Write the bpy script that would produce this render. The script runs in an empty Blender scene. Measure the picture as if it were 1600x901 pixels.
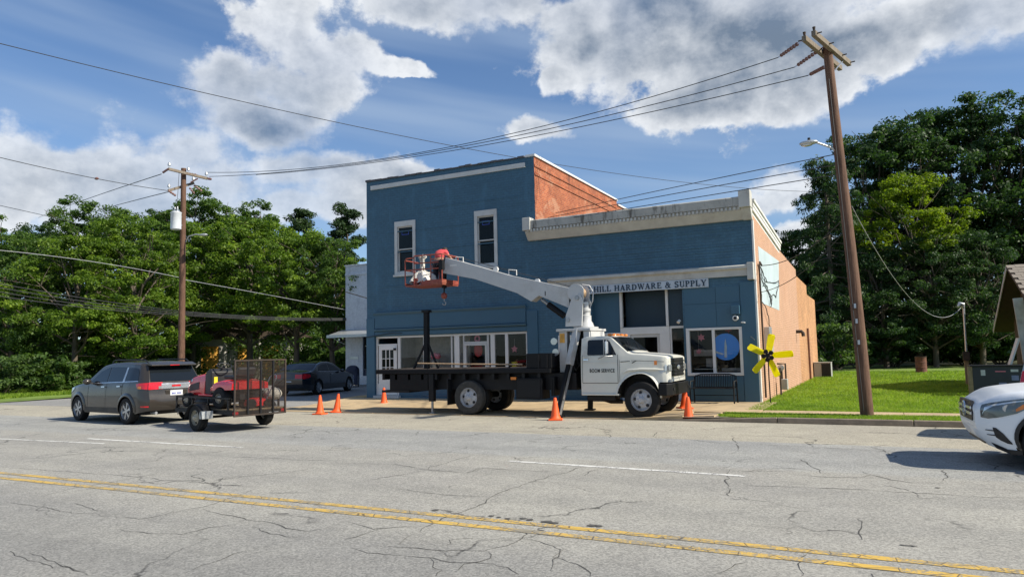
import bpy, math, random
import numpy as np
from mathutils import Vector, Matrix

random.seed(11)
rng = np.random.default_rng(11)
S = bpy.context.scene
COL = S.collection
R_ = math.radians

# ------------------------------------------------------------------ camera
FPX = 1130.0                      # focal length in pixels of the 1600 px wide photograph
EYE = 1.65
YAW, PITCH, ROLL = R_(-27.11112), R_(5.051605), R_(-1.238617)
_f = np.array([math.sin(YAW)*math.cos(PITCH), math.cos(YAW)*math.cos(PITCH), math.sin(PITCH)])
_r = np.cross(_f, [0, 0, 1.0]); _r /= np.linalg.norm(_r)
_u = np.cross(_r, _f)
_c, _s = math.cos(ROLL), math.sin(ROLL)
C_R = _c*_r + _s*_u
C_U = _c*_u - _s*_r
C_F = _f
cam_d = bpy.data.cameras.new('camera')
cam_d.sensor_width = 36.0
cam_d.lens = 36.0*FPX/1600.0
cam_d.clip_start = 0.05
cam_d.clip_end = 3000.0
cam = bpy.data.objects.new('camera', cam_d)
COL.objects.link(cam)
cam.matrix_world = Matrix(((C_R[0], C_U[0], -C_F[0], 0), (C_R[1], C_U[1], -C_F[1], 0),
                           (C_R[2], C_U[2], -C_F[2], EYE), (0, 0, 0, 1)))
S.camera = cam

def ray(px, py):
    return C_R*((px-800)/FPX) - C_U*((py-450.5)/FPX) + C_F
def W(px, py, x=None, y=None, z=None, d=None):
    """point of the place seen at a photograph pixel, on the plane x=, y=, z= or at depth d"""
    v = ray(px, py)
    if x is not None: t = x/v[0]
    elif y is not None: t = y/v[1]
    elif z is not None: t = (z-EYE)/v[2]
    else: t = d
    p = v*t
    return Vector((p[0], p[1], p[2]+EYE))
def G(px, d):
    p = W(px, 560, d=d)
    return p.x, p.y

# ------------------------------------------------------------------ light
SUN = Vector((1.19, 0.075, 1.0)).normalized()
SUN_EL = math.asin(SUN.z)
SUN_AZ = math.atan2(SUN.x, SUN.y)
sd = bpy.data.lights.new('sun', 'SUN')
sd.energy = 5.0
sd.angle = R_(0.53)
sd.color = (1.0, 0.93, 0.80)
so = bpy.data.objects.new('sun', sd)
COL.objects.link(so)
so.rotation_euler = (-SUN).to_track_quat('-Z', 'Y').to_euler()
so.location = (40, 0, 40)

S.view_settings.view_transform = 'Standard'
S.view_settings.look = 'None'
S.view_settings.exposure = 0.40
S.view_settings.gamma = 1.0
S.view_settings.use_curve_mapping = False
S.cycles.max_bounces = 6
S.cycles.diffuse_bounces = 3
S.cycles.glossy_bounces = 3
S.cycles.transmission_bounces = 4
S.cycles.transparent_max_bounces = 12
S.cycles.caustics_reflective = False
S.cycles.caustics_refractive = False

# ------------------------------------------------------------------ sky with clouds
class NT:
    """small helper for node trees"""
    def __init__(self, tree):
        self.t = tree; self.n = tree.nodes; self.l = tree.links
    def new(self, typ, **kw):
        n = self.n.new(typ)
        for k, v in kw.items(): setattr(n, k, v)
        return n
    def put(self, sock, v):
        if isinstance(v, bpy.types.NodeSocket): self.l.new(v, sock)
        elif v is not None:
            if isinstance(v, (tuple, list)) and len(v) == 3 and sock.type == 'RGBA': v = (*v, 1)
            sock.default_value = v
    def m(self, op, a, b=None, c=None, clamp=False):
        n = self.new('ShaderNodeMath', operation=op); n.use_clamp = clamp
        self.put(n.inputs[0], a)
        if b is not None: self.put(n.inputs[1], b)
        if c is not None: self.put(n.inputs[2], c)
        return n.outputs[0]
    def mix(self, f, a, b, blend='MIX'):
        n = self.new('ShaderNodeMix', data_type='RGBA', blend_type=blend)
        self.put(n.inputs[0], f); self.put(n.inputs[6], a); self.put(n.inputs[7], b)
        return n.outputs[2]
    def noise(self, vec, scale, detail=4, rough=.55, out=0, dist=0, dim='3D'):
        n = self.new('ShaderNodeTexNoise', noise_dimensions=dim)
        if vec is not None: self.l.new(vec, n.inputs['Vector'])
        n.inputs['Scale'].default_value = scale; n.inputs['Detail'].default_value = detail
        n.inputs['Roughness'].default_value = rough; n.inputs['Distortion'].default_value = dist
        return n.outputs[out]
    def mr(self, v, a, b, c=0., d=1., smooth=False):
        n = self.new('ShaderNodeMapRange')
        if smooth: n.interpolation_type = 'SMOOTHSTEP'
        self.put(n.inputs[0], v)
        for i, q in enumerate((a, b, c, d)): self.put(n.inputs[i+1], q)
        return n.outputs[0]
    def xyz(self, x, y, z=0.):
        n = self.new('ShaderNodeCombineXYZ')
        for i, q in enumerate((x, y, z)): self.put(n.inputs[i], q)
        return n.outputs[0]
    def sep(self, v):
        n = self.new('ShaderNodeSeparateXYZ'); self.l.new(v, n.inputs[0]); return n.outputs

world = bpy.data.worlds.new('World')
S.world = world
world.use_nodes = True
nt = NT(world.node_tree)
nt.n.clear()
sky = nt.new('ShaderNodeTexSky', sky_type='NISHITA')
sky.sun_disc = False
sky.sun_elevation = SUN_EL
sky.sun_rotation = SUN_AZ
sky.air_density = 1.0
sky.dust_density = 0.25
sky.ozone_density = 2.2
tc = nt.new('ShaderNodeTexCoord')
D = tc.outputs['Generated']
dx, dy, dz = nt.sep(D)
az = nt.m('ARCTAN2', dx, dy)
el = nt.m('ARCSINE', dz)
uv = nt.xyz(az, el, 0)
wa = nt.noise(nt.xyz(az, el, 7.0), 9.0, 5, .55); wb = nt.noise(nt.xyz(az, el, 13.0), 9.0, 5, .55)
azw = nt.m('ADD', az, nt.m('MULTIPLY', nt.m('SUBTRACT', wa, .5), .085)); elw = nt.m('ADD', el, nt.m('MULTIPLY', nt.m('SUBTRACT', wb, .5), .065))
n_big = nt.noise(nt.xyz(az, nt.m('MULTIPLY', el, 1.25), 0.3), 7.5, 10, .60)
n_fine = nt.noise(nt.xyz(az, nt.m('MULTIPLY', el, 1.2), 4.1), 26.0, 8, .66)
n_off = nt.noise(nt.xyz(nt.m('ADD', az, -0.012), nt.m('ADD', nt.m('MULTIPLY', el, 1.25), -.016), 0.3), 7.5, 10, .60)
wob = nt.m('ADD', nt.m('MULTIPLY', nt.m('SUBTRACT', n_big, .5), 1.9), nt.m('MULTIPLY', nt.m('SUBTRACT', n_fine, .5), .75))
# cloud banks: pixel centre, half sizes in pixels, how grey the middle is
BANKS = [(110, 285, 230, 75, .50), (215, 300, 190, 90, .45), (295, 235, 75, 42, .0), (330, 290, 55, 50, .05), (70, 238, 85, 30, .12), (160, 240, 70, 28, .15),
         (455, 40, 78, 62, .12), (400, 30, 40, 30, .05), (500, 95, 78, 50, .42), (550, 85, 42, 36, .05), (480, 140, 90, 48, .62), (360, 130, 66, 46, .62), (420, 190, 100, 32, .92), (470, 175, 60, 36, .85), (545, 140, 26, 40, .1),
         (622, 107, 46, 13, .15), (690, 8, 170, 34, .55), (800, 5, 90, 28, .35), (900, 40, 66, 56, .80), (880, 20, 50, 30, .2),
         (1040, 50, 150, 90, .85), (1170, 60, 200, 95, 1.0), (1130, 150, 110, 55, .92), (1240, 120, 95, 60, .85), (1330, 75, 140, 48, .85), (1470, 32, 140, 48, .62), (1600, 10, 120, 36, .35), (1225, 165, 36, 26, .25),
         (440, 325, 56, 30, .0), (400, 318, 30, 18, .1), (500, 262, 95, 28, .45), (600, 292, 130, 40, .55), (540, 325, 70, 26, .5), (1225, 302, 46, 30, .05), (1190, 315, 34, 18, .1),
         (1245, 390, 60, 34, .15), (870, 118, 22, 22, .25), (830, 203, 50, 16, .45), (0, 315, 34, 46, .15)]
top = None; gsum = None; bsum = None
for (bx, by, hw, hh, g) in BANKS:
    v = ray(bx, by); v = v/np.linalg.norm(v)
    a0, e0 = math.atan2(v[0], v[1]), math.asin(v[2])
    ca = max(.3, math.cos(e0))
    sc = math.cos(math.atan(math.hypot(bx-800, by-450)/FPX))
    ru, rv = 1.22*hw/FPX*sc/ca, 1.22*hh/FPX*sc
    p = nt.m('MULTIPLY', nt.m('SUBTRACT', azw, a0), 1/ru)
    q = nt.m('MULTIPLY', nt.m('SUBTRACT', elw, e0), 1/rv)
    b = nt.m('SUBTRACT', 1.0, nt.m('SQRT', nt.m('ADD', nt.m('MULTIPLY', p, p), nt.m('MULTIPLY', q, q))))
    top = b if top is None else nt.m('SMOOTH_MAX', top, b, .12)
    bp = nt.m('POWER', nt.m('MAXIMUM', nt.m('ADD', b, .35), 0.0), 1.5)
    gb = nt.m('MULTIPLY', bp, g)
    gsum = gb if gsum is None else nt.m('ADD', gsum, gb)
    bsum = bp if bsum is None else nt.m('ADD', bsum, bp)
# the same broken cumulus goes on round the rest of the sky
n_rest = nt.noise(nt.xyz(az, nt.m('MULTIPLY', el, 1.6), 9.0), 2.6, 3, .5)
rest = nt.m('MULTIPLY', nt.m('SUBTRACT', n_rest, .60), 7.0)
inview = nt.mr(nt.m('ABSOLUTE', nt.m('SUBTRACT', az, YAW)), .72, .95)
rest = nt.m('SUBTRACT', nt.m('MULTIPLY', rest, inview), nt.m('MULTIPLY', nt.m('SUBTRACT', 1.0, inview), 5.0))
top = nt.m('MAXIMUM', top, rest)
dens = nt.m('ADD', top, wob)
soft = nt.noise(nt.xyz(az, el, 31.0), 3.5, 2, .5)
cover = nt.mr(dens, nt.m('MULTIPLY', nt.mr(soft, .35, .6), -.16), nt.mr(soft, .35, .65, .20, .55), smooth=True)
grey = nt.m('DIVIDE', gsum, nt.m('ADD', bsum, .02))
grey = nt.m('MAXIMUM', grey, nt.m('MULTIPLY', inview, .4))
thick = nt.mr(dens, .05, .85, smooth=True)
relief = nt.m('MULTIPLY', nt.m('SUBTRACT', n_big, n_off), 3.4)
n_mid = nt.noise(nt.xyz(az, nt.m('MULTIPLY', el, 1.5), 21.0), 12.0, 7, .58)
shade = nt.m('SUBTRACT', nt.m('MULTIPLY', nt.m('MULTIPLY', grey, thick), 1.05), nt.m('MULTIPLY', relief, .9))
shade = nt.m('ADD', shade, nt.m('MULTIPLY', nt.m('SUBTRACT', n_mid, .5), .62))
shade = nt.m('ADD', shade, nt.m('MULTIPLY', nt.m('SUBTRACT', .5, n_fine), .35))
shade = nt.mr(nt.m('ADD', shade, .08), -.05, 1.30, 0, 1)
cl_white = (8.6, 8.9, 9.3)
cl_grey = (1.75, 2.35, 3.25)
cloud_c = nt.mix(shade, cl_white, cl_grey)
# thin streaks of high cloud
n_cir = nt.noise(nt.xyz(nt.m('ADD', nt.m('MULTIPLY', az, 1.1), nt.m('MULTIPLY', el, 1.4)), nt.m('ADD', nt.m('MULTIPLY', el, 9.0), nt.m('MULTIPLY', az, 1.2)), 2.0), 2.0, 3, .45)
cir = nt.mr(n_cir, .36, .78, 0, .46, smooth=True)
hz = nt.mr(el, .0, .42, .30, .0)
sky_tint = nt.mix(1.0, sky.outputs[0], (.90, 1.08, 1.28), 'MULTIPLY')
skyc = nt.mix(nt.m('ADD', cir, hz, clamp=True), sky_tint, (4.4, 5.6, 7.3))
veil = nt.m('SUBTRACT', .98, nt.m('MULTIPLY', nt.mr(soft, .40, .62), .30))     # some of the cloud is thin enough for the blue to show
fin = nt.mix(nt.m('MULTIPLY', cover, veil), skyc, cloud_c)
bg = nt.new('ShaderNodeBackground')
nt.l.new(fin, bg.inputs[0])
bg.inputs[1].default_value = 0.077
wo = nt.new('ShaderNodeOutputWorld')
nt.l.new(bg.outputs[0], wo.inputs[0])

# ------------------------------------------------------------------ materials
def new_mat(name):
    m = bpy.data.materials.new(name); m.use_nodes = True
    t = NT(m.node_tree); t.n.clear()
    o = t.new('ShaderNodeOutputMaterial')
    p = t.new('ShaderNodeBsdfPrincipled')
    t.l.new(p.outputs[0], o.inputs[0])
    t.out = o; t.p = p
    return m, t
def bump(t, h, strength=.5, dist=.01):
    b = t.new('ShaderNodeBump'); b.inputs['Strength'].default_value = strength; b.inputs['Distance'].default_value = dist
    t.l.new(h, b.inputs['Height']); t.l.new(b.outputs[0], t.p.inputs['Normal'])
def geo(t): return t.new('ShaderNodeNewGeometry').outputs['Position']
def obj_co(t): return t.new('ShaderNodeTexCoord').outputs['Object']

def plain(name, col, rough=.55, metal=0., vary=.18, scale=6., coat=0., bmp=0., spec=.5, dirt=None):
    m, t = new_mat(name)
    co = obj_co(t)
    n = t.noise(co, scale, 5, .6)
    lo = tuple(c*(1-vary) for c in col); hi = tuple(min(1, c*(1+vary)) for c in col)
    c = t.mix(t.mr(n, .3, .7), lo, hi)
    if dirt:
        n2 = t.noise(co, scale*.35, 7, .68)
        c = t.mix(t.mr(n2, .50, .68, 0, dirt[1], True), c, dirt[0])
    t.l.new(c, t.p.inputs['Base Color'])
    r = t.mr(n, .3, .7, max(.02, rough-.08), min(1, rough+.08))
    t.l.new(r, t.p.inputs['Roughness'])
    t.p.inputs['Metallic'].default_value = metal
    t.p.inputs['Coat Weight'].default_value = coat
    t.p.inputs['Coat Roughness'].default_value = .04
    t.p.inputs['Specular IOR Level'].default_value = spec
    if bmp: bump(t, t.noise(co, scale*6, 4), bmp, .01)
    return m

def glass(name, tint=(.55, .6, .6), rough=.01, ior=1.5):
    m = bpy.data.materials.new(name); m.use_nodes = True
    t = NT(m.node_tree); t.n.clear()
    o = t.new('ShaderNodeOutputMaterial'); mx = t.new('ShaderNodeMixShader')
    tr = t.new('ShaderNodeBsdfTransparent'); gl = t.new('ShaderNodeBsdfGlossy')
    tr.inputs[0].default_value = (*tint, 1); gl.inputs['Roughness'].default_value = rough
    fr = t.new('ShaderNodeFresnel'); fr.inputs[0].default_value = ior
    fac = t.m('MULTIPLY', fr.outputs[0], .45, clamp=True)
    t.l.new(fac, mx.inputs[0]); t.l.new(tr.outputs[0], mx.inputs[1]); t.l.new(gl.outputs[0], mx.inputs[2])
    t.l.new(mx.outputs[0], o.inputs[0])
    return m

def brick_wall(name, axis, c1, c2, mortar, bw=.205, rh=.066, ms=.010, bstr=.6, stain=None, bigvar=.12, rough=.8, patch=None):
    """bricks laid in courses; axis is the wall's horizontal direction ('x' or 'y')"""
    m, t = new_mat(name)
    pos = geo(t); x, y, z = t.sep(pos)
    h = x if axis == 'x' else y
    b = t.new('ShaderNodeTexBrick')
    t.l.new(t.xyz(h, z, 0), b.inputs['Vector'])
    b.inputs['Scale'].default_value = 1.0
    b.inputs['Brick Width'].default_value = bw; b.inputs['Row Height'].default_value = rh
    b.inputs['Mortar Size'].default_value = ms; b.inputs['Mortar Smooth'].default_value = .2
    b.inputs['Bias'].default_value = 0.0
    b.inputs['Color1'].default_value = (*c1, 1); b.inputs['Color2'].default_value = (*c2, 1); b.inputs['Mortar'].default_value = (*mortar, 1)
    c = b.outputs['Color']
    n1 = t.noise(pos, 1.1, 5, .6); n2 = t.noise(pos, 9., 4, .6)
    c = t.mix(1.0, c, t.mix(t.mr(n1, .3, .7), (1-bigvar,)*3, (1+bigvar,)*3), 'MULTIPLY')
    c = t.mix(1.0, c, t.mix(t.mr(n2, .3, .7), (.9,)*3, (1.1,)*3), 'MULTIPLY')
    if stain:
        ns = t.noise(t.xyz(t.m('MULTIPLY', h, 2.2), t.m('MULTIPLY', z, .6), 3.), 1.3, 6, .62)
        c = t.mix(t.mr(ns, .52, .70, 0, stain[1], True), c, stain[0])
    if patch:
        npp = t.noise(t.xyz(h, t.m('MULTIPLY', z, 1.5), 8.), .8, 6, .65)
        c = t.mix(t.mr(npp, .54, .62, 0, patch[1], True), c, patch[0])
    t.l.new(c, t.p.inputs['Base Color'])
    t.p.inputs['Roughness'].default_value = rough
    hh = t.m('ADD', t.m('MULTIPLY', b.outputs['Fac'], -1.0), t.m('MULTIPLY', n2, .35))
    bump(t, hh, bstr, .012)
    return m

def leaf_mat(name, lo, mid, hi, trans=.35):
    m = bpy.data.materials.new(name); m.use_nodes = True
    t = NT(m.node_tree); t.n.clear()
    o = t.new('ShaderNodeOutputMaterial')
    a = t.new('ShaderNodeAttribute'); a.attribute_name = 'tone'
    cr = t.new('ShaderNodeValToRGB'); cr.color_ramp.elements[0].color = (*lo, 1); cr.color_ramp.elements[1].color = (*hi, 1)
    e = cr.color_ramp.elements.new(.55); e.color = (*mid, 1)
    t.l.new(a.outputs['Fac'], cr.inputs[0])
    p = t.new('ShaderNodeBsdfPrincipled'); p.inputs['Roughness'].default_value = .55
    p.inputs['Specular IOR Level'].default_value = .35
    t.l.new(cr.outputs[0], p.inputs['Base Color'])
    tl = t.new('ShaderNodeBsdfTranslucent')
    t.l.new(t.mix(1.0, cr.outputs[0], (1.35, 1.5, .7), 'MULTIPLY'), tl.inputs[0])
    mx = t.new('ShaderNodeMixShader'); mx.inputs[0].default_value = trans
    t.l.new(p.outputs[0], mx.inputs[1]); t.l.new(tl.outputs[0], mx.inputs[2]); t.l.new(mx.outputs[0], o.inputs[0])
    return m

def asphalt_mat(name, base, stone, crack=.8, warm=(1, 1, 1), lanes=False):
    m, t = new_mat(name)
    pos = geo(t); x, y, z = t.sep(pos)
    n0 = t.noise(pos, .35, 5, .6); n1 = t.noise(pos, 2.3, 5, .62)
    vo = t.new('ShaderNodeTexVoronoi'); t.l.new(pos, vo.inputs['Vector']); vo.inputs['Scale'].default_value = 62.
    n3 = t.noise(pos, 55., 3, .7)
    v01 = t.sep(vo.outputs['Color'])[0]
    st = t.mr(t.m('ADD', t.m('MULTIPLY', v01, .6), t.m('MULTIPLY', n3, .5)), .14, .96)
    c = t.mix(st, base, stone)
    c = t.mix(1., c, t.mix(t.mr(n0, .3, .7), (.88, .88, .90), (1.12, 1.11, 1.08)), 'MULTIPLY')
    c = t.mix(1., c, t.mix(t.mr(n1, .3, .7), (.92, .92, .92), (1.07, 1.07, 1.07)), 'MULTIPLY')
    if lanes:
        # paving strips of slightly different age running along the street, and oil down the middle of the lanes
        yw = t.m('ADD', y, t.m('MULTIPLY', t.m('SUBTRACT', n1, .5), .10))
        s1 = t.mr(yw, 13.35, 13.45); s2 = t.mr(yw, 5.2, 5.9)
        c = t.mix(s1, c, t.mix(1., c, (1.16, 1.11, 1.0), 'MULTIPLY'))
        s3 = t.m('MULTIPLY', t.mr(yw, 10.35, 10.6), t.m('SUBTRACT', 1., s1))
        c = t.mix(s3, c, t.mix(1., c, (.97, 1.0, 1.05), 'MULTIPLY'))
        c = t.mix(s2, t.mix(1., c, (.80, .81, .84), 'MULTIPLY'), c)
        for yc in (2.3, 4.0, 7.5, 9.0, 11.3, 12.7):      # wheel paths, polished and a little darker
            d_ = t.m('ABSOLUTE', t.m('SUBTRACT', yw, yc))
            c = t.mix(t.m('MULTIPLY', t.mr(d_, .12, .42, 1, 0, True), t.mr(n0, .35, .65, .25, 1.)), c, t.mix(1., c, (.87, .875, .885), 'MULTIPLY'))
        ns = t.noise(t.xyz(t.m('MULTIPLY', x, .35), t.m('MULTIPLY', y, 2.2), 0.), 1.0, 6, .65)
        c = t.mix(t.mr(ns, .56, .74, 0, .22, True), c, tuple(b*.55 for b in base))
    # hairline crazing
    vd = t.new('ShaderNodeTexVoronoi', feature='DISTANCE_TO_EDGE')
    wv = t.new('ShaderNodeVectorMath', operation='ADD'); t.l.new(pos, wv.inputs[0])
    nc = t.new('ShaderNodeTexNoise'); t.l.new(pos, nc.inputs['Vector']); nc.inputs['Scale'].default_value = 1.6; nc.inputs['Detail'].default_value = 6
    sv = t.new('ShaderNodeVectorMath', operation='SCALE'); t.l.new(nc.outputs['Color'], sv.inputs[0]); sv.inputs['Scale'].default_value = .9
    t.l.new(sv.outputs[0], wv.inputs[1]); t.l.new(wv.outputs[0], vd.inputs['Vector']); vd.inputs['Scale'].default_value = .55
    ln = t.mr(vd.outputs['Distance'], .004, .012, 1, 0)
    pres = t.mr(t.noise(pos, .5, 4, .6), .50, .60)
    ck = t.m('MULTIPLY', t.m('MULTIPLY', ln, pres), crack)
    c = t.mix(ck, c, (.035, .034, .032))
    c = t.mix(1., c, warm, 'MULTIPLY')
    t.l.new(c, t.p.inputs['Base Color'])
    t.p.inputs['Roughness'].default_value = .88
    t.p.inputs['Specular IOR Level'].default_value = .3
    bump(t, t.m('SUBTRACT', st, t.m('MULTIPLY', ck, 1.2)), .55, .006)
    return m

def worn_paint(name, col, base, wear=.5, scale=30.):
    m, t = new_mat(name)
    pos = geo(t)
    n = t.noise(pos, scale, 5, .7); n2 = t.noise(pos, 1.4, 5, .6)
    f = t.mr(t.m('ADD', n, t.m('MULTIPLY', t.m('SUBTRACT', n2, .5), .8)), wear-.06, wear+.06)
    c = t.mix(f, col, base)
    # cracks across the paint
    vd = t.new('ShaderNodeTexVoronoi', feature='DISTANCE_TO_EDGE'); t.l.new(pos, vd.inputs['Vector']); vd.inputs['Scale'].default_value = 4.5
    c = t.mix(t.mr(vd.outputs['Distance'], .012, .03, .8, 0), c, (.06, .055, .05))
    t.l.new(c, t.p.inputs['Base Color']); t.p.inputs['Roughness'].default_value = .7
    bump(t, n, .3, .004)
    return m

def wood_pole_mat(name, a, b):
    m, t = new_mat(name)
    co = obj_co(t); x, y, z = t.sep(co)
    n = t.noise(t.xyz(t.m('MULTIPLY', x, 14.), t.m('MULTIPLY', y, 14.), t.m('MULTIPLY', z, .9)), 2.2, 6, .65)
    n2 = t.noise(co, 1.3, 5, .6)
    c = t.mix(t.mr(n, .32, .68), a, b)
    c = t.mix(t.mr(n2, .52, .70, 0, .55), c, tuple(q*.45 for q in a))
    t.l.new(c, t.p.inputs['Base Color']); t.p.inputs['Roughness'].default_value = .85
    bump(t, n, .7, .02)
    return m

M = {}
M['asphalt'] = asphalt_mat('old_asphalt', (.195, .189, .172), (.44, .425, .375), lanes=True)
M['lot'] = asphalt_mat('lot_asphalt', (.20, .198, .19), (.33, .325, .31), .5)
M['concrete'] = plain('sidewalk_concrete', (.47, .35, .205), .85, vary=.16, scale=2.2, bmp=.35, dirt=((.26, .21, .15), .5))
M['kerb'] = plain('kerb_concrete', (.23, .185, .135), .9, vary=.25, scale=3.5, bmp=.4, dirt=((.11, .09, .07), .6))
M['kerb_top'] = M['kerb']
M['dirt'] = plain('woodland_floor', (.070, .072, .028), .95, vary=.35, scale=.6, bmp=.3, dirt=((.05, .085, .018), .7))
M['turf'] = plain('turf', (.15, .225, .032), .95, vary=.35, scale=1.4, bmp=.5, dirt=((.12, .12, .035), .4))
M['crack'] = plain('road_crack', (.07, .067, .06), .95)  # flat dark tone of the road cracks
M['tarspot'] = plain('tar_spot', (.095, .09, .08), .85, vary=.3)
M['yellow_line'] = worn_paint('yellow_road_paint', (.62, .40, .075), (.27, .24, .18), .505)
M['white_line'] = worn_paint('white_road_paint', (.72, .71, .66), (.26, .25, .24), .58)
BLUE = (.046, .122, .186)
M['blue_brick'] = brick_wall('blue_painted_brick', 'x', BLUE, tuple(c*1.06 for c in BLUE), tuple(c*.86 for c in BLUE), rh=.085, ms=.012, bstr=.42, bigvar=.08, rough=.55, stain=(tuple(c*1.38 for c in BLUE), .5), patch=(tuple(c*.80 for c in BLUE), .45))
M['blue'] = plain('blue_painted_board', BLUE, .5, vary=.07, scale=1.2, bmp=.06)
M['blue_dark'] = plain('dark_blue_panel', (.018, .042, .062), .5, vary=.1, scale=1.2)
M['trim'] = plain('grey_white_trim', (.58, .58, .56), .6, vary=.10, scale=2.5, bmp=.1, dirt=((.34, .31, .26), .35))
def streaked(name, col, stain, rough=.8):
    """weathered cornice: run-off streaks that hang down its face"""
    m, t = new_mat(name)
    pos = geo(t); x, y, z = t.sep(pos)
    h = t.m('ADD', x, y)
    n1 = t.noise(t.xyz(t.m('MULTIPLY', h, 7.0), t.m('MULTIPLY', z, 1.1), 0.), 1.0, 6, .7)
    n2 = t.noise(pos, 2.4, 6, .65); n3 = t.noise(pos, 22., 3, .6)
    c = t.mix(t.mr(n2, .3, .7), tuple(q*.82 for q in col), tuple(min(1, q*1.12) for q in col))
    c = t.mix(t.mr(n1, .50, .66, 0, .85, True), c, stain)
    c = t.mix(t.mr(n3, .55, .75, 0, .35, True), c, tuple(q*.6 for q in col))
    t.l.new(c, t.p.inputs['Base Color']); t.p.inputs['Roughness'].default_value = rough
    bump(t, n2, .3, .01)
    return m
M['stone'] = plain('weathered_cornice', (.53, .52, .48), .8, vary=.12, scale=2.6, bmp=.25, dirt=((.27, .24, .19), .5))
M['stone_streak'] = streaked('streaked_fascia', (.44, .43, .39), (.085, .075, .06))
M['white'] = plain('white_paint', (.74, .73, .70), .5, vary=.05, scale=2., dirt=((.55, .52, .45), .3))
M['red_brick'] = brick_wall('red_brick', 'y', (.32, .068, .022), (.46, .125, .042), (.37, .19, .115), bigvar=.25, stain=((.15, .06, .04), .75), patch=((.56, .31, .19), .55), bstr=.9)
M['salmon'] = brick_wall('salmon_painted_brick', 'y', (.53, .315, .205), (.57, .34, .225), (.43, .25, .155), bigvar=.06, stain=((.68, .43, .29), .4), patch=((.52, .27, .15), .25), bstr=.55)
M['salmon_raw'] = brick_wall('bare_salmon_brick', 'y', (.52, .25, .115), (.64, .34, .165), (.42, .25, .14), bigvar=.2, stain=((.36, .17, .08), .6), bstr=.7)
M['nbr'] = brick_wall('pale_painted_brick', 'x', (.62, .65, .70), (.66, .69, .74), (.54, .57, .62), bigvar=.07, stain=((.32, .35, .40), .4))
M['patch'] = plain('pale_paint_patch', (.47, .56, .58), .7, vary=.08, scale=1.5, bmp=.1)
M['roofing'] = plain('roof_membrane', (.10, .10, .11), .9)
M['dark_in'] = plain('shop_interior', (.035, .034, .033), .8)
M['grey_in'] = plain('interior_partition', (.30, .29, .28), .8)
M['glass'] = glass('shop_glass', (.95, .96, .96))
M['glass_up'] = glass('sash_glass', (.50, .53, .51))
M['sticker_blue'] = plain('blue_sticker', (.03, .06, .35), .4)
M['disc_blue'] = plain('round_blue_sign', (.02, .26, .85), .4, vary=.05)
M['pale_print'] = plain('pale_print', (.45, .55, .62), .5)
M['pink'] = plain('pink_ornament', (.60, .16, .22), .5)
M['red_cloth'] = plain('red_ornament', (.42, .03, .03), .6)
M['cream'] = plain('cream_ornament', (.55, .50, .42), .6)
M['yellow_obj'] = plain('yellow_plastic', (.70, .60, .03), .5)
M['sign_board'] = plain('sign_board', (.50, .56, .62), .55, vary=.06, scale=3., dirt=((.36, .40, .44), .35))
M['letter'] = plain('sign_letter', (.012, .035, .065), .5)
M['black'] = plain('black_steel', (.008, .008, .009), .55, vary=.3, spec=.3, dirt=((.03, .026, .022), .3))
M['black_paint'] = plain('black_truck_bed', (.006, .006, .007), .55, vary=.3, scale=3., spec=.25, dirt=((.018, .016, .014), .35))
M['steel'] = plain('dull_steel', (.38, .38, .38), .4, metal=.8)
M['chrome'] = plain('chrome', (.72, .75, .80), .22, metal=.75, vary=.03)
M['rubber'] = plain('tyre_rubber', (.013, .013, .013), .8, vary=.3, scale=20., bmp=.2, spec=.3, dirt=((.034, .031, .028), .4))
M['rubber_dusty'] = plain('dusty_tyre_rubber', (.05, .046, .040), .9, vary=.3, scale=14., bmp=.2, dirt=((.11, .10, .085), .6))
M['truck_white'] = plain('truck_white_enamel', (.64, .63, .56), .36, vary=.06, scale=2.2, coat=.25, dirt=((.36, .31, .23), .5))
M['crane_white'] = plain('crane_white_enamel', (.50, .50, .49), .45, vary=.08, scale=2.2, coat=.1, dirt=((.30, .25, .19), .5))
M['basket_red'] = plain('faded_red_steel', (.27, .058, .038), .55, vary=.2, scale=9., dirt=((.35, .16, .09), .4))
M['shirt'] = plain('coral_red_shirt', (.62, .075, .08), .85, vary=.12, scale=10., bmp=.3)
M['pants'] = plain('navy_trousers', (.014, .016, .028), .85)
M['skin'] = plain('skin', (.42, .22, .14), .6)
M['hair'] = plain('dark_hair', (.02, .014, .010), .7)
M['sheet'] = plain('white_drop_cloth', (.60, .58, .53), .95, vary=.2, scale=7., bmp=.6, spec=.1)
M['rope'] = plain('winch_rope', (.40, .27, .16), .8, vary=.3, scale=30., bmp=.5)
M['amber'] = plain('amber_lens', (.70, .20, .015), .25, coat=.5)
M['red_lens'] = plain('red_lens', (.60, .008, .016), .2, coat=.7)
M['clear_lens'] = plain('clear_lens', (.55, .57, .58), .12, metal=.6, coat=.8)
M['dark_lens'] = plain('headlamp_glass', (.10, .115, .115), .07, metal=.3, coat=1.)
M['car_glass'] = plain('tinted_car_glass', (.010, .013, .016), .04, spec=.45, vary=.02)
M['suv_paint'] = plain('bronze_grey_metallic', (.046, .039, .032), .30, metal=.3, coat=.6, vary=.02, scale=1.5)
M['sedan_paint'] = plain('black_car_paint', (.006, .007, .010), .20, coat=1., vary=.1)
M['merc_paint'] = plain('white_car_paint', (.76, .78, .80), .4, coat=.25, spec=.35, vary=.01, scale=.8)
M['silver_paint'] = plain('silver_car_paint', (.45, .46, .47), .35, metal=.2, coat=.5, vary=.01, scale=.8)
M['plastic'] = plain('black_plastic', (.014, .014, .015), .5)
M['alloy'] = plain('alloy_rim', (.50, .50, .50), .3, metal=.75)
M['rim_white'] = plain('painted_truck_rim', (.55, .55, .56), .5, vary=.15, scale=8., dirt=((.25, .22, .19), .55))
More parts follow.
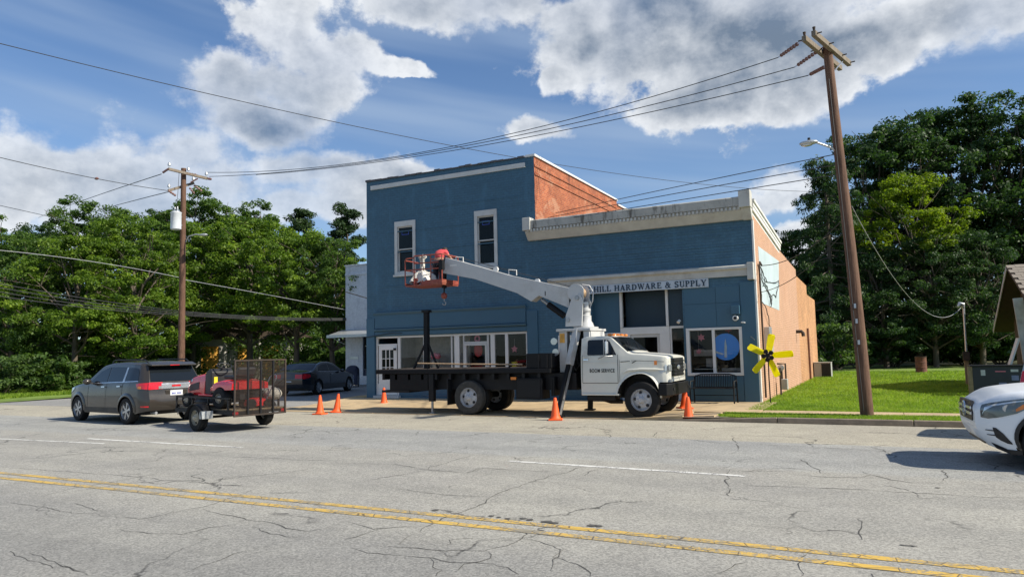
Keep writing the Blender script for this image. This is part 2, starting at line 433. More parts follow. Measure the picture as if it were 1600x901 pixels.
M['rim_beige'] = plain('trailer_rim', (.50, .46, .36), .5, dirt=((.25, .2, .15), .4))
M['cone'] = plain('orange_cone', (.85, .105, .015), .55, vary=.08, scale=8., dirt=((.50, .10, .03), .3))
M['mower_red'] = plain('mower_red', (.72, .022, .026), .3, coat=.6, vary=.06)
M['rust'] = plain('rusty_steel', (.036, .025, .018), .8, vary=.4, scale=12., bmp=.3, dirt=((.12, .06, .03), .4))
M['rust_drum'] = plain('rusty_drum', (.16, .065, .040), .85, vary=.35, scale=6., bmp=.3)
M['pole_wood'] = wood_pole_mat('weathered_pole', (.095, .045, .026), (.19, .105, .066))
M['pole_grey'] = wood_pole_mat('grey_weathered_timber', (.16, .125, .09), (.26, .22, .17))
M['bark'] = wood_pole_mat('bark', (.075, .058, .042), (.13, .105, .08))
M['galv'] = plain('galvanised_metal', (.52, .54, .55), .4, metal=.6, vary=.1)
M['ceramic'] = plain('insulator', (.22, .11, .09), .3, coat=.5)
M['transformer'] = plain('transformer_grey', (.62, .65, .67), .4, vary=.05)
M['wire'] = plain('weathered_cable', (.035, .036, .038), .6)
M['wire_pale'] = plain('pale_aluminium_cable', (.38, .39, .40), .5)
M['fan_yellow'] = leaf_mat('yellow_fan_blade', (.86, .74, .01), (.86, .74, .01), (.86, .74, .01), .5)
M['mail_blue'] = plain('mailbox_blue', (.010, .017, .050), .4)
M['ac_body'] = plain('air_conditioner_case', (.42, .41, .38), .5, vary=.08)
M['ply'] = plain('plywood_orange', (.80, .40, .07), .75, vary=.28, scale=4., bmp=.2, dirt=((.25, .13, .04), .5))
M['old_white'] = plain('peeling_white_wall', (.42, .40, .36), .8, vary=.2, scale=2., dirt=((.16, .14, .11), .6))
M['shed_wood'] = plain('dark_shed_boards', (.060, .042, .030), .85, vary=.3, scale=4., bmp=.3)
M['shingle'] = plain('grey_brown_shingle', (.24, .205, .165), .9, vary=.22, scale=5., bmp=.4)
M['post_grey'] = plain('grey_painted_post', (.42, .42, .42), .7, dirt=((.22, .21, .20), .5))
M['counter'] = plain('dark_navy_panel', (.022, .026, .038), .5, vary=.15)
M['counter_wood'] = plain('raw_timber', (.25, .185, .11), .8, vary=.25, scale=8.)
M['paper'] = plain('paper_sticker', (.50, .52, .55), .6)
M['paper_blue'] = plain('blue_sticker_paper', (.18, .20, .36), .6)
M['plate'] = plain('number_plate', (.70, .71, .72), .4, vary=.03)

M['leaf_maple'] = leaf_mat('maple_leaves', (.036, .080, .012), (.118, .198, .022), (.250, .335, .036), .46)
M['leaf_mid'] = leaf_mat('mid_green_leaves', (.028, .066, .014), (.074, .138, .024), (.150, .225, .038), .42)
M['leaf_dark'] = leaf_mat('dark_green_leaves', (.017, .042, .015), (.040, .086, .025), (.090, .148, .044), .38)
M['leaf_pine'] = leaf_mat('pine_needles', (.014, .034, .012), (.032, .068, .020), (.075, .115, .034), .22)
M['leaf_yellow'] = leaf_mat('yellow_green_leaves', (.060, .105, .008), (.165, .235, .014), (.32, .38, .025), .5)
M['leaf_shrub'] = leaf_mat('shrub_leaves', (.030, .060, .018), (.080, .140, .036), (.15, .22, .06), .4)
M['grass'] = leaf_mat('grass_blades', (.13, .215, .022), (.225, .325, .034), (.33, .41, .060), .5)
# ------------------------------------------------------------------ mesh helpers
class MB:
    """collects shapes and links them as ONE mesh object"""
    def __init__(self): self.v = []; self.f = []
    def add(self, vs, fs):
        o = len(self.v)
        self.v.extend([tuple(p) for p in vs]); self.f.extend([tuple(i+o for i in f) for f in fs]); return self
    def box(self, x0, x1, y0, y1, z0, z1, rot=None, at=None):
        vs = [(x, y, z) for z in (z0, z1) for y in (y0, y1) for x in (x0, x1)]
        if rot is not None or at is not None:
            vs = [(rot @ Vector(p) if rot is not None else Vector(p)) + (Vector(at) if at is not None else Vector()) for p in vs]
        return self.add(vs, [(0, 2, 3, 1), (4, 5, 7, 6), (0, 1, 5, 4), (2, 6, 7, 3), (0, 4, 6, 2), (1, 3, 7, 5)])
    def bar(self, a, b, w, h=None, up=(0, 0, 1)):
        """rectangular bar from a to b"""
        h = h or w; a = Vector(a); b = Vector(b); d = (b-a)
        if d.length < 1e-6: return self
        d.normalize(); u = Vector(up)
        if abs(d.dot(u)) > .97: u = Vector((0, 1, 0)) if abs(d.y) < .9 else Vector((1, 0, 0))
        s = d.cross(u).normalized(); u = s.cross(d)
        vs = []
        for p in (a, b):
            for i, j in ((-1, -1), (1, -1), (1, 1), (-1, 1)): vs.append(p+s*(i*w/2)+u*(j*h/2))
        return self.add(vs, [(3, 2, 1, 0), (4, 5, 6, 7), (0, 1, 5, 4), (1, 2, 6, 5), (2, 3, 7, 6), (3, 0, 4, 7)])
    def tube(self, pts, r, n=8, cap=True):
        """round tube through points; r a number or one per point"""
        pts = [Vector(p) for p in pts]; k = len(pts)
        rs = [r]*k if not hasattr(r, '__len__') else r
        vs = []; fs = []; prev = None
        for i, p in enumerate(pts):
            d = (pts[min(i+1, k-1)]-pts[max(i-1, 0)])
            d = d.normalized() if d.length > 1e-9 else Vector((0, 0, 1))
            if prev is None:
                u = Vector((0, 0, 1)) if abs(d.z) < .9 else Vector((1, 0, 0))
                s = d.cross(u).normalized()
            else:
                s = prev - d*prev.dot(d)
                s = s.normalized() if s.length > 1e-6 else d.orthogonal().normalized()
            prev = s; t = d.cross(s)
            for j in range(n):
                a = 2*math.pi*j/n
                vs.append(p+(s*math.cos(a)+t*math.sin(a))*rs[i])
        for i in range(k-1):
            for j in range(n):
                j2 = (j+1) % n
                fs.append((i*n+j, i*n+j2, (i+1)*n+j2, (i+1)*n+j))
        if cap: fs.append(tuple(range(n-1, -1, -1))); fs.append(tuple((k-1)*n+j for j in range(n)))
        return self.add(vs, fs)
    def lathe(self, prof, n=24, axis='z', at=(0, 0, 0), closed=False):
        """prof: list of (radius, height) turned round an axis"""
        vs = []; fs = []; k = len(prof); at = Vector(at)
        for (r, h) in prof:
            for j in range(n):
                a = 2*math.pi*j/n; c, s = r*math.cos(a), r*math.sin(a)
                p = (c, s, h) if axis == 'z' else ((c, h, s) if axis == 'y' else (h, c, s))
                vs.append(at+Vector(p))
        for i in range(k-1):
            for j in range(n):
                j2 = (j+1) % n
                q = (i*n+j, i*n+j2, (i+1)*n+j2, (i+1)*n+j)
                fs.append(q if axis != 'y' else q[::-1])
        if closed:
            a, b = tuple(range(n)), tuple((k-1)*n+j for j in range(n))
            fs.append(a[::-1] if axis != 'y' else a); fs.append(b if axis != 'y' else b[::-1])
        return self.add(vs, fs)
    def prism(self, poly, a, b, plane='xz'):
        """polygon in a plane pushed from a to b along the third axis"""
        n = len(poly)
        mk = {'xz': lambda p, t: (p[0], t, p[1]), 'xy': lambda p, t: (p[0], p[1], t), 'yz': lambda p, t: (t, p[0], p[1])}[plane]
        vs = [mk(p, a) for p in poly]+[mk(p, b) for p in poly]
        fs = [tuple(range(n)), tuple(range(2*n-1, n-1, -1))]+[(i, i+n, (i+1) % n+n, (i+1) % n) for i in range(n)]
        return self.add(vs, fs)
    def ball(self, c, r, n=12, m=8, sc=(1, 1, 1)):
        prof = [(r*math.sin(math.pi*i/m), -r*math.cos(math.pi*i/m)) for i in range(m+1)]
        prof[0] = (1e-4, -r); prof[-1] = (1e-4, r)
        o = len(self.v); self.lathe(prof, n)
        for i in range(o, len(self.v)):
            p = self.v[i]; self.v[i] = (p[0]*sc[0]+c[0], p[1]*sc[1]+c[1], p[2]*sc[2]+c[2])
        return self
    def mesh(self, name):
        me = bpy.data.meshes.new(name)
        me.from_pydata(self.v, [], self.f); me.update(); return me

def fix_normals(me):
    import bmesh
    bm = bmesh.new(); bm.from_mesh(me); bmesh.ops.recalc_face_normals(bm, faces=bm.faces); bm.to_mesh(me); bm.free()

def obj(name, mb, mat, parent=None, loc=None, smooth=None, bevel=0., rot=None, norm=True):
    me = mb.mesh(name) if isinstance(mb, MB) else mb
    if isinstance(mb, MB) and norm: fix_normals(me)
    o = bpy.data.objects.new(name, me); COL.objects.link(o)
    if mat is not None:
        me.materials.clear(); me.materials.append(M[mat] if isinstance(mat, str) else mat)
    if parent is not None: o.parent = parent
    if loc is not None: o.location = loc
    if rot is not None: o.rotation_euler = rot
    if smooth is not None:
        me.polygons.foreach_set('use_smooth', [True]*len(me.polygons))
        me.set_sharp_from_angle(angle=R_(smooth))
    if bevel:
        b = o.modifiers.new('bevel', 'BEVEL'); b.width = bevel; b.segments = 2; b.limit_method = 'ANGLE'; b.angle_limit = R_(40)
    return o
def tag(o, label=None, cat=None, group=None, kind=None):
    if label: o['label'] = label
    if cat: o['category'] = cat
    if group: o['group'] = group
    if kind: o['kind'] = kind
    return o
def thing(name, label, cat, loc=(0, 0, 0), rz=0., group=None):
    o = bpy.data.objects.new(name, None); COL.objects.link(o)
    o.empty_display_size = .2; o.location = loc; o.rotation_euler = (0, 0, rz)
    return tag(o, label, cat, group)
def child_copy(o, parent, loc=None, rz=None, scale=None):
    c = o.copy(); COL.objects.link(c); c.parent = parent
    if loc is not None: c.location = loc
    if rz is not None: c.rotation_euler = (0, 0, rz)
    if scale is not None: c.scale = scale
    return c
def kids(o): return [c for c in bpy.data.objects if c.parent == o]
def copy_tree(o, parent=None):
    c = o.copy(); COL.objects.link(c)
    c.parent = parent
    for ch in kids(o): copy_tree(ch, c)
    return c
def struct(name, mb, mat, parent=None, **k):
    o = obj(name, mb, mat, parent, **k)
    if parent is None: o['kind'] = 'structure'
    return o
def sheet(x0, x1, y0, y1, z, nx=1, ny=1, zf=None):
    mb = MB()
    xs = np.linspace(x0, x1, nx+1); ys = np.linspace(y0, y1, ny+1)
    vs = [(x, y, z if zf is None else zf(x, y)) for y in ys for x in xs]
    fs = [(j*(nx+1)+i, j*(nx+1)+i+1, (j+1)*(nx+1)+i+1, (j+1)*(nx+1)+i) for j in range(ny) for i in range(nx)]
    return mb.add(vs, fs)
def wall_front(mb, x0, x1, z0, z1, y, holes, reveal=.15):
    """wall facing -y with rectangular holes (x0,x1,z0,z1) and their reveals"""
    xs = sorted({x0, x1, *[h[0] for h in holes], *[h[1] for h in holes]}); zs = sorted({z0, z1, *[h[2] for h in holes], *[h[3] for h in holes]})
    for i in range(len(xs)-1):
        for j in range(len(zs)-1):
            cx, cz = (xs[i]+xs[i+1])/2, (zs[j]+zs[j+1])/2
            if any(h[0] < cx < h[1] and h[2] < cz < h[3] for h in holes): continue
            mb.add([(xs[i], y, zs[j]), (xs[i+1], y, zs[j]), (xs[i+1], y, zs[j+1]), (xs[i], y, zs[j+1])], [(0, 1, 2, 3)])
    for (a, b, c, d) in holes:
        r = y+reveal
        mb.add([(a, y, c), (b, y, c), (b, y, d), (a, y, d), (a, r, c), (b, r, c), (b, r, d), (a, r, d)],
               [(0, 4, 5, 1), (1, 5, 6, 2), (2, 6, 7, 3), (3, 7, 4, 0)])
    return mb
def frame_xz(mb, x0, x1, z0, z1, y0, y1, w, wb=None, wt=None):
    """rectangular frame, four members butted"""
    wb = wb or w; wt = wt or w
    mb.box(x0, x1, y0, y1, z0, z0+wb); mb.box(x0, x1, y0, y1, z1-wt, z1)
    mb.box(x0, x0+w, y0, y1, z0+wb, z1-wt); mb.box(x1-w, x1, y0, y1, z0+wb, z1-wt)
    return mb

# ------------------------------------------------------------------ ground, road, pavement
YF = 21.37          # shop fronts
KY = 16.72          # road edge
def zpave(x, y):
    """pavement height: level with the road at the drive-in left of the kerb, rising to the shop doors"""
    hi = .12
    lo = .012 + (hi-.012)*min(1, max(0, (y-18.95)/1.5))
    k = min(1, max(0, (x+5.75)/1.0))
    return lo*(1-k)+hi*k
struct('ground', sheet(-700, 700, -300, 900, -.06), 'dirt')
road = struct('road', sheet(-160, 90, -14, KY, 0), 'asphalt')
struct('side_street', sheet(-33.2, -17.62, KY, 62, .004), 'lot')
struct('verge_left', sheet(-160, -33.25, 17.1, 60, .02, 30, 12, lambda x, y: .02+.10*math.sin(x*.3)*math.sin(y*.4)*min(1, (y-17.1)*.2)), 'turf')
lawn = struct('lawn', sheet(-3.14, 60, 18.72, 62, .085, 50, 40, lambda x, y: .085+.03*math.sin(x*1.3+y*.5)*math.sin(y*.9)), 'turf')
struct('grass_strip', sheet(-3.45, 60, KY+.16, 17.9, .10), 'turf')

pav = struct('sidewalk', sheet(-17.6, -2.72, KY+.02, YF+.1, -.03, 20, 6, lambda x, y: zpave(x, y)-.03), 'kerb')
def slab(x0, x1, y0, y1, parent, g=.006, z=None):
    mb = MB(); dz = random.uniform(-.004, .004)
    q = [(x0+g, y0+g), (x1-g, y0+g), (x1-g, y1-g), (x0+g, y1-g)]
    t = [((z if z is not None else zpave(*p))+dz) for p in q]
    mb.add([(p[0], p[1], h-.09) for p, h in zip(q, t)]+[(p[0], p[1], h) for p, h in zip(q, t)],
           [(4, 5, 6, 7), (0, 1, 5, 4), (1, 2, 6, 5), (2, 3, 7, 6), (3, 0, 4, 7)])
    return obj('slab', mb, 'concrete', parent, norm=False)
xs = np.linspace(-17.6, -2.75, 11)
ys = [KY+.03, 17.9, 18.95, 20.2, YF-.004]
for i in range(10):
    for j in range(4):
        if xs[i] > -4.3 and j == 0: continue          # grass strip there
        slab(xs[i], xs[i+1], ys[j], ys[j+1], pav)
slab(xs[8], -3.55, KY+.17, ys[1], pav)
path = struct('path', sheet(-2.7, 60, 17.92, 18.70, .02), 'kerb')
for i in range(14):
    slab(-2.72+i*1.5, -1.22+i*1.5, 17.92, 18.72, path, z=.115)
kerb = struct('kerb', sheet(-4.8, 60, KY, KY+.13, .02), 'kerb')
for i in range(9):
    x0 = -4.78+i*2.6
    mb = MB(); z0 = .03 if i == 0 else .118
    mb.add([(x0+.008, KY, 0), (x0+2.592, KY, 0), (x0+2.592, KY+.15, 0), (x0+.008, KY+.15, 0),
            (x0+.008, KY+.02, z0), (x0+2.592, KY+.02, .118), (x0+2.592, KY+.15, .118), (x0+.008, KY+.15, z0)],
           [(4, 5, 6, 7), (0, 1, 5, 4), (1, 2, 6, 5), (2, 3, 7, 6), (3, 0, 4, 7)])
    obj('kerb_stone', mb, 'kerb', kerb, bevel=.012)
kerb_far = struct('kerb_left', MB().box(-160, -33.3, 16.95, 17.1, 0, .11), 'kerb')

# painted lines: each a thin strip a few millimetres above the road
def strip(pts, w, z):
    mb = MB(); vs = []; fs = []
    for i, (x, y) in enumerate(pts):
        a = pts[max(i-1, 0)]; b = pts[min(i+1, len(pts)-1)]
        dx_, dy_ = b[0]-a[0], b[1]-a[1]; l = math.hypot(dx_, dy_) or 1
        ww = w[i] if hasattr(w, '__len__') else w
        nx_, ny_ = -dy_/l*ww/2, dx_/l*ww/2
        vs += [(x+nx_, y+ny_, z), (x-nx_, y-ny_, z)]
    for i in range(len(pts)-1): fs.append((2*i, 2*i+1, 2*i+3, 2*i+2))
    return mb.add(vs, fs)
def ypath(y_off):
    return [(x, 6.28+y_off - .0006*(x+2)**2*(1 if x < -2 else .2)) for x in np.linspace(-40, 30, 120)]
for off in (-.13, .145):
    obj('yellow_line', strip(ypath(off), .115, .004), 'yellow_line', road)
obj('lane_dash', strip([(-5.21, 9.96), (-1.70, 9.80)], .105, .004), 'white_line', road)
obj('lane_dash', strip([(-15.4, 9.86), (-13., 9.84), (-10.75, 9.83)], .105, .004), 'white_line', road)
obj('lane_dash', strip([(-26., 9.2), (-17.5, 9.20), (-14.1, 9.38)], .085, .004), 'white_line', road)
obj('lane_dash', strip([(4.2, 9.75), (7.7, 9.70)], .105, .004), 'white_line', road)

# cracks traced along the road: irregular ribbons
def zA(p): return (p[0]/3.019, 640+p[1]/3.019)
def zB(p): return (530+p[0]/3.019, 640+p[1]/3.019)
def zC(p): return (1060+p[0]/2.963, 620+p[1]/2.963)
CR = [
 (zA, [(180, 412), (300, 380), (430, 355), (540, 338), (640, 318), (720, 305), (745, 292)]),
 (zA, [(0, 266), (200, 283), (420, 298), (640, 315), (800, 333), (985, 346), (1060, 352), (1200, 362)]),
 (zA, [(985, 344), (1060, 318), (1200, 308), (1380, 293), (1480, 272)]),
 (zA, [(480, 272), (600, 258), (730, 240), (780, 215), (900, 212), (1010, 200), (1130, 180)]),
 (zA, [(460, 492), (560, 508), (650, 516), (740, 502), (860, 474), (960, 455), (1050, 428), (1110, 408), (1200, 370)]),
 (zA, [(960, 466), (1010, 487), (1130, 502), (1155, 522), (1290, 530), (1360, 556), (1440, 573), (1540, 560), (1600, 540)]),
 (zA, [(50, 437), (200, 460), (340, 485), (460, 492)]),
 (zA, [(1180, 552), (1250, 578), (1370, 597), (1460, 602)]), (zA, [(560, 566), (700, 580), (850, 588), (1000, 555), (1140, 532)]),
 (zA, [(40, 668), (120, 700), (240, 745), (300, 735), (420, 780)]), (zA, [(150, 672), (230, 698), (280, 740), (380, 765)]),
 (zA, [(880, 775), (930, 735), (1010, 720), (1100, 680), (1180, 665)]), (zA, [(350, 440), (420, 462), (500, 480)]),
 (zA, [(1080, 222), (1250, 225), (1400, 236), (1600, 240)]),
 (zB, [(1240, 240), (1130, 275), (1050, 300), (950, 325), (830, 365), (700, 412), (690, 440), (580, 478), (500, 510), (400, 550), (380, 580), (320, 605), (295, 630)]),
 (zB, [(0, 530), (90, 540), (180, 560), (300, 552), (400, 550)]), (zB, [(40, 610), (120, 585), (185, 562)]),
 (zB, [(40, 650), (130, 672), (270, 684), (285, 690), (430, 700), (540, 715), (640, 720), (720, 725), (800, 745), (850, 770)]),
 (zB, [(170, 640), (300, 650), (420, 660), (560, 664), (700, 664), (780, 640), (860, 608), (875, 585), (835, 548)]),
 (zB, [(865, 608), (940, 620), (1000, 640), (1060, 655), (1040, 690), (990, 715), (985, 755)]),
 (zB, [(1060, 655), (1010, 690), (1100, 715), (1150, 745), (1185, 785)]), (zB, [(430, 700), (445, 735), (495, 755), (450, 785)]),
 (zB, [(250, 370), (400, 388), (560, 405), (700, 412), (780, 398)]), (zB, [(1060, 325), (1150, 310), (1210, 280)]),
 (zB, [(430, 280), (440, 268), (540, 240), (620, 215), (720, 208)]), (zB, [(0, 252), (150, 255), (270, 258), (420, 282), (590, 298), (690, 272)]),
 (zB, [(90, 340), (200, 320), (330, 300), (420, 282)]), (zB, [(600, 298), (660, 275), (860, 285), (1000, 290)]),
 (zB, [(380, 80), (560, 92), (760, 98), (950, 108), (1120, 118)]), (zB, [(1600, 88), (1500, 105), (1480, 118), (1495, 132)]),
 (zB, [(490, 640), (540, 610), (640, 602)]), (zB, [(550, 752), (600, 722), (720, 700), (700, 668)]),
 (zC, [(250, 178), (262, 205), (275, 222), (280, 248)]), (zC, [(275, 222), (240, 215), (120, 205), (0, 190)]),
 (zC, [(280, 208), (420, 222), (620, 232), (820, 242), (1000, 255), (1200, 268), (1420, 275)]),
 (zC, [(235, 335), (228, 365), (215, 395), (235, 420), (225, 450), (300, 470)]), (zC, [(575, 288), (600, 312), (640, 328), (660, 352)]),
 (zC, [(310, 345), (420, 332), (480, 330), (640, 338)]), (zC, [(500, 345), (540, 358), (700, 372), (860, 372), (880, 358), (960, 378), (1080, 394), (1240, 400)]),
 (zC, [(840, 342), (880, 355)]), (zC, [(1230, 330), (1240, 365), (1215, 395)]), (zC, [(590, 730), (560, 745), (555, 775), (575, 830)]),
 (zC, [(840, 560), (835, 620), (850, 660)]), (zC, [(160, 820), (240, 790), (300, 770)]), (zC, [(880, 830), (905, 812)]),
 (zC, [(300, 410), (600, 418), (900, 432), (1300, 455), (1600, 468)]),
]
mb = MB()
for fn, pts in CR:
    P3 = [W(*fn(p), z=0) for p in pts]
    line = []
    for a, b in zip(P3[:-1], P3[1:]):
        k = max(2, int((b-a).length/.09))
        for i in range(k):
            q = a.lerp(b, i/k); line.append((q.x, q.y))
    line.append((P3[-1].x, P3[-1].y))
    ph = random.uniform(0, 50)
    line = [(x+.014*math.sin(i*.9+ph)+random.uniform(-.026, .026), y+.014*math.cos(i*.7+ph)+random.uniform(-.026, .026)) for i, (x, y) in enumerate(line)]
    dist = P3[0].y
    ws = [max(.002, (.0068+.00045*dist)*(.45+.9*abs(math.sin(i*.37+ph)))*random.uniform(.5, 1.3)*min(1, .3+4*min(i, len(line)-1-i)/len(line))) for i in range(len(line))]
    s_ = strip(line, ws, .0025); mb.add(s_.v, s_.f)
tag(obj('cracks', mb, 'crack', road, norm=False), kind='stuff')
mb = MB()
for (px, py, rx, ry) in [(818, 810, .06, .02), (828, 812, .05, .03), (854, 815, .08, .04), (866, 817, .07, .03), (925, 821, .07, .04), (936, 822, .05, .03), (768, 806, .05, .03), (780, 808, .04, .02), (793, 810, .05, .02), (680, 797, .05, .04), (1415, 852, .07, .012), (1427, 853, .05, .012), (1465, 762, .04, .02)]:
    c = W(px, py, z=0); n = 11
    mb.add([(c.x+.7*rx*math.cos(2*math.pi*i/n)*random.uniform(.75, 1.2), c.y+ry*1.1*math.sin(2*math.pi*i/n)*random.uniform(.7, 1.25), .0065) for i in range(n)], [tuple(range(n))])
tag(obj('tar_spots', mb, 'tarspot', road, norm=False), kind='stuff')

# grass blades on the lawn and the strip by the kerb
def blade_mesh(name, pos, h, w):
    n = len(pos)
    a = rng.uniform(0, 2*np.pi, n); lean = rng.normal(0, .75, (n, 2))*h[:, None]
    dx_ = np.stack([np.cos(a), np.sin(a), np.zeros(n)], 1)*w[:, None]
    tip = pos+np.concatenate([lean, h[:, None]], 1)
    v = np.stack([pos-dx_, pos+dx_, tip], 1).reshape(-1, 3)
    me = bpy.data.meshes.new(name)
    me.vertices.add(3*n); me.vertices.foreach_set('co', v.ravel())
    me.loops.add(3*n); me.loops.foreach_set('vertex_index', np.arange(3*n))
    me.polygons.add(n); me.polygons.foreach_set('loop_start', np.arange(0, 3*n, 3)); me.polygons.foreach_set('loop_total', np.full(n, 3))
    me.update()
    patch_ = .46+.20*np.sin(pos[:, 0]*1.7+np.sin(pos[:, 1]*.9)*1.3)*np.cos(pos[:, 1]*.8+pos[:, 0]*.6)+.18*np.sin(pos[:, 0]*4.3+pos[:, 1]*1.1)*np.sin(pos[:, 1]*2.9-pos[:, 0]*1.7)
    tone = np.clip(patch_+rng.normal(0, .2, n), 0, 1)
    at = me.attributes.new('tone', 'FLOAT', 'POINT'); at.data.foreach_set('value', np.repeat(tone, 3))
    return me
n = 150000
u = rng.uniform(0, 1, n)
yy = 18.74+(46-18.74)*u**1.5
xx = -3.12+rng.uniform(0, 1, n)*(2.2+yy*.26)
far = (yy-18.7)/27
pos = np.stack([xx, yy, np.full(n, .085)], 1)
tag(obj('lawn_grass', blade_mesh('lawn_grass', pos, rng.uniform(.03, .08, n)*(1+far*.8), rng.uniform(.006, .013, n)*(1+far*2.5)), 'grass'), kind='stuff')
n = 42000
xx = -3.5+12*rng.uniform(0, 1, n)**1.2; yy = rng.uniform(KY+.16, 17.93, n)
keep = xx > -3.45+.25*np.sin(yy*9)
pos = np.stack([xx, yy, np.full(n, .10)], 1)[keep]; n = len(pos)
tag(obj('kerbside_grass', blade_mesh('kerbside_grass', pos, rng.uniform(.018, .05, n), rng.uniform(.006, .012, n)), 'grass'), kind='stuff')
n = 60000
xx = -36-55*rng.uniform(0, 1, n)**1.3; yy = 17.12+9*rng.uniform(0, 1, n)**1.6
pos = np.stack([xx, yy, np.full(n, .02)], 1)
tag(obj('verge_grass', blade_mesh('verge_grass', pos, rng.uniform(.08, .25, n), rng.uniform(.02, .04, n)), 'grass'), kind='stuff')
# ------------------------------------------------------------------ buildings
def bpart(name, mb, mat, parent, **k):
    """part whose vertices are given in world coordinates"""
    o = obj(name, mb, mat, parent, **k)
    if parent.type == 'EMPTY': o.matrix_parent_inverse = Matrix.Translation(-parent.location)
    return o
def sash_window(b, x0, x1, z0, z1, y, sticker=True):
    """casing proud of the wall, two sashes with dark glass"""
    w = bpart('window', frame_xz(MB(), x0, x1, z0, z1, y-.045, y+.10, .115, .10, .20), 'trim', b, bevel=.006)
    xi0, xi1, zi0, zi1 = x0+.117, x1-.117, z0+.102, z1-.202
    zm = (zi0+zi1)/2
    bpart('sash', frame_xz(MB(), xi0, xi1, zm-.02, zi1, y+.02, y+.06, .035), 'trim', w)
    bpart('sash', frame_xz(MB(), xi0, xi1, zi0, zm+.015, y+.065, y+.10, .04), 'trim', w)
    bpart('pane', MB().box(xi0+.036, xi1-.036, y+.035, y+.043, zm+.016, zi1-.036), 'glass_up', w)
    bpart('pane', MB().box(xi0+.041, xi1-.041, y+.078, y+.086, zi0+.041, zm-.027), 'glass_up', w)
    bpart('sill', MB().box(x0-.03, x1+.03, y-.10, y-.002, z0-.07, z0-.003), 'trim', w)
    if sticker:
        s = bpart('sticker', frame_xz(MB(), xi0+.16, xi1-.20, zi1-.30, zi1-.16, y+.028, y+.033, .022), 'sticker_blue', w)
    return w

TX0, TX1, TZ = -17.0, -10.02, 8.13
B1 = thing('brick_building', 'two-storey blue painted brick shop building with a bare red brick side wall above its neighbour', 'building', (-13.5, YF, .1))
ST = (-16.62, -10.42, .20, 2.335)
w1 = (-15.70, -14.79, 4.54, 6.49); w2 = (-12.33, -11.45, 4.56, 6.52)
hole = lambda w: (w[0]+.05, w[1]-.05, w[2]+.05, w[3]-.05)
bpart('front_wall', wall_front(MB(), TX0, TX1, -.05, TZ, YF, [hole(w1), hole(w2), ST], .22), 'blue_brick', B1, norm=False)
# stepped red brick side wall
mb = MB()
side = [(YF, -.05), (YF, TZ), (29.75, TZ-.02), (29.75, TZ-.16), (31.9, TZ-.24), (31.9, TZ-.40), (37, TZ-.52), (37, -.05)]
mb.prism([(p[0]+(.001 if p[0] == YF else 0), p[1]) for p in side], TX1-.25, TX1, 'yz')
bpart('side_wall', mb, 'red_brick', B1)
bpart('side_wall', MB().box(TX0, TX0+.25, YF+.003, 37, -.05, TZ-.003), 'blue_brick', B1)
bpart('rear_wall', MB().box(TX0+.26, TX1-.26, 36.7, 37, -.05, TZ-.6), 'red_brick', B1)
bpart('roof', MB().box(TX0+.26, TX1-.26, YF+.25, 36.7, TZ-.75, TZ-.6), 'roofing', B1)
bpart('parapet_back', MB().box(TX0+.26, TX1-.26, YF+.15, YF+.245, TZ-.7, TZ-.004), 'red_brick', B1)
for dz_ in (.34, .62):
    bpart('course', MB().prism([(YF+.02, TZ-dz_), (29.7, TZ-dz_-.02), (29.7, TZ-dz_+.05), (YF+.02, TZ-dz_+.07)], TX1+.001, TX1+.03, 'yz'), 'red_brick', B1)
for (ya, yb, z) in ((YF-.04, 29.78, TZ), (29.79, 31.93, TZ-.2), (31.94, 37, TZ-.46)):
    bpart('coping', MB().prism([(ya, z+.002), (yb, z-.012), (yb, z+.055), (ya, z+.075)], TX1-.30, TX1+.05, 'yz'), 'white', B1)
nst = 26
for i in range(nst):
    a = TX0-.03+(TX1-.32-TX0)*i/nst; b_ = TX0-.03+(TX1-.32-TX0)*(i+1)/nst
    h = random.uniform(.035, .085)
    bpart('coping_stone', MB().box(a+.004, b_-.004, YF-.045, YF+.24, TZ+.001, TZ+h), 'roofing', B1, bevel=.01)
bpart('roof_trim', MB().box(TX0+.22, TX1-.32, YF-.05, YF-.002, 7.80, 7.96), 'trim', B1, bevel=.006)
sash_window(B1, *w1, YF); sash_window(B1, *w2, YF)
# frieze over the shop front
bpart('frieze', MB().box(TX0+.40, TX1-.42, YF-.05, YF-.002, 2.62, 3.10), 'blue', B1)
bpart('moulding', MB().prism([(YF-.002, 3.102), (YF-.06, 3.102), (YF-.11, 3.17), (YF-.11, 3.20), (YF-.002, 3.22)], TX0+.36, TX1-.40, 'yz'), 'blue', B1)
bpart('moulding', MB().prism([(YF-.002, 2.50), (YF-.07, 2.52), (YF-.10, 2.56), (YF-.10, 2.59), (YF-.002, 2.617)], TX0+.40, TX1-.40, 'yz'), 'blue', B1)
bpart('lintel_board', MB().box(TX0+.38, TX1-.40, YF-.028, YF-.002, 2.36, 2.495), 'blue', B1)
bpart('pilaster', MB().box(TX0, TX0+.37, YF-.04, YF-.002, .12, 3.0), 'blue', B1, bevel=.006)
bpart('pilaster', MB().box(TX1-.39, TX1, YF-.04, YF-.002, .12, 3.0), 'blue', B1, bevel=.006)
bpart('conduit', MB().tube([(TX0+.02, YF-.06, 2.32), (TX0+1.1, YF-.05, 2.44), (TX0+1.6, YF-.045, 2.43)], .018, 6), 'blue_dark', B1)
for zz in (3.75, 4.12, 4.46, 5.35, 6.1, 6.85):
    L_ = random.uniform(3.5, 6.5); x_ = random.uniform(TX0+.1, TX1-L_-.1)
    bpart('course', MB().box(x_, x_+L_, YF-.012, YF-.0015, zz, zz+.035), 'blue_brick', B1)
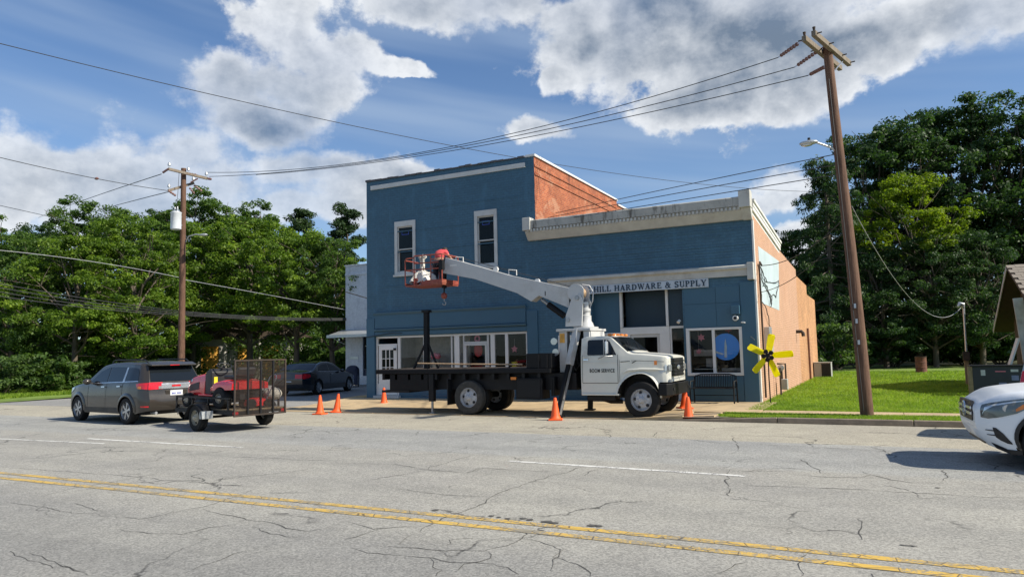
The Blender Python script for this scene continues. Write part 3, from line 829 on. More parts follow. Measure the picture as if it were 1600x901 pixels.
# glazed shop front
fy0, fy1 = YF+.05, YF+.13
bpart('front_frame', frame_xz(MB(), ST[0], ST[1], ST[2]+.002, ST[3]-.002, fy0, fy1, .075, .42, .07), 'white', B1, bevel=.006)
bpart('stall_board', MB().box(-15.6, ST[1]-.08, fy0-.012, fy0-.001, .21, .60), 'blue', B1)
zc0, zc1 = .625, 2.263
mull = [(-15.60, .12), (-14.52, .07), (-13.37, .06), (-13.16, .20), (-12.88, .05), (-11.93, .07), (-11.75, .16), (-11.22, .11)]
for x, w in mull:
    bpart('mullion', MB().box(x-w/2, x+w/2, fy0+.003, fy1-.003, zc0, zc1), 'white' if w > .1 else 'trim', B1, bevel=.004)
xs_ = [ST[0]+.075]+[m_[0] for m_ in mull]+[ST[1]-.075]; ws_ = [0]+[m_[1] for m_ in mull]+[0]
for i in range(1, len(xs_)-1):
    a, b_ = xs_[i]+ws_[i]/2+.002, xs_[i+1]-ws_[i+1]/2-.002
    if b_-a < .02: continue
    if i == 5:      # middle door with its own frame
        dr = bpart('door', frame_xz(MB(), a, b_, zc0, 2.0, fy0-.01, fy1-.01, .075, .10, .085), 'trim', B1, bevel=.004)
        bpart('pane', MB().box(a+.077, b_-.077, fy0+.02, fy0+.028, zc0+.102, 1.913), 'glass', dr)
        bpart('transom_bar', MB().box(a, b_, fy0+.001, fy1-.005, 2.003, 2.05), 'trim', B1)
        bpart('pane', MB().box(a, b_, fy0+.03, fy0+.038, 2.052, zc1), 'glass', B1)
        bpart('notice', MB().box(a+.26, a+.56, fy0+.005, fy0+.012, 1.02, 1.16), 'paper', dr)
    else:
        bpart('pane', MB().box(a, b_, fy0+.03, fy0+.038, zc0+.002, zc1), 'glass', B1)
# white nine-light door at the left
d0, d1 = -16.54, -15.662
mb = frame_xz(MB(), d0+.06, d1-.02, .215, 2.00, fy0-.03, fy0-.003, .14, .68, .16)
dr = bpart('door', mb, 'white', B1, bevel=.004)
ix0, ix1, iz0, iz1 = d0+.2, d1-.16, .897, 1.838
for k in (1, 2):
    xg = ix0+(ix1-ix0)*k/3; bpart('glazing_bar', MB().box(xg-.017, xg+.017, fy0-.027, fy0-.006, iz0, iz1), 'white', dr)
for r in range(3):
    for c in range(3):
        a = ix0+(ix1-ix0)*c/3+(.019 if c else 0); b_ = ix0+(ix1-ix0)*(c+1)/3-(.019 if c < 2 else 0)
        za = iz0+(iz1-iz0)*r/3+.012; zb = iz0+(iz1-iz0)*(r+1)/3-.012
        bpart('pane', MB().box(a, b_, fy0-.018, fy0-.012, za, zb), 'glass_up', dr)
        if r and c == 0: bpart('glazing_bar', MB().box(ix0, ix1, fy0-.0255, fy0-.0075, za-.024, za-.001), 'white', dr)
bpart('handle', MB().ball((d0+.13, fy0-.055, 1.02), .028), 'black', dr)
bpart('door_lamp', MB().box(d1-.12, d1-.04, fy0-.10, fy0-.031, 1.82, 1.90), 'black', B1)
bpart('transom_bar', MB().box(d0, d1, fy0-.02, fy0-.003, 2.003, 2.055), 'white', B1)
bpart('door_step', MB().box(-16.62, -15.5, YF-.14, YF-.003, .10, .20), 'trim', B1)
# room behind
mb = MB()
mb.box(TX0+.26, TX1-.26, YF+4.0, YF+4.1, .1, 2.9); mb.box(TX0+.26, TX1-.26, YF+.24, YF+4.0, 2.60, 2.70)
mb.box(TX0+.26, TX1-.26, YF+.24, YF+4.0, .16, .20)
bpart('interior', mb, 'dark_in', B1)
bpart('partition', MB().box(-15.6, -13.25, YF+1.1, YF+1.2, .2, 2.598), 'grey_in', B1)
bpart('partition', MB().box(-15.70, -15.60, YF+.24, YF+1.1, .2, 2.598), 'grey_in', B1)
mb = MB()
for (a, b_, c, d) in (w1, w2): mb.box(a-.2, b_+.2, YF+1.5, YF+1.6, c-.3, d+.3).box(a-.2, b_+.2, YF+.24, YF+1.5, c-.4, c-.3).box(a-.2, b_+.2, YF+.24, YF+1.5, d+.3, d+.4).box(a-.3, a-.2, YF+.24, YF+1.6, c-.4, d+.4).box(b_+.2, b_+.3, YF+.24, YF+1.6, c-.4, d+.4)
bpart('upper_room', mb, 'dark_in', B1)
mb = MB()   # sloping concrete step at the left corner
mb.prism([(-19.0, .0), (-17.02, .0), (-17.02, .20), (-17.5, .18)], YF+.25, YF+1.3, 'xz')
bpart('ramp_step', mb, 'concrete', B1)

# ---- single-storey shop
SX0, SX1, SZ = -10.02, -3.2, 5.96
B2 = thing('shop_building', 'single-storey blue fronted hardware shop with a salmon painted brick side wall', 'building', (-6.6, YF, .1))
bay = (-8.15, -5.27, .121, 3.45)
rw_ = (-5.20, -3.585, .86, 2.245)
bpart('front_wall', wall_front(MB(), SX0+.0004, SX1, -.05, 5.30, YF, [bay, (rw_[0]+.04, rw_[1]-.04, rw_[2]+.04, rw_[3]-.04)], .25), 'blue_brick', B2, norm=False)
for k in range(7):       # courses of corbelled brick under the cornice
    z = 4.12+k*.155
    bpart('course', MB().box(SX0+.15, SX1-.12-random.uniform(0, 2), YF-.012, YF-.0015, z, z+.045), 'blue_brick', B2)
# cornice: sloping bed mould, dentils, stained fascia, end blocks
bpart('cornice', MB().prism([(YF-.002, 5.30), (YF-.10, 5.30), (YF-.30, 5.54), (YF-.30, 5.655), (YF+.1, 5.655), (YF+.1, 5.302)], SX0-.24, SX1+.02, 'yz'), 'stone', B2)
bpart('fascia', MB().prism([(YF-.36, 5.66), (YF-.36, 5.90), (YF-.33, 5.93), (YF+.1, 5.97), (YF+.1, 5.66)], SX0-.24, SX1+.02, 'yz'), 'stone_streak', B2)
for i in range(58):
    x = SX0-.15+i*.117
    bpart('dentil', MB().box(x, x+.062, YF-.352, YF-.303, 5.555, 5.645), 'stone', B2)
bpart('end_block', MB().box(SX1-.26, SX1+.06, YF-.42, YF-.05, 5.60, 6.10), 'stone', B2, bevel=.015)
bpart('end_block', MB().box(SX0-.30, SX0-.02, YF-.40, YF-.05, 5.60, 6.02), 'stone', B2, bevel=.015)
bpart('end_bracket', MB().prism([(YF-.003, 5.28), (YF-.13, 5.28), (YF-.34, 5.595), (YF-.003, 5.595)], SX1-.20, SX1+.045, 'yz'), 'stone', B2)
# band above the sign
bpart('sign_band', MB().prism([(YF-.002, 3.69), (YF-.09, 3.69), (YF-.09, 3.86), (YF-.17, 3.90), (YF-.17, 3.97), (YF-.002, 4.02)], SX0+.45, SX1-.16, 'yz'), 'stone', B2)
bpart('band_block', MB().box(SX1-.155, SX1+.02, YF-.20, YF-.002, 3.56, 4.05), 'stone', B2, bevel=.012)
bpart('corner_trim', MB().box(SX1+.003, SX1+.05, YF-.03, YF+.11, .1, 5.28), 'white', B2)
# recessed entrance bay
ry = YF+.252
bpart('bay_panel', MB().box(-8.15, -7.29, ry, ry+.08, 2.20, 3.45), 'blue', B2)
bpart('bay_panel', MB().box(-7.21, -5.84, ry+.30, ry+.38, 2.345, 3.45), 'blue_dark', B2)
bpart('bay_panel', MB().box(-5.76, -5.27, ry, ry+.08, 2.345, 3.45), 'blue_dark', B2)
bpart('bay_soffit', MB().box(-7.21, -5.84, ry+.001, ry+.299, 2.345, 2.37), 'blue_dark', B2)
for x in (-7.25, -5.80): bpart('bay_post', MB().box(x-.038, x+.038, ry-.06, ry+.05, 2.345, 3.448), 'white', B2)
bpart('door_surround', frame_xz(MB(), -7.30, -5.75, .122, 2.34, ry-.03, ry+.08, .31, .06, .22), 'white', B2, bevel=.006)
dr = bpart('door', frame_xz(MB(), -6.985, -6.065, .185, 2.115, ry, ry+.05, .085, .75, .09), 'trim', B2, bevel=.005)
bpart('pane', MB().box(-6.898, -6.152, ry+.02, ry+.028, .938, 2.022), 'glass_up', dr)
sl = bpart('sidelight', frame_xz(MB(), -5.745, -5.272, .122, 2.34, ry-.01, ry+.06, .05, .5, .07), 'white', B2, bevel=.005)
bpart('pane', MB().box(-5.693, -5.324, ry+.02, ry+.028, .625, 2.268), 'glass', sl)
wn = bpart('window', frame_xz(MB(), -8.149, -7.305, .7, 2.195, ry-.02, ry+.06, .07), 'white', B2, bevel=.005)
bpart('pane', MB().box(-8.077, -7.377, ry+.02, ry+.028, .772, 2.123), 'glass', wn)
bpart('bay_apron', MB().box(-8.149, -7.305, ry, ry+.08, .122, .697), 'blue', B2)
# blue pier and outer window at the left, half hidden by the crane
wn = bpart('window', frame_xz(MB(), -9.30, -8.62, 1.30, 2.16, YF-.04, YF-.002, .07), 'white', B2, bevel=.005)
bpart('pane', MB().box(-9.228, -8.692, YF-.02, YF-.014, 1.372, 2.088), 'clear_lens', wn)
bpart('pipe', MB().tube([(-8.30, YF-.05, .12), (-8.30, YF-.05, 3.42)], .035, 8), 'blue', B2)
# right bay
wn = bpart('window', frame_xz(MB(), rw_[0], rw_[1], rw_[2], rw_[3], YF-.035, YF+.10, .10, .085, .07), 'white', B2, bevel=.006)
bpart('mullion', MB().box(-4.45, -4.37, YF-.03, YF+.095, rw_[2]+.087, rw_[3]-.072), 'white', wn)
bpart('pane', MB().box(rw_[0]+.102, -4.452, YF+.03, YF+.038, rw_[2]+.087, rw_[3]-.072), 'glass', wn)
bpart('pane', MB().box(-4.368, rw_[1]-.102, YF+.03, YF+.038, rw_[2]+.087, rw_[3]-.072), 'glass', wn)
bpart('panel', MB().box(-5.22, -4.30, YF-.02, YF-.002, 2.95, 3.42), 'blue', B2); bpart('panel', MB().box(-4.29, -3.62, YF-.02, YF-.002, 2.95, 3.42), 'blue', B2)
bpart('panel', MB().box(-5.22, -4.30, YF-.018, YF-.002, 2.27, 2.94), 'blue', B2); bpart('panel', MB().box(-4.29, -3.62, YF-.018, YF-.002, 2.27, 2.94), 'blue', B2)
bpart('panel', MB().box(-5.22, -3.62, YF-.018, YF-.002, .14, .84), 'blue', B2)
bpart('pilaster', MB().box(-3.60, SX1, YF-.045, YF-.002, .12, 3.52), 'blue', B2, bevel=.006)
vb = bpart('vent_box', MB().box(-3.86, -3.62, YF-.16, YF-.021, 2.60, 2.85), 'blue', B2, bevel=.01)
cm = bpart('security_camera', MB().lathe([(.0005, -.06), (.075, -.055), (.085, 0), (.07, .05), (.001, .055)], 14, 'y', (-3.75, YF-.10, 2.49)), 'white', B2, smooth=40)
bpart('lens', MB().lathe([(.001, -.075), (.042, -.07), (.045, -.058)], 12, 'y', (-3.75, YF-.10, 2.49)), 'black', cm)
bpart('wall_lamp', MB().tube([(-5.36, YF-.01, 2.48), (-5.36, YF-.12, 2.48), (-5.38, YF-.17, 2.42)], [.03, .035, .05], 8), 'white', B2, smooth=50)
bpart('wall_lamp', MB().tube([(-3.60, YF-.05, 2.36), (-3.58, YF-.16, 2.36), (-3.48, YF-.18, 2.35)], [.012, .018, .02], 8), 'white', B2, smooth=50)
bpart('flag_stick', MB().tube([(-3.36, YF-.06, 1.95), (-3.22, YF-.35, 1.86)], .012, 6), 'steel', B2)
# interior
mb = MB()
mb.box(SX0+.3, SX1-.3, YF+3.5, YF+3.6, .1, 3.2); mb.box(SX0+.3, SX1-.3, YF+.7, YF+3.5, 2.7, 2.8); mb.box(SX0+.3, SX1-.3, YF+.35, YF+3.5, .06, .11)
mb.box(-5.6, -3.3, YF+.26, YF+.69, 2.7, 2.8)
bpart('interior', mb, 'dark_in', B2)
for (x0_, x1_, z0_, z1_, m_) in ((-5.1, -4.5, 1.42, 1.60, 'grey_in'), (-5.1, -4.46, 1.02, 1.05, 'cream'), (-4.75, -4.5, 1.1, 1.35, 'grey_in'), (-4.3, -3.7, .98, 1.06, 'grey_in')):
    bpart('shelf', MB().box(x0_, x1_, YF+.45, YF+.9, z0_, z1_), m_, B2)
# salmon side wall with its stepped top
P_ = [W(1217, 391, x=SX1), W(1243, 421, x=SX1), W(1245, 431, x=SX1), W(1260, 446, x=SX1), W(1261, 460, x=SX1), W(1273, 469, x=SX1), W(1278, 560, x=SX1)]
y2, y3, yE = P_[1].y, P_[3].y, P_[5].y
poly = [(YF+.003, -.05), (YF+.003, 5.68), (27.45, 5.12), (y2, P_[1].z), (y2, P_[2].z), (y2, -.05)]
bpart('side_wall', MB().prism(poly, SX1-.25, SX1, 'yz'), 'salmon', B2)
bpart('side_wall', MB().prism([(y2+.002, -.05), (y2+.002, P_[2].z), (y3, P_[3].z), (y3, P_[4].z), (yE, P_[5].z), (yE, -.05)], SX1-.25, SX1-.012, 'yz'), 'salmon_raw', B2)
zt = lambda y: 5.92+(5.42-5.92)*(y-YF)/6.15
for (o0, o1, t_) in ((-.32, -.20, .05), (-.195, -.085, .065), (-.08, .0, .10)):
    ya, yb = YF+.115, 27.5
    bpart('side_trim', MB().prism([(ya, zt(ya)+o0), (yb, zt(yb)+o0), (yb, zt(yb)+o1), (ya, zt(ya)+o1)], SX1+.002, SX1+t_, 'yz'), 'white', B2)
bpart('parapet', MB().prism([(YF+.115, 5.5), (27.5, 5.0), (27.5, zt(27.5)), (YF+.115, zt(YF))], SX1-.2, SX1+.001, 'yz'), 'white', B2)
bpart('roof', MB().prism([(YF+.2, 5.2), (yE, P_[5].z-.35), (yE, P_[5].z-.45), (YF+.2, 5.1)], SX0+.01, SX1-.26, 'yz'), 'roofing', B2)
bpart('rear_wall', MB().box(SX0+.01, SX1-.26, yE-.25, yE, -.05, P_[5].z-.46), 'salmon_raw', B2)
pa = [W(1184.2, 384.3, x=SX1), W(1216.4, 407.6, x=SX1), W(1217.5, 484.8, x=SX1), W(1189.7, 473, x=SX1)]
bpart('painted_panel', MB().prism([(p.y, p.z) for p in pa], SX1+.001, SX1+.006, 'yz'), 'patch', B2)
# service drop on the side wall
bpart('conduit', MB().tube([(SX1+.06, 22.05, .2), (SX1+.06, 22.05, 4.05), (SX1+.07, 22.15, 4.14), (SX1+.09, 22.32, 4.05)], .028, 8), 'rust', B2)
mbx = bpart('meter_box', MB().box(SX1+.001, SX1+.16, 22.75, 23.25, 1.45, 2.25), 'galv', B2, bevel=.01)
bpart('meter', MB().lathe([(.09, 0), (.09, .08), (.06, .11), (.001, .115)], 14, 'x', (SX1+.16, 23.0, 1.95)), 'dark_lens', mbx)
bpart('meter_cover', MB().box(SX1+.161, SX1+.19, 22.8, 23.2, 1.5, 1.78), 'ac_body', mbx)
for k, pts in enumerate(([(22.3, 4.05), (23.2, 3.75), (24.4, 3.72), (26.6, 3.95)], [(22.3, 4.0), (22.9, 3.5), (23.6, 3.45), (24.1, 3.0), (24.9, 3.35), (25.8, 3.3), (26.5, 3.9)],
                         [(22.9, 3.72), (23.8, 3.55), (24.3, 3.25), (24.2, 2.9)], [(22.25, 3.6), (22.5, 3.0), (23.2, 2.65), (23.9, 2.2), (23.6, 1.7)])):
    fine = []
    for i in range(len(pts)-1):
        for j in range(4):
            q = j/4; fine.append((SX1+.04+.03*math.sin(i*2+j+k), pts[i][0]*(1-q)+pts[i+1][0]*q, pts[i][1]*(1-q)+pts[i+1][1]*q+.05*math.sin(q*3.14)*(1 if k % 2 else -1)))
    fine.append((SX1+.04, *pts[-1]))
    bpart('loose_cable', MB().tube(fine, .014, 5), 'wire', B2)
yp = W(1261, 520, x=SX1).y
bpart('down_pipe', MB().tube([(SX1+.05, yp, .1), (SX1+.05, yp-.1, W(1257, 512, x=SX1).z)], .045, 8), 'rust_drum', B2)
yv = W(1243, 503, x=SX1).y
bpart('wall_vent', MB().tube([(SX1, yv, 2.25), (SX1+.20, yv, 2.25), (SX1+.26, yv, 2.18), (SX1+.27, yv, 2.05)], .07, 8), 'rust', B2, smooth=50)

# ---- shop sign, with cut-out serif letters
def arc_pts(cx, cz, rx, rz, a0, a1, n=12):
    return [(cx+rx*math.cos(R_(a0+(a1-a0)*i/n)), cz+rz*math.sin(R_(a0+(a1-a0)*i/n))) for i in range(n+1)]
class Glyph:
    def __init__(self): self.mb = MB()
    def rect(self, x0, z0, x1, z1): self.mb.prism([(x0, z0), (x1, z0), (x1, z1), (x0, z1)], -.014, 0); return self
    def quad(self, *p): self.mb.prism(list(p), -.0142, 0); return self
    def arc(self, cx, cz, rx, rz, a0, a1, t0, t1=None, n=12):
        """stroke along an ellipse, t0 thick where vertical, t1 where horizontal"""
        t1 = t1 or t0
        for i in range(n):
            a, b = R_(a0+(a1-a0)*i/n), R_(a0+(a1-a0)*(i+1)/n)
            def pp(q, s):
                t = t1+(t0-t1)*abs(math.cos(q))
                return (cx+(rx+s*t/2)*math.cos(q), cz+(rz+s*t/2)*math.sin(q))
            p = [pp(a, 1), pp(b, 1), pp(b, -1), pp(a, -1)]
            self.mb.prism(p, -.0138, 0)
        return self
def serif_glyph(ch):
    g = Glyph(); T, t, s = .20, .09, .075
    def stem(x, w=T, top=True, bot=True):
        g.rect(x-w/2, 0, x+w/2, 1)
        if bot: g.rect(x-w/2-.08, 0, x+w/2+.08, s)
        if top: g.rect(x-w/2-.08, 1-s, x+w/2+.08, 1)
    if ch == 'H': stem(.19); stem(.79); g.rect(.28, .46, .70, .46+t); return g, .98
    if ch == 'I': stem(.19); return g, .38
    if ch == 'L': stem(.19); g.rect(.29, 0, .74, t); g.rect(.66, 0, .74, .30); return g, .78
    if ch == 'E': stem(.19); g.rect(.29, 0, .76, t); g.rect(.68, 0, .76, .28); g.rect(.29, 1-t, .72, 1); g.rect(.64, .74, .72, 1); g.rect(.29, .47, .56, .47+t); g.rect(.50, .38, .57, .64); return g, .80
    if ch == 'A': g.quad((.06, 0), (.16, 0), (.50, 1), (.40, 1)); g.quad((.64, 0), (.88, 0), (.54, 1), (.36, 1)); g.rect(.24, .30, .68, .30+t); g.rect(-.02, 0, .26, s); g.rect(.55, 0, .96, s); return g, .94
    if ch in 'RP':
        stem(.19); g.arc(.40, .735, .24, .225, -90, 90, .19, t); g.rect(.26, 1-t, .42, 1); g.rect(.26, .47, .42, .47+t)
        if ch == 'R': g.quad((.34, .50), (.54, .50), (.92, 0), (.70, 0)); g.rect(.66, 0, .98, s)
        return g, (.96 if ch == 'R' else .76)
    if ch == 'D': stem(.19); g.arc(.38, .5, .40, .455, -90, 90, .21, t); g.rect(.26, 1-t, .40, 1); g.rect(.26, 0, .40, t); return g, .92
    if ch == 'W':
        g.quad((.04, 1), (.27, 1), (.50, 0), (.38, 0)); g.quad((.38, 0), (.46, 0), (.70, 1), (.62, 1)); g.quad((.50, 1), (.73, 1), (.98, 0), (.86, 0)); g.quad((.86, 0), (.94, 0), (1.22, 1), (1.13, 1))
        g.rect(-.04, 1-s, .34, 1); g.rect(1.04, 1-s, 1.30, 1); return g, 1.26
    if ch == 'S':
        g.arc(.36, .735, .25, .225, 20, 250, .16, .11); g.arc(.37, .27, .27, .235, -160, 75, .17, .11); g.quad((.14, .66), (.26, .73), (.60, .34), (.52, .24)); g.rect(.58, .72, .65, 1); g.rect(.06, 0, .13, .30); return g, .72
    if ch == 'U': g.rect(.12, .30, .12+T, 1); g.rect(.70, .30, .79, 1); g.arc(.475, .31, .285, .265, 180, 360, .15, .12); g.rect(.02, 1-s, .42, 1); g.rect(.60, 1-s, .88, 1); return g, .90
    if ch == 'Y': g.quad((.02, 1), (.26, 1), (.52, .44), (.36, .44)); g.quad((.78, 1), (.88, 1), (.54, .44), (.42, .44)); g.rect(.345, 0, .545, .46); g.rect(.25, 0, .64, s); g.rect(-.04, 1-s, .34, 1); g.rect(.66, 1-s, .98, 1); return g, .90
    if ch == 'C': g.arc(.46, .5, .36, .445, 48, 312, .20, .10, 18); g.rect(.70, .66, .78, .98); g.rect(.72, .04, .78, .26); return g, .84
    if ch == 'O': g.arc(.48, .5, .37, .445, 0, 360, .20, .10, 22); return g, .96
    if ch == '&':
        g.arc(.42, .77, .17, .18, 0, 360, .13, .09, 14); g.arc(.36, .27, .27, .235, 60, 330, .17, .10, 14); g.quad((.24, .74), (.42, .70), (.94, 0), (.72, 0)); g.quad((.56, .20), (.66, .16), (.86, .56), (.77, .58)); g.rect(.68, .54, .98, .61); g.rect(.68, 0, 1.0, s); return g, 1.0
    return g, .45
sign = thing('shop_sign', 'long pale board with dark serif letters fixed above the hardware shop door', 'sign', (-6.4, YF-.05, 3.43))
bd = bpart('board', MB().box(-8.95, -4.47, YF-.085, YF-.012, 3.425, 3.685), 'sign_board', sign, bevel=.006)
TXT = 'CROSS HILL HARDWARE & SUPPLY'
adv = []
for ch in TXT:
    if ch == ' ': adv.append(.52)
    else: adv.append(serif_glyph(ch)[1]+.12)
LH = .178
xh, xb = W(927.5, 448, y=YF-.09).x, W(1103.5, 440, y=YF-.09).x      # from the H of HILL to the end
kx = (xb-xh)/(sum(adv[6:])-.12)
xa = xh-kx*sum(adv[:6])
xcur = xa; cache = {}
for ch, a in zip(TXT, adv):
    if ch != ' ':
        if ch not in cache:
            g, _ = serif_glyph(ch)
            g.mb.v = [(p[0]*kx, p[1], p[2]*LH) for p in g.mb.v]
            cache[ch] = g.mb.mesh('letter'); fix_normals(cache[ch])
        o = obj('letter', cache[ch], 'letter', bd); o.location = (xcur, YF-.086, 3.467)
    xcur += a*kx

# ---- things on show behind the windows
def single(name, label, cat, mb, mat, group=None, **k):
    return tag(obj(name, mb, mat, **k), label, cat, group)
def star(mb, c, r, y0, y1, n=5):
    mb.prism([(c[0]+(r if i % 2 == 0 else r*.55)*math.sin(math.pi*i/n), c[1]+(r if i % 2 == 0 else r*.55)*math.cos(math.pi*i/n)) for i in range(2*n)], y0, y1); return mb
def hang_star(px, py, mat, lab):
    p = W(px, py, y=YF+.22)
    t = thing('ornament', lab, 'ornament', (p.x, p.y, p.z-.1))
    bpart('star', star(MB(), (p.x, p.z), .125, p.y-.01, p.y+.01), mat, t); bpart('cord', MB().tube([(p.x, p.y, p.z+.1), (p.x, p.y, p.z+.34)], .004, 4), 'cream', t)
hang_star(771, 545, 'cream', 'pale star ornament hanging in the two-storey shop window left of the pink one')
hang_star(804, 545, 'pink', 'pink star ornament hanging in the rightmost pane of the two-storey shop')
t = thing('ornament', 'pink and red hanging ornament behind the glass door of the two-storey shop', 'ornament', (-12.42, YF+.25, 1.3))
bpart('bow', MB().lathe([(.06, -.012), (.12, -.012), (.12, .012), (.06, .012), (.06, -.012)], 16, 'y', (-12.42, YF+.2, 2.15)), 'pink', t)
bpart('heart', MB().ball((-12.42, YF+.25, 1.76), .17, 12, 8, (1, .2, 1.4)), 'red_cloth', t, smooth=60)
p = W(681, 560, y=YF+.35)
t = thing('figurine', 'standing figurine with a pink ribbon top and cream coat in the shop window', 'figurine', (p.x, p.y, .63))
bpart('base', MB().box(p.x-.16, p.x+.16, p.y-.1, p.y+.1, .63, .74), 'cream', t); bpart('coat', MB().lathe([(.13, .745), (.15, .9), (.13, 1.3), (.16, 1.38), (.06, 1.46)], 14, 'z', (p.x, p.y, 0)), 'cream', t, smooth=40)
bpart('belt', MB().lathe([(.145, .95), (.165, .97), (.165, 1.1), (.14, 1.12)], 14, 'z', (p.x, p.y, 0)), 'red_cloth', t)
bpart('ribbon', MB().ball((p.x-.09, p.y, 1.58), .11).ball((p.x+.09, p.y, 1.58), .11).ball((p.x, p.y-.04, 1.62), .09), 'pink', t, smooth=60)
p = W(632, 548, y=YF+.9)
t = thing('wreath', 'dark twig wreath with a pale bow on the partition by the white door', 'wreath', (p.x, p.y, p.z))
mb = MB()
for k in range(26):
    a = k*2*math.pi/26; mb.ball((p.x+.25*math.cos(a)+random.uniform(-.03, .03), p.y+.12, p.z+.3*math.sin(a)+random.uniform(-.03, .03)), random.uniform(.05, .09), 6, 4)
bpart('twigs', mb, 'bark', t); bpart('bow', MB().ball((p.x+.05, p.y-.0, p.z), .09, 8, 6, (1, .4, 1.2)), 'cream', t, smooth=60)
single('bowl', 'red bowl on the window sill under the wreath', 'bowl', MB().lathe([(.08, .86), (.16, .94), (.17, 1.04), (.15, 1.04), (.12, .9)], 14, 'z', (W(636, 565, y=YF+.5).x, YF+.5, 0)), 'red_cloth')
p = W(770, 572, y=YF+.35)
t = thing('toy_heap', 'heap of pale and pink soft toys in the shop window by the yellow tub', 'toys', (p.x, p.y, .63))
for (a, b_, r, m_) in ((-.1, .83, .16, 'cream'), (.1, .86, .15, 'cream'), (.28, .78, .14, 'pink'), (.45, .75, .12, 'red_cloth')):
    bpart('soft_toy', MB().ball((p.x+a, p.y, b_), r, 10, 7, (1.1, .8, 1)), m_, t, smooth=60)
p = W(804, 569, y=YF+.3)
single('tub', 'small yellow tub in the shop window beside the brown basket', 'tub', MB().lathe([(.085, -.1), (.10, .09), (.09, .09), (.075, -.08), (.001, -.08)], 12, 'z', (p.x, p.y, p.z)), 'yellow_obj')
p = W(815, 560, y=YF+.45)
t = thing('basket', 'brown wicker basket of dried flowers at the right of the two-storey shop window', 'basket', (p.x, p.y, .63))
bpart('wicker', MB().lathe([(.16, .63), (.26, .95), (.23, .95), (.14, .66)], 14, 'z', (p.x, p.y, 0)), 'rust_drum', t)
mb = MB()
for k in range(40): mb.ball((p.x+random.gauss(0, .15), p.y+random.gauss(0, .08), 1.08+random.gauss(0, .14)), random.uniform(.03, .06), 5, 4)
bpart('flowers', mb, 'rust_drum', t)
c = W(1134, 541.5, y=YF+.055)
t = thing('window_disc', 'big round blue disc with a pale mark inside the right shop window', 'sign', (c.x, c.y, c.z-.38))
bpart('disc', MB().lathe([(.001, 0), (.385, 0), (.385, .02), (.001, .02)], 40, 'y', (c.x, c.y, c.z)), 'disc_blue', t)
bpart('mark', MB().prism([(c.x-.05, c.z-.30), (c.x+.01, c.z-.31), (c.x+.035, c.z), (c.x+.0, c.z+.24), (c.x-.03, c.z+.10)], c.y-.012, c.y-.004), 'pale_print', t)
bpart('mark', MB().prism([(c.x-.34, c.z-.16), (c.x-.10, c.z-.23), (c.x-.06, c.z-.20), (c.x-.28, c.z-.11)], c.y-.012, c.y-.004), 'pale_print', t)
for (px, py, m_, lab) in ((1095.5, 527, 'pink', 'pink paper ornament high in the right shop window'), (1092, 549, 'pink', 'rose paper ornament hanging lower in the right shop window'), (1119, 526, 'cream', 'pale paper ornament just left of the blue disc'), (1138, 514, 'red_cloth', 'dark red paper ornament above the blue disc')):
    p = W(px, py, y=YF+.3)
    t = thing('ornament', lab, 'ornament', (p.x, p.y, p.z))
    bpart('paper', star(MB(), (p.x, p.z), .115 if py < 540 else .09, p.y-.01, p.y+.01, 6), m_, t); bpart('cord', MB().tube([(p.x, p.y, p.z+.1), (p.x, p.y, 2.6)], .003, 4), 'cream', t)

# ---- pale neighbour building with a metal awning
NY = 33.3; NX0 = W(540, 500, y=NY).x
NT_ = W(556, 415, y=NY).z
B3 = thing('brick_building', 'pale grey painted brick building with a sloping metal awning behind the black sedan', 'building', (NX0+4, NY, 0))
op = (NX0+1.25, NX0+4.6, .5, 2.75)
bpart('front_wall', wall_front(MB(), NX0, NX0+10, -.05, NT_, NY, [op], .4), 'nbr', B3, norm=False)
bpart('side_wall', MB().box(NX0, NX0+.3, NY+.003, NY+14, -.05, NT_-.05), 'nbr', B3)
bpart('side_wall', MB().box(NX0+9.7, NX0+10, NY+.003, NY+14, -.05, NT_-.05), 'nbr', B3)
bpart('roof', MB().box(NX0+.31, NX0+9.69, NY+.2, NY+14, NT_-.5, NT_-.4), 'roofing', B3)
for i in range(16):
    bpart('coping_stone', MB().box(NX0-.05+i*.63, NX0+.57+i*.63, NY-.05, NY+.3, NT_+.002, NT_+.07), 'nbr', B3, bevel=.01)
bpart('corbel', MB().box(NX0, NX0+10, NY-.05, NY-.002, NT_-.55, NT_-.45), 'nbr', B3)
bpart('stall_board', MB().box(op[0], op[1], NY+.1, NY+.2, .0, .88), 'mail_blue', B3)
wn = bpart('window', frame_xz(MB(), op[0]+.002, op[1]-.002, .9, 2.74, NY+.12, NY+.2, .08), 'black', B3)
for k in range(5):
    x = op[0]+.1+k*.72; bpart('glazing_bar', MB().box(x-.015, x+.015, NY+.11, NY+.118, .98, 2.66), 'black', wn)
bpart('transom_bar', MB().box(op[0]+.09, op[1]-.09, NY+.10, NY+.119, 2.18, 2.23), 'ac_body', wn)
bpart('pane', MB().box(op[0]+.085, op[1]-.085, NY+.15, NY+.16, .985, 2.655), 'car_glass', wn)
for k in range(8):
    x = NX0-.25+k*.62
    bpart('awning_sheet', MB().prism([(NY-1.3, 2.80), (NY-.004, 3.15), (NY-.004, 3.18), (NY-1.3, 2.84)], x, x+.60, 'yz'), 'galv', B3)
bpart('awning_edge', MB().box(NX0-.25, NX0+4.7, NY-1.36, NY-1.302, 2.70, 2.86), 'galv', B3)
for x in (NX0-.1, NX0+4.5): bpart('awning_brace', MB().tube([(x, NY-.01, 2.35), (x, NY-1.25, 2.79)], .02, 6), 'galv', B3)
bpart('notice', MB().box(NX0+.35, NX0+.95, NY-.02, NY-.002, 1.45, 1.62), 'galv', B3)
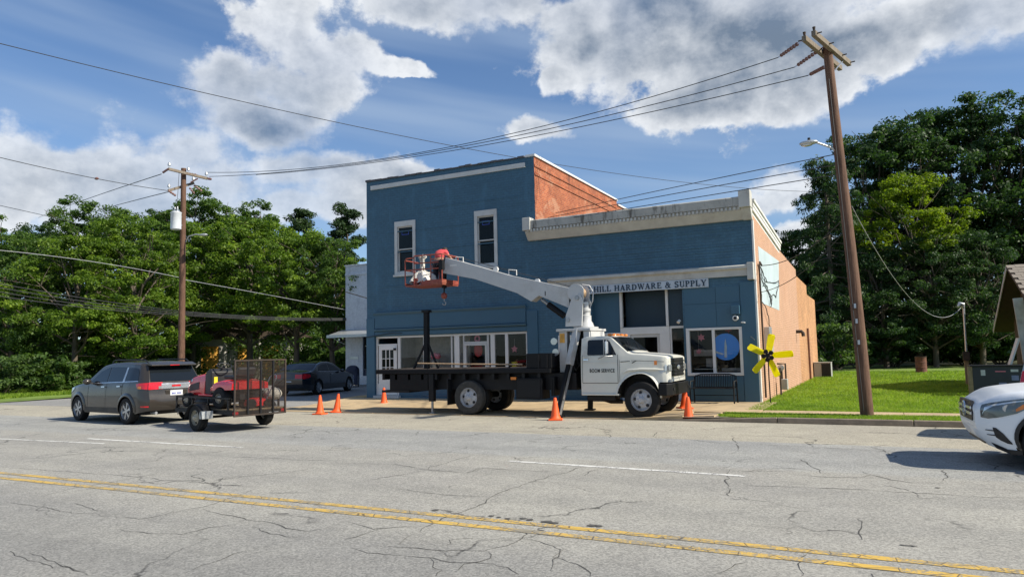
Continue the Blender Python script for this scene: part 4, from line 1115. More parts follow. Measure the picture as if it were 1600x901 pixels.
bpart('lamp_arm', MB().tube([(NX0+2.0, NY-.02, 4.2), (NX0+2.0, NY-.5, 4.9), (NX0+1.2, NY-1.4, 5.25)], .03, 6), 'wire', B3)

# ---- derelict house among the trees
hx, hy = W(384, 590, d=54).x, W(384, 590, d=54).y
B4 = thing('derelict_house', 'peeling white house with boarded orange plywood openings under the trees', 'house', (hx, hy, 0), R_(44))
def hp(name, mb, mat, parent=B4, **k): return obj(name, mb, mat, parent, **k)
hp('front_wall', wall_front(MB(), -4.5, 4.5, 0, 3.1, 0, [(-3.1, -1.9, .1, 2.6), (1.2, 2.4, .1, 2.6), (-.6, .5, .1, 2.6)], .15), 'old_white', norm=False)
for (a, b_) in ((-3.1, -1.9), (1.2, 2.4), (-.6, .5)): hp('boarding', MB().box(a+.02, b_-.02, .03, .08, .12, 2.58), 'ply')
hp('side_wall', MB().box(-4.5, -4.3, .003, 7, 0, 3.1), 'old_white'); hp('side_wall', MB().box(4.3, 4.5, .003, 7, 0, 3.1), 'old_white'); hp('rear_wall', MB().box(-4.29, 4.29, 6.8, 7, 0, 3.1), 'old_white')
hp('roof', MB().prism([(-4.9, 3.1), (4.9, 3.1), (0, 5.2)], -.4, 7.3), 'shed_wood')
for x in (-3.9, -1.4, 1.0, 2.8, 3.9): hp('column', MB().tube([(x, -.9, 0), (x, -.9, 2.8)], .12, 10), 'old_white', smooth=40)

# ---- open shed at the right edge
rp = W(1573, 416, y=30.0); SXX = rp.x; y_e = W(1553, 515, x=SXX); y_n = W(1600, 460, x=SXX)
sl_n = (rp.z-y_n.z)/(rp.y-y_n.y)
ne = (26.0, rp.z-sl_n*(rp.y-26.0))
B5 = thing('shed', 'dark board shed with a brown shingle roof and grey post at the right edge', 'shed', (SXX+3, 30, .1))
bpart('roof', MB().prism([(ne[0], ne[1]), (rp.y, rp.z), (y_e.y, y_e.z), (y_e.y, y_e.z-.10), (rp.y, rp.z-.12), (ne[0], ne[1]-.12)], SXX, SXX+8, 'yz'), 'shed_wood', B5)
bpart('gable', MB().prism([(ne[0]+1.2, .1), (ne[0]+1.2, ne[1]+.4), (rp.y, rp.z-.2), (y_e.y-1.0, y_e.z+.25), (y_e.y-1.0, .1)], SXX+.55, SXX+.70, 'yz'), 'shed_wood', B5)
bpart('barge_board', MB().prism([(rp.y, rp.z+.02), (y_e.y+.05, y_e.z+.02), (y_e.y+.05, y_e.z-.14), (rp.y, rp.z-.15)], SXX-.03, SXX-.002, 'yz'), 'post_grey', B5)
for k in range(8): bpart('board', MB().box(SXX+.52, SXX+.548, ne[0]+1.3+k*.62, ne[0]+1.87+k*.62, .12, min(2.0, 2.0)), 'shed_wood', B5)
rows = 15; cols = 16
sh_mb = MB().box(0, .24, -.02, .36, 0, .016); sh_me = sh_mb.mesh('shingle'); fix_normals(sh_me); sh_me.materials.append(M['shingle'])
ang = math.atan2(rp.z-ne[1], rp.y-ne[0])
for r in range(rows):
    for c in range(cols):
        o = bpy.data.objects.new('shingle', sh_me); COL.objects.link(o); o.parent = B5
        o.matrix_parent_inverse = Matrix.Translation(-B5.location)
        t_ = r/rows
        o.location = (SXX-.02+c*.247+(.12 if r % 2 else 0), ne[0]+(rp.y-ne[0])*t_, ne[1]+(rp.z-ne[1])*t_+.012+random.uniform(0, .008))
        o.rotation_euler = (ang-.03, 0, random.uniform(-.02, .02))
bpart('post', MB().bar((SXX+.05, 27.2, .1), (SXX-.15, 27.2, 3.0), .26, .10), 'post_grey', B5)
bn = bpart('banner', MB().box(SXX+.12, SXX+1.4, 27.10, 27.13, 1.9, 2.95), 'post_grey', B5)
bpart('emblem', MB().lathe([(.16, 0), (.26, 0), (.26, .01), (.16, .01), (.16, 0)], 20, 'y', (SXX+.42, 27.085, 2.55)), 'red_cloth', bn)
bpart('leaning_board', MB().bar((SXX-.55, 26.9, .9), (SXX-.25, 27.0, 1.75), .16, .05), 'trim', B5)
bpart('shed_wall', MB().box(SXX+.7, SXX+8, 27.6, 27.75, .1, ne[1]+.5), 'shed_wood', B5)
# ------------------------------------------------------------------ vehicles
def smooth_fn(pts, d=.05):
    xs = [p[0] for p in pts]; zs = [p[1] for p in pts]
    return lambda x: float(np.mean([np.interp(x+k*d/2, xs, zs) for k in (-2, -1, 0, 1, 2)]))
class Body:
    """lofted car body: local x from the nose (0) to the tail (L), y across, z up"""
    def __init__(s, L, top, w, bot, belt, tumble, roof, rc=.10, crown=.03, nose=((0, 0), (2, 0)), tail=((0, 0), (2, 0)), nd=.5, td=.5, arches=(), tuck=.05, d=.05):
        s.L = L; s.top = smooth_fn(top, d); s.w = smooth_fn(w, d); s.bot = smooth_fn(bot, d)
        s.belt = smooth_fn(belt, d) if hasattr(belt, '__len__') else (lambda x, b=belt: b)
        s.tumble = tumble; s.roof = roof; s.rc = rc; s.crown = crown
        s.nose = smooth_fn(nose, .04); s.tail = smooth_fn(tail, .04); s.nd = nd; s.td = td; s.arches = arches; s.tuck = tuck
    def hw(s, x, z):
        b = s.belt(x)
        if z <= b:
            zm = .55*b; k = 1-s.tuck*((z-zm)/zm)**2*(1.6 if z < zm else 1.0)
        else:
            zm = .55*b; k0 = 1-s.tuck*((b-zm)/zm)**2
            k = k0 - s.tumble*((z-b)/(s.roof-b))**1.05
        return s.w(x)*k
    def warp(s, x, z):
        return x + s.nose(z)*max(0, 1-x/s.nd) - s.tail(z)*max(0, 1-(s.L-x)/s.td)
    def side(s, x, z, sg=-1, off=0.):
        return (s.warp(x, z), sg*(s.hw(x, z)+off), z)
    def over(s, x, y, off=0., dxo=0.):
        zt = s.top(x); yw = max(.05, s.hw(x, zt-s.rc))
        z = zt+s.crown*(1-(y/yw)**2)
        return (s.warp(x, z)+dxo, y, z+off)
    def ring(s, x):
        zb, zt = s.bot(x), s.top(x); rc = min(s.rc, (zt-zb)*.45); zs = zt-rc; p = []
        for i in range(15):
            z = zb+(zs-zb)*i/14; p.append((s.hw(x, z), z))
        ys = s.hw(x, zs); rr = rc*1.15
        for i in range(1, 6):
            a = i*math.pi/2/6; p.append((ys-rr*(1-math.cos(a)), zs+rc*math.sin(a)))
        yt = ys-rr
        for i in range(7):
            y = yt*(1-i/6); p.append((y, zt+s.crown*(1-(y/max(yt, .01))**2)))
        return p
    def mesh(s, nx=96):
        mb = MB(); vs = []; fs = []
        xs = [s.L*i/nx for i in range(nx+1)]
        n = None
        for x in xs:
            r = s.ring(x)
            pts = [(s.warp(x, z), -y, z) for y, z in r]+[(s.warp(x, z), y, z) for y, z in reversed(r[:-1])]
            n = len(pts); vs += pts
        V = np.array(vs)
        for i in range(nx):
            for j in range(n-1):
                q = (i*n+j, (i+1)*n+j, (i+1)*n+j+1, i*n+j+1)
                c = V[list(q)].mean(0)
                if any((c[0]-a[0])**2+(c[2]-a[1])**2 < a[2]**2 for a in s.arches) and (j < 15 or j >= n-16): continue
                fs.append(q)
        h = n//2
        for (base, fl) in ((0, 0), (nx*n, 1)):
            for j in range(h):
                a, b, c, d_ = base+j, base+j+1, base+n-2-j, base+n-1-j
                if b == c: continue
                fs.append((a, b, c, d_) if fl == 0 else (d_, c, b, a))
        used = {i for f in fs for i in f}
        for i in used:
            for a in s.arches:
                if i % n < 16 or i % n >= n-17:
                    dx_, dz_ = V[i][0]-a[0], V[i][2]-a[1]; r = math.hypot(dx_, dz_)
                    if r < a[2] and r > 1e-4: V[i][0] = a[0]+dx_/r*a[2]; V[i][2] = a[1]+dz_/r*a[2]
        return MB().add([tuple(v) for v in V], fs)
    def side_patch(s, cols, sg=-1, off=.006, nx=14, nz=5):
        """cols: (x, z0, z1) columns; a panel lying on the side"""
        mb = MB(); vs = []; xs = [c[0] for c in cols]
        X = np.linspace(xs[0], xs[-1], nx+1)
        X = sorted(set(list(X)+xs))
        for x in X:
            z0 = np.interp(x, xs, [c[1] for c in cols]); z1 = np.interp(x, xs, [c[2] for c in cols])
            for j in range(nz+1): vs.append(s.side(x, z0+(z1-z0)*j/nz, sg, off))
        m = nz+1; fs = [(i*m+j, (i+1)*m+j, (i+1)*m+j+1, i*m+j+1) for i in range(len(X)-1) for j in range(nz)]
        if sg > 0: fs = [f[::-1] for f in fs]
        return mb.add(vs, fs)
    def over_patch(s, xa, xb, ka, kb, off=.008, dxo=0., nx=10, ny=10):
        mb = MB(); vs = []
        for i in range(nx+1):
            x = xa+(xb-xa)*i/nx; k = ka+(kb-ka)*i/nx
            zt = s.top(x); yw = s.hw(x, zt-s.rc)-s.rc*.6
            for j in range(ny+1): vs.append(s.over(x, yw*k*(2*j/ny-1), off, dxo))
        m = ny+1
        return mb.add(vs, [(i*m+j, (i+1)*m+j, (i+1)*m+j+1, i*m+j+1) for i in range(nx) for j in range(ny)])
    def tail_patch(s, z0, z1, k0, k1, off=.012, nz=6, ny=10, ka=-1.):
        mb = MB(); vs = []
        for i in range(nz+1):
            z = z0+(z1-z0)*i/nz; k = k0+(k1-k0)*i/nz; y = s.hw(s.L, z)*k
            for j in range(ny+1): vs.append((s.L-s.tail(z)+off, y*(ka+(1-ka)*j/ny), z))
        m = ny+1
        return mb.add(vs, [(i*m+j, i*m+j+1, (i+1)*m+j+1, (i+1)*m+j) for i in range(nz) for j in range(ny)])

def wheel(root, x, y, r, w, rim_r, sg, rim='alloy', style='spokes', tyre='rubber', steer=0., nsp=5):
    """tyre with shoulders, rim as a sub-part; sg is the side the rim faces"""
    k = r
    prof = [(rim_r*.96, -w*.36), (rim_r+.01, -w*.46), (rim_r+(k-rim_r)*.5, -w*.5), (k*.955, -w*.43), (k*.985, -w*.33), (k, -w*.2), (k, -w*.10), (k*.985, -w*.09), (k*.985, -w*.07), (k, -w*.06), (k, w*.06), (k*.985, w*.07), (k*.985, w*.09), (k, w*.10), (k, w*.2), (k*.985, w*.33), (k*.955, w*.43), (rim_r+(k-rim_r)*.5, w*.5), (rim_r+.01, w*.46), (rim_r*.96, w*.36)]
    t = obj('wheel', MB().lathe(prof, 36, 'y'), tyre, root, loc=(x, y, r), smooth=35, rot=(0, 0, steer))
    mb = MB(); f = sg*w*.40
    mb.lathe([(rim_r*.97, sg*w*.46), (rim_r, sg*w*.43), (rim_r*.93, f-sg*.03), (rim_r*.90, f-sg*.10)], 32, 'y')
    if style == 'spokes':
        mb.lathe([(rim_r*.90, f-sg*.10), (.02, f-sg*.09)], 20, 'y')
        mb.lathe([(.001, f), (.055, f), (.065, f-sg*.05)], 16, 'y')
        for i in range(nsp):
            a = 2*math.pi*i/nsp+.3
            for s2 in (-.09, .09):
                aa = a+s2; d0 = Vector((math.cos(aa), 0, math.sin(aa)))
                mb.bar(d0*.04+Vector((0, f-sg*.015, 0)), d0*rim_r*.93+Vector((0, f-sg*.02, 0)), .030, .03, (0, 1, 0))
    else:   # dished steel truck wheel with hand holes
        mb.lathe([(rim_r*.90, f-sg*.10), (rim_r*.80, f-sg*.085), (rim_r*.50, f-sg*.02), (rim_r*.42, f-sg*.03), (rim_r*.36, f-sg*.03), (rim_r*.30, f+sg*.02), (rim_r*.17, f+sg*.05), (.001, f+sg*.05)], 32, 'y')
        for i in range(8):
            a = 2*math.pi*i/8; mb.lathe([(.0005, f-sg*.005), (.018, f-sg*.005), (.02, f-sg*.04)], 8, 'y', (rim_r*.40*math.cos(a), 0, rim_r*.40*math.sin(a)))
    rm = obj('rim', mb, rim, t, smooth=35)
    if style != 'spokes':
        hb = MB()
        for i in range(5 if rim_r > .2 else 4):
            a = 2*math.pi*i/5+.5; q = (rim_r*.68*math.cos(a), f-sg*.052, rim_r*.68*math.sin(a))
            hb.ball(q, rim_r*.15, 8, 6, (1, .9, 1))
        tag(obj('hand_holes', hb, 'plastic', t), kind='stuff')
    return t
def underbody(root, x0, x1, hw_, z0, z1):  # plain black box added inside the open car shell to block light
    obj('underbody', MB().box(x0, x1, -hw_, hw_, z0, z1), 'plastic', root)
def arch_liner(root, x, r, hw_, depth=.34):
    for sg in (-1, 1):
        mb = MB(); vs = []; n = 16
        for i in range(n+1):
            a = math.pi*i/n
            for yy_ in (hw_, hw_-depth): vs.append((x+r*math.cos(a), sg*yy_, r*math.sin(a)+.33))
        o = [(2*i, 2*i+1, 2*i+3, 2*i+2) for i in range(n)]
        mb.add(vs, o)
        mb.add([(x+r*math.cos(math.pi*i/n), sg*(hw_-depth), r*math.sin(math.pi*i/n)+.33) for i in range(n+1)], [tuple(range(n+1))])
        obj('arch_liner', mb, 'plastic', root)

# ---- bronze grey SUV towing the trailer, facing -x
HS = R_(8.5)
suv_h = Vector((-math.cos(HS), math.sin(HS), 0)); suv_s = Vector((math.sin(HS), math.cos(HS), 0))
SL, XF, XR_, HW = 4.45, .86, 3.56, .90
p = Vector((-17.71, 12.37, 0)) + suv_s*(.02)
org = p + suv_h*XR_ + suv_s*(HW-.06)
suv = thing('parked_suv', 'bronze grey SUV with a chrome rear bar, towing the mower trailer', 'car', (org.x, org.y, 0), -HS)
b = Body(SL, [(0, .78), (.12, .92), (.6, 1.0), (1.15, 1.07), (1.30, 1.13), (1.95, 1.53), (2.4, 1.60), (3.2, 1.615), (4.1, 1.585), (4.45, 1.54)],
         [(0, .66), (.10, .76), (.35, .86), (.8, .895), (3.6, .895), (4.15, .865), (4.35, .80), (4.45, .72)],
         [(0, .32), (.3, .25), (4.0, .28), (4.45, .36)], [(0, .86), (1.2, .98), (4.45, 1.06)], .20, 1.60, rc=.09, crown=.035,
         nose=((0, .12), (.5, 0), (.8, .02), (1.1, .14)), tail=((0, .10), (.45, .0), (.62, 0), (.80, .06), (1.0, .08), (1.08, .09), (1.52, .38), (2, .38)), nd=.5, td=.8,
         arches=((XF, .34, .39), (XR_, .34, .39)), tuck=.05)
obj('body', b.mesh(), 'suv_paint', suv, smooth=38)
underbody(suv, .5, 4.1, .72, .24, .62); arch_liner(suv, XF, .39, .84); arch_liner(suv, XR_, .39, .84)
for sg in (-1, 1):
    obj('window', b.side_patch([(1.50, 1.055, 1.09), (1.95, 1.06, 1.375), (2.30, 1.07, 1.475), (2.42, 1.07, 1.485)], sg), 'car_glass', suv, smooth=40)
    obj('window', b.side_patch([(2.47, 1.07, 1.487), (3.10, 1.085, 1.485), (3.28, 1.09, 1.475)], sg), 'car_glass', suv, smooth=40)
    obj('window', b.side_patch([(3.36, 1.095, 1.47), (3.80, 1.11, 1.455), (4.02, 1.12, 1.43), (4.10, 1.14, 1.33)], sg), 'car_glass', suv, smooth=40)
    obj('window_trim', b.side_patch([(1.50, 1.04, 1.056), (4.10, 1.112, 1.128)], sg, .010), 'chrome', suv, smooth=40)
    obj('pillar_trim', b.side_patch([(3.28, 1.08, 1.10), (3.30, 1.08, 1.47), (3.36, 1.085, 1.48), (3.38, 1.10, 1.47)], sg, .009), 'alloy', suv, smooth=40)
    obj('door_gap', b.side_patch([(2.435, .42, 1.05), (2.447, .42, 1.05)], sg, .004, 2), 'plastic', suv)
    obj('door_gap', b.side_patch([(3.30, .75, 1.07), (3.312, .75, 1.07)], sg, .004, 2), 'plastic', suv)
    obj('door_gap', b.side_patch([(1.42, .42, 1.0), (1.432, .42, 1.0)], sg, .004, 2), 'plastic', suv)
    obj('sill', b.side_patch([(1.25, .27, .40), (3.18, .29, .42)], sg, .015), 'plastic', suv, smooth=40)
    obj('door_handle', b.side_patch([(2.22, .945, .975), (2.40, .95, .98)], sg, .035, 4, 2), 'chrome', suv)
    obj('door_handle', b.side_patch([(3.06, .965, .995), (3.24, .97, 1.0)], sg, .035, 4, 2), 'chrome', suv)
    y = sg*.93
    mr = obj('mirror', MB().ball((1.62, sg*1.0, 1.10), .115, 12, 8, (.75, 1.0, .72)), 'suv_paint', suv, smooth=60)
    obj('mirror_arm', MB().bar((1.66, sg*.86, 1.05), (1.64, sg*.97, 1.07), .05), 'plastic', suv)
    obj('tail_light', b.side_patch([(4.02, 1.02, 1.05), (4.10, .93, 1.06), (4.449, .90, 1.075)], sg, .012), 'red_lens', suv, smooth=40)
    mb = MB(); vs = []
    k0, k1 = (.52, 1.03)
    for i in range(5):
        z = .90+.18*i/4; yw = b.hw(b.L, z)
        for j in range(7): vs.append((b.L-b.tail(z)+.016, sg*yw*(k0+(k1-k0)*j/6), z))
    mb.add(vs, [(i*7+j, i*7+j+1, (i+1)*7+j+1, (i+1)*7+j) for i in range(4) for j in range(6)])
    tl = obj('tail_light', mb, 'red_lens', suv)
    obj('lens', MB().box(b.L-.055, b.L-.045, min(sg*.40, sg*.48), max(sg*.40, sg*.48), .91, .98), 'clear_lens', tl)
    obj('lens', b.side_patch([(4.12, .925, .985), (4.25, .915, .985)], sg, .017), 'amber', tl)
    obj('reflector', b.side_patch([(4.22, .45, .485), (4.44, .45, .485)], sg, .012), 'red_lens', suv)
    obj('headlight', b.side_patch([(.05, .74, .86), (.4, .80, .92), (.55, .88, .94)], sg, .01), 'clear_lens', suv, smooth=40)
    obj('roof_rail', MB().tube([(2.2, sg*.60, 1.60), (2.35, sg*.60, 1.675), (3.85, sg*.57, 1.665), (4.0, sg*.57, 1.60)], .018, 6), 'plastic', suv)
obj('rear_window', b.tail_patch(1.10, 1.505, .96, .97), 'car_glass', suv)
obj('windscreen', b.over_patch(1.33, 1.98, .94, .93), 'car_glass', suv, smooth=40)
obj('spoiler', MB().prism([(4.02, 1.53), (4.30, 1.50), (4.30, 1.53), (4.1, 1.60)], -.62, .62), 'suv_paint', suv, bevel=.01)
obj('brake_light', MB().box(4.301, 4.308, -.13, .13, 1.508, 1.525), 'red_lens', suv)
bar_ = obj('chrome_bar', MB().box(4.36, 4.40, -.40, .40, .90, 1.045), 'chrome', suv, bevel=.012)
obj('emblem', MB().box(4.401, 4.408, -.12, .12, .955, 1.0), 'red_lens', bar_)
obj('number_recess', MB().box(4.385, 4.405, -.30, .30, .70, .875), 'suv_paint', suv, bevel=.01)
pl = obj('number_plate', MB().box(4.406, 4.414, -.17, .17, .725, .86), 'plate', suv)
for i in range(7):
    if i == 3: continue
    obj('plate_mark', MB().box(4.4145, 4.418, -.125+i*.036, -.125+i*.036+.024, .755, .80), 'sticker_blue', pl)
obj('rear_bumper', MB().box(4.40, 4.445, -.55, .55, .42, .60), 'suv_paint', suv, bevel=.02)
obj('bumper_step', MB().box(4.40, 4.43, -.66, .66, .605, .63), 'alloy', suv)
obj('exhaust', MB().tube([(4.2, -.55, .30), (4.44, -.55, .30)], .035, 10), 'chrome', suv)
obj('wiper', MB().bar((4.06, -.05, 1.16), (4.10, .38, 1.18), .02), 'plastic', suv)
for x_c in (XF, XR_):
    for sg in (-1, 1):
        mb = MB(); vs = []
        for i in range(21):
            a = math.pi*(-.02+1.04*i/20)
            for k_, rr in enumerate((.385, .41, .475)):
                x_, z_ = x_c+rr*math.cos(a), .34+rr*math.sin(a); vs.append((b.warp(x_, z_), sg*(b.hw(x_, z_)+(.028, .034, .004)[k_]), z_))
        mb.add(vs, [(3*i+k_, 3*i+k_+1, 3*i+k_+4, 3*i+k_+3) for i in range(20) for k_ in range(2)])
        obj('arch_flare', mb, 'suv_paint', suv, smooth=40)
for x in (XF, XR_):
    for sg in (-1, 1): wheel(suv, x, sg*.80, .345, .225, .235, sg, nsp=6)
obj('hitch', MB().bar((4.3, 0, .36), (4.75, 0, .38), .06).ball((4.72, 0, .44), .035), 'black', suv)

# ---- trailer with mesh gate
HT = R_(13)
th = Vector((-math.cos(HT), math.sin(HT), 0)); ts = Vector((math.sin(HT), math.cos(HT), 0))
tc_ = Vector((-14.21, 11.74, 0))+ts*.82
tr = thing('utility_trailer', 'black utility trailer with a tall mesh tailgate behind the bronze SUV', 'trailer', (tc_.x, tc_.y, 0), -HT)
# local: +x to the rear, axle at x=0, camera side -y
TR, TF, TWd, TZf = 1.20, -1.55, .635, .47
mb = MB()
for sg in (-1, 1): mb.box(TF, TR, sg*TWd-.03, sg*TWd+.03, TZf-.08, TZf)
for x in (TF+.03, -.8, 0, .6, TR-.03): mb.box(x-.03, x+.03, -TWd+.031, TWd-.031, TZf-.07, TZf-.005)
obj('frame', mb, 'black', tr)
for k in range(6): obj('plank', MB().box(TF, TR, -TWd+.04+k*.208, -TWd+.04+k*.208+.20, TZf+.001, TZf+.03), 'counter_wood', tr)
for sg in (-1, 1):
    mb = MB(); mb.box(TF, TR-.2, sg*TWd-.02, sg*TWd+.02, TZf+.26, TZf+.30)
    for x in (TF+.02, -.75, .05, TR-.25): mb.box(x-.02, x+.02, sg*TWd-.018, sg*TWd+.018, TZf+.001, TZf+.259)
    obj('side_rail', mb, 'black', tr)
    mb = MB(); vs = []
    for i in range(13):
        a = math.pi*(.02+.96*i/12)
        for yy_ in (sg*.70, sg*.98): vs.append((.40*math.cos(a), yy_, .27+.36*math.sin(a)))
    mb.add(vs, [(2*i, 2*i+1, 2*i+3, 2*i+2) for i in range(12)])
    fe = obj('fender', mb, 'black', tr, smooth=50)
    s_ = fe.modifiers.new('thickness', 'SOLIDIFY'); s_.thickness = .012
    obj('fender_plate', MB().box(.30, .415, sg*.84-.13, sg*.84+.13, .30, .47), 'galv', fe)
    wheel(tr, 0, sg*.84, .31, .20, .175, sg, 'rim_beige', 'steel')
    obj('light', MB().box(TR+.001, TR+.02, sg*.60-.06, sg*.60+.06, TZf-.07, TZf-.01), 'red_lens', tr)
mb = MB().bar((TF, -.5, TZf-.05), (TF-1.1, 0, TZf-.03), .07).bar((TF, .5, TZf-.05), (TF-1.1, 0, TZf-.03), .07).bar((TF-1.0, 0, TZf-.03), (TF-1.28, 0, TZf-.02), .08)
obj('tongue', mb, 'black', tr); obj('axle', MB().tube([(0, -.8, .30), (0, .8, .30)], .03, 8), 'black', tr)
mb = MB()
for sg in (-1, 1): mb.tube([(TF-1.2, sg*.05, TZf-.06), (TF-1.1, sg*.08, .22), (TF-1.0, sg*.1, TZf-.1)], .009, 5)
obj('chain', mb, 'steel', tr)
gx = TR+.03; gz0, gz1 = TZf-.12, 1.62
gate = obj('tailgate', frame_xz(MB(), -TWd-.02, TWd+.02, gz0, gz1, -.02, .02, .035), 'rust', tr)
gate.rotation_euler = (0, 0, R_(90)); gate.location = (gx, 0, 0)
for k in (1, 2, 3):
    x = -TWd+2*TWd*k/4; obj('gate_bar', MB().box(x-.018, x+.018, -.025, .02, gz0+.036, gz1-.036), 'black', gate)
mb = MB()
nw = 44
for i in range(nw):
    x = -TWd+.02+(2*TWd-.04)*i/(nw-1); mb.box(x-.0022, x+.0022, -.003, .002, gz0+.03, gz1-.03)
nw = 40
for i in range(nw):
    z = gz0+.04+(gz1-gz0-.08)*i/(nw-1); mb.box(-TWd, TWd, -.002, .003, z-.0026, z+.0026)
tag(obj('mesh_panel', mb, 'rust', gate, norm=False), kind='stuff')
obj('gate_strut', MB().bar((TR-.9, TWd, TZf+.25), (gx-.03, TWd, 1.15), .02), 'black', tr)

# ---- red ride-on mower standing on the trailer, facing the SUV
mw = thing('riding_mower', 'red ride-on mower with a black engine panel standing on the trailer', 'mower', tuple(tc_+th*.36+ts*(-.10)+Vector((0, 0, TZf+.03))), -HT)
mw.scale = (1.24, 1.12, 1.0)
hood = Body(.78, [(0, .62), (.08, .70), (.4, .76), (.78, .80)], [(0, .20), (.12, .235), (.78, .26)], [(0, .26), (.78, .30)], .62, .15, .80, rc=.08, crown=.03, nose=((0, .06), (.4, 0), (.7, .10)), nd=.4, tuck=.08)
hb = hood.mesh(20); hb.v = [(p[0]-1.0, p[1], p[2]) for p in hb.v]
hd_ = obj('hood', hb, 'mower_red', mw, smooth=40)
for sg in (-1, 1):
    q = hood.side_patch([(.10, .36, .52), (.55, .42, .60)], sg, .006); q.v = [(p[0]-1.0, p[1], p[2]) for p in q.v]; obj('vent', q, 'plastic', hd_)
    q = hood.side_patch([(.02, .56, .64), (.20, .60, .67)], sg, .006); q.v = [(p[0]-1.0, p[1], p[2]) for p in q.v]; obj('headlight', q, 'clear_lens', hd_)
obj('dash', MB().prism([(-.22, .30), (.04, .30), (.04, .84), (-.04, .92), (-.22, .80)], -.25, .25), 'plastic', mw, bevel=.02)
obj('steering_wheel', MB().tube([(.10+.16*math.cos(a)*.6, .16*math.sin(a), .98+.16*math.cos(a)*.8*-1*.5) for a in np.linspace(0, 2*math.pi, 21)], .014, 6), 'plastic', mw)
obj('steering_column', MB().tube([(-.06, 0, .85), (.10, 0, .98)], .02, 6), 'plastic', mw)
obj('tag', MB().box(.045, .05, -.20, -.12, .55, .72), 'yellow_obj', mw)
fb = Body(.86, [(0, .50), (.2, .60), (.5, .66), (.86, .60)], [(0, .36), (.15, .42), (.86, .42)], [(0, .40), (.3, .42), (.86, .44)], .55, .10, .66, rc=.05, crown=.02, arches=((.44, .25, .25),), tuck=.05).mesh(30)
fb.v = [(p[0]+.20, p[1], p[2]) for p in fb.v]
obj('rear_fender', fb, 'mower_red', mw, smooth=40)
obj('floor_plate', MB().box(-.30, .30, -.36, .36, .27, .31), 'mower_red', mw, bevel=.01)
obj('chassis', MB().box(-.95, .95, -.16, .16, .20, .42), 'plastic', mw); obj('mower_deck', MB().lathe([(.46, .10), (.48, .14), (.44, .24), (.001, .26)], 24, 'z', (-.12, 0, 0)), 'plastic', mw, smooth=40)
mb = MB().box(.42, .86, -.21, .21, .68, .76).prism([(.82, .74), (.92, .74), (.97, .93), (.90, .95)], -.20, .20)
obj('seat', mb, 'plastic', mw, bevel=.03)
for sg in (-1, 1):
    wheel(mw, .64, sg*.36, .24, .20, .11, sg, 'cream', 'steel'); wheel(mw, -.72, sg*.34, .17, .13, .09, sg, 'cream', 'steel')
# ---- small push mower behind it
pm = thing('push_mower', 'small red push mower with a pale handle just inside the mesh tailgate', 'mower', tuple(tc_-th*.86+ts*.10+Vector((0, 0, TZf+.03))), -HT+R_(80))
obj('deck', MB().lathe([(.26, .05), (.27, .10), (.24, .20), (.10, .24), (.001, .24)], 20, 'z'), 'mower_red', pm, smooth=40)
obj('engine', MB().lathe([(.12, .24), (.13, .36), (.08, .40), (.001, .41)], 14, 'z'), 'plastic', pm, smooth=40)
obj('handle', MB().tube([(.15, -.2, .15), (.42, -.2, .70), (.46, 0, .75), (.42, .2, .70), (.15, .2, .15)], .014, 6), 'steel', pm)
for x in (-.2, .2):
    for sg in (-1, 1): obj('wheel', MB().lathe([(.001, -.025), (.10, -.025), (.11, 0), (.10, .025), (.001, .025)], 16, 'y', (x, sg*.27, .105)), 'rubber', pm)
obj('grass_bag', MB().ball((.40, 0, .30), .19, 10, 8, (1.2, 1, .8)), 'cream', pm, smooth=60)

# ---- black sedan in the side street, facing away
c0 = Vector((-22.04, 24.12, 0)); c1 = Vector((-22.86, 27.4, 0)); dv = (c1-c0).normalized()
sed_az = math.atan2(dv.y, dv.x)            # heading
LS = 4.95
rt = Vector((dv.y, -dv.x, 0))              # car's right side, towards the camera
mid = (c0+c1)/2
WBs = 2.95; XFs, XRs = .95, .95+WBs
org = mid + dv*((XFs+XRs)/2) - rt*.80
sed = thing('sedan', 'black four-door sedan parked in the shade beside the blue building', 'car', (org.x, org.y, 0), sed_az-math.pi)
b = Body(LS, [(0, .66), (.15, .76), (.7, .88), (1.35, .96), (1.5, .99), (2.25, 1.36), (2.7, 1.43), (3.3, 1.42), (3.75, 1.33), (4.35, 1.06), (4.5, 1.04), (4.95, 1.00)],
         [(0, .62), (.12, .74), (.4, .86), (.9, .90), (4.0, .90), (4.6, .84), (4.85, .76), (4.95, .66)], [(0, .28), (.3, .22), (4.6, .24), (4.95, .34)], [(0, .80), (1.4, .90), (4.95, .98)], .24, 1.43, rc=.09, crown=.03,
         nose=((0, .10), (.4, 0), (.7, .1)), tail=((0, .12), (.45, .02), (.7, 0), (1.0, .05)), arches=((XFs, .33, .37), (XRs, .33, .37)))
obj('body', b.mesh(), 'sedan_paint', sed, smooth=38)
underbody(sed, .5, 4.5, .72, .2, .58); arch_liner(sed, XFs, .37, .85); arch_liner(sed, XRs, .37, .85)
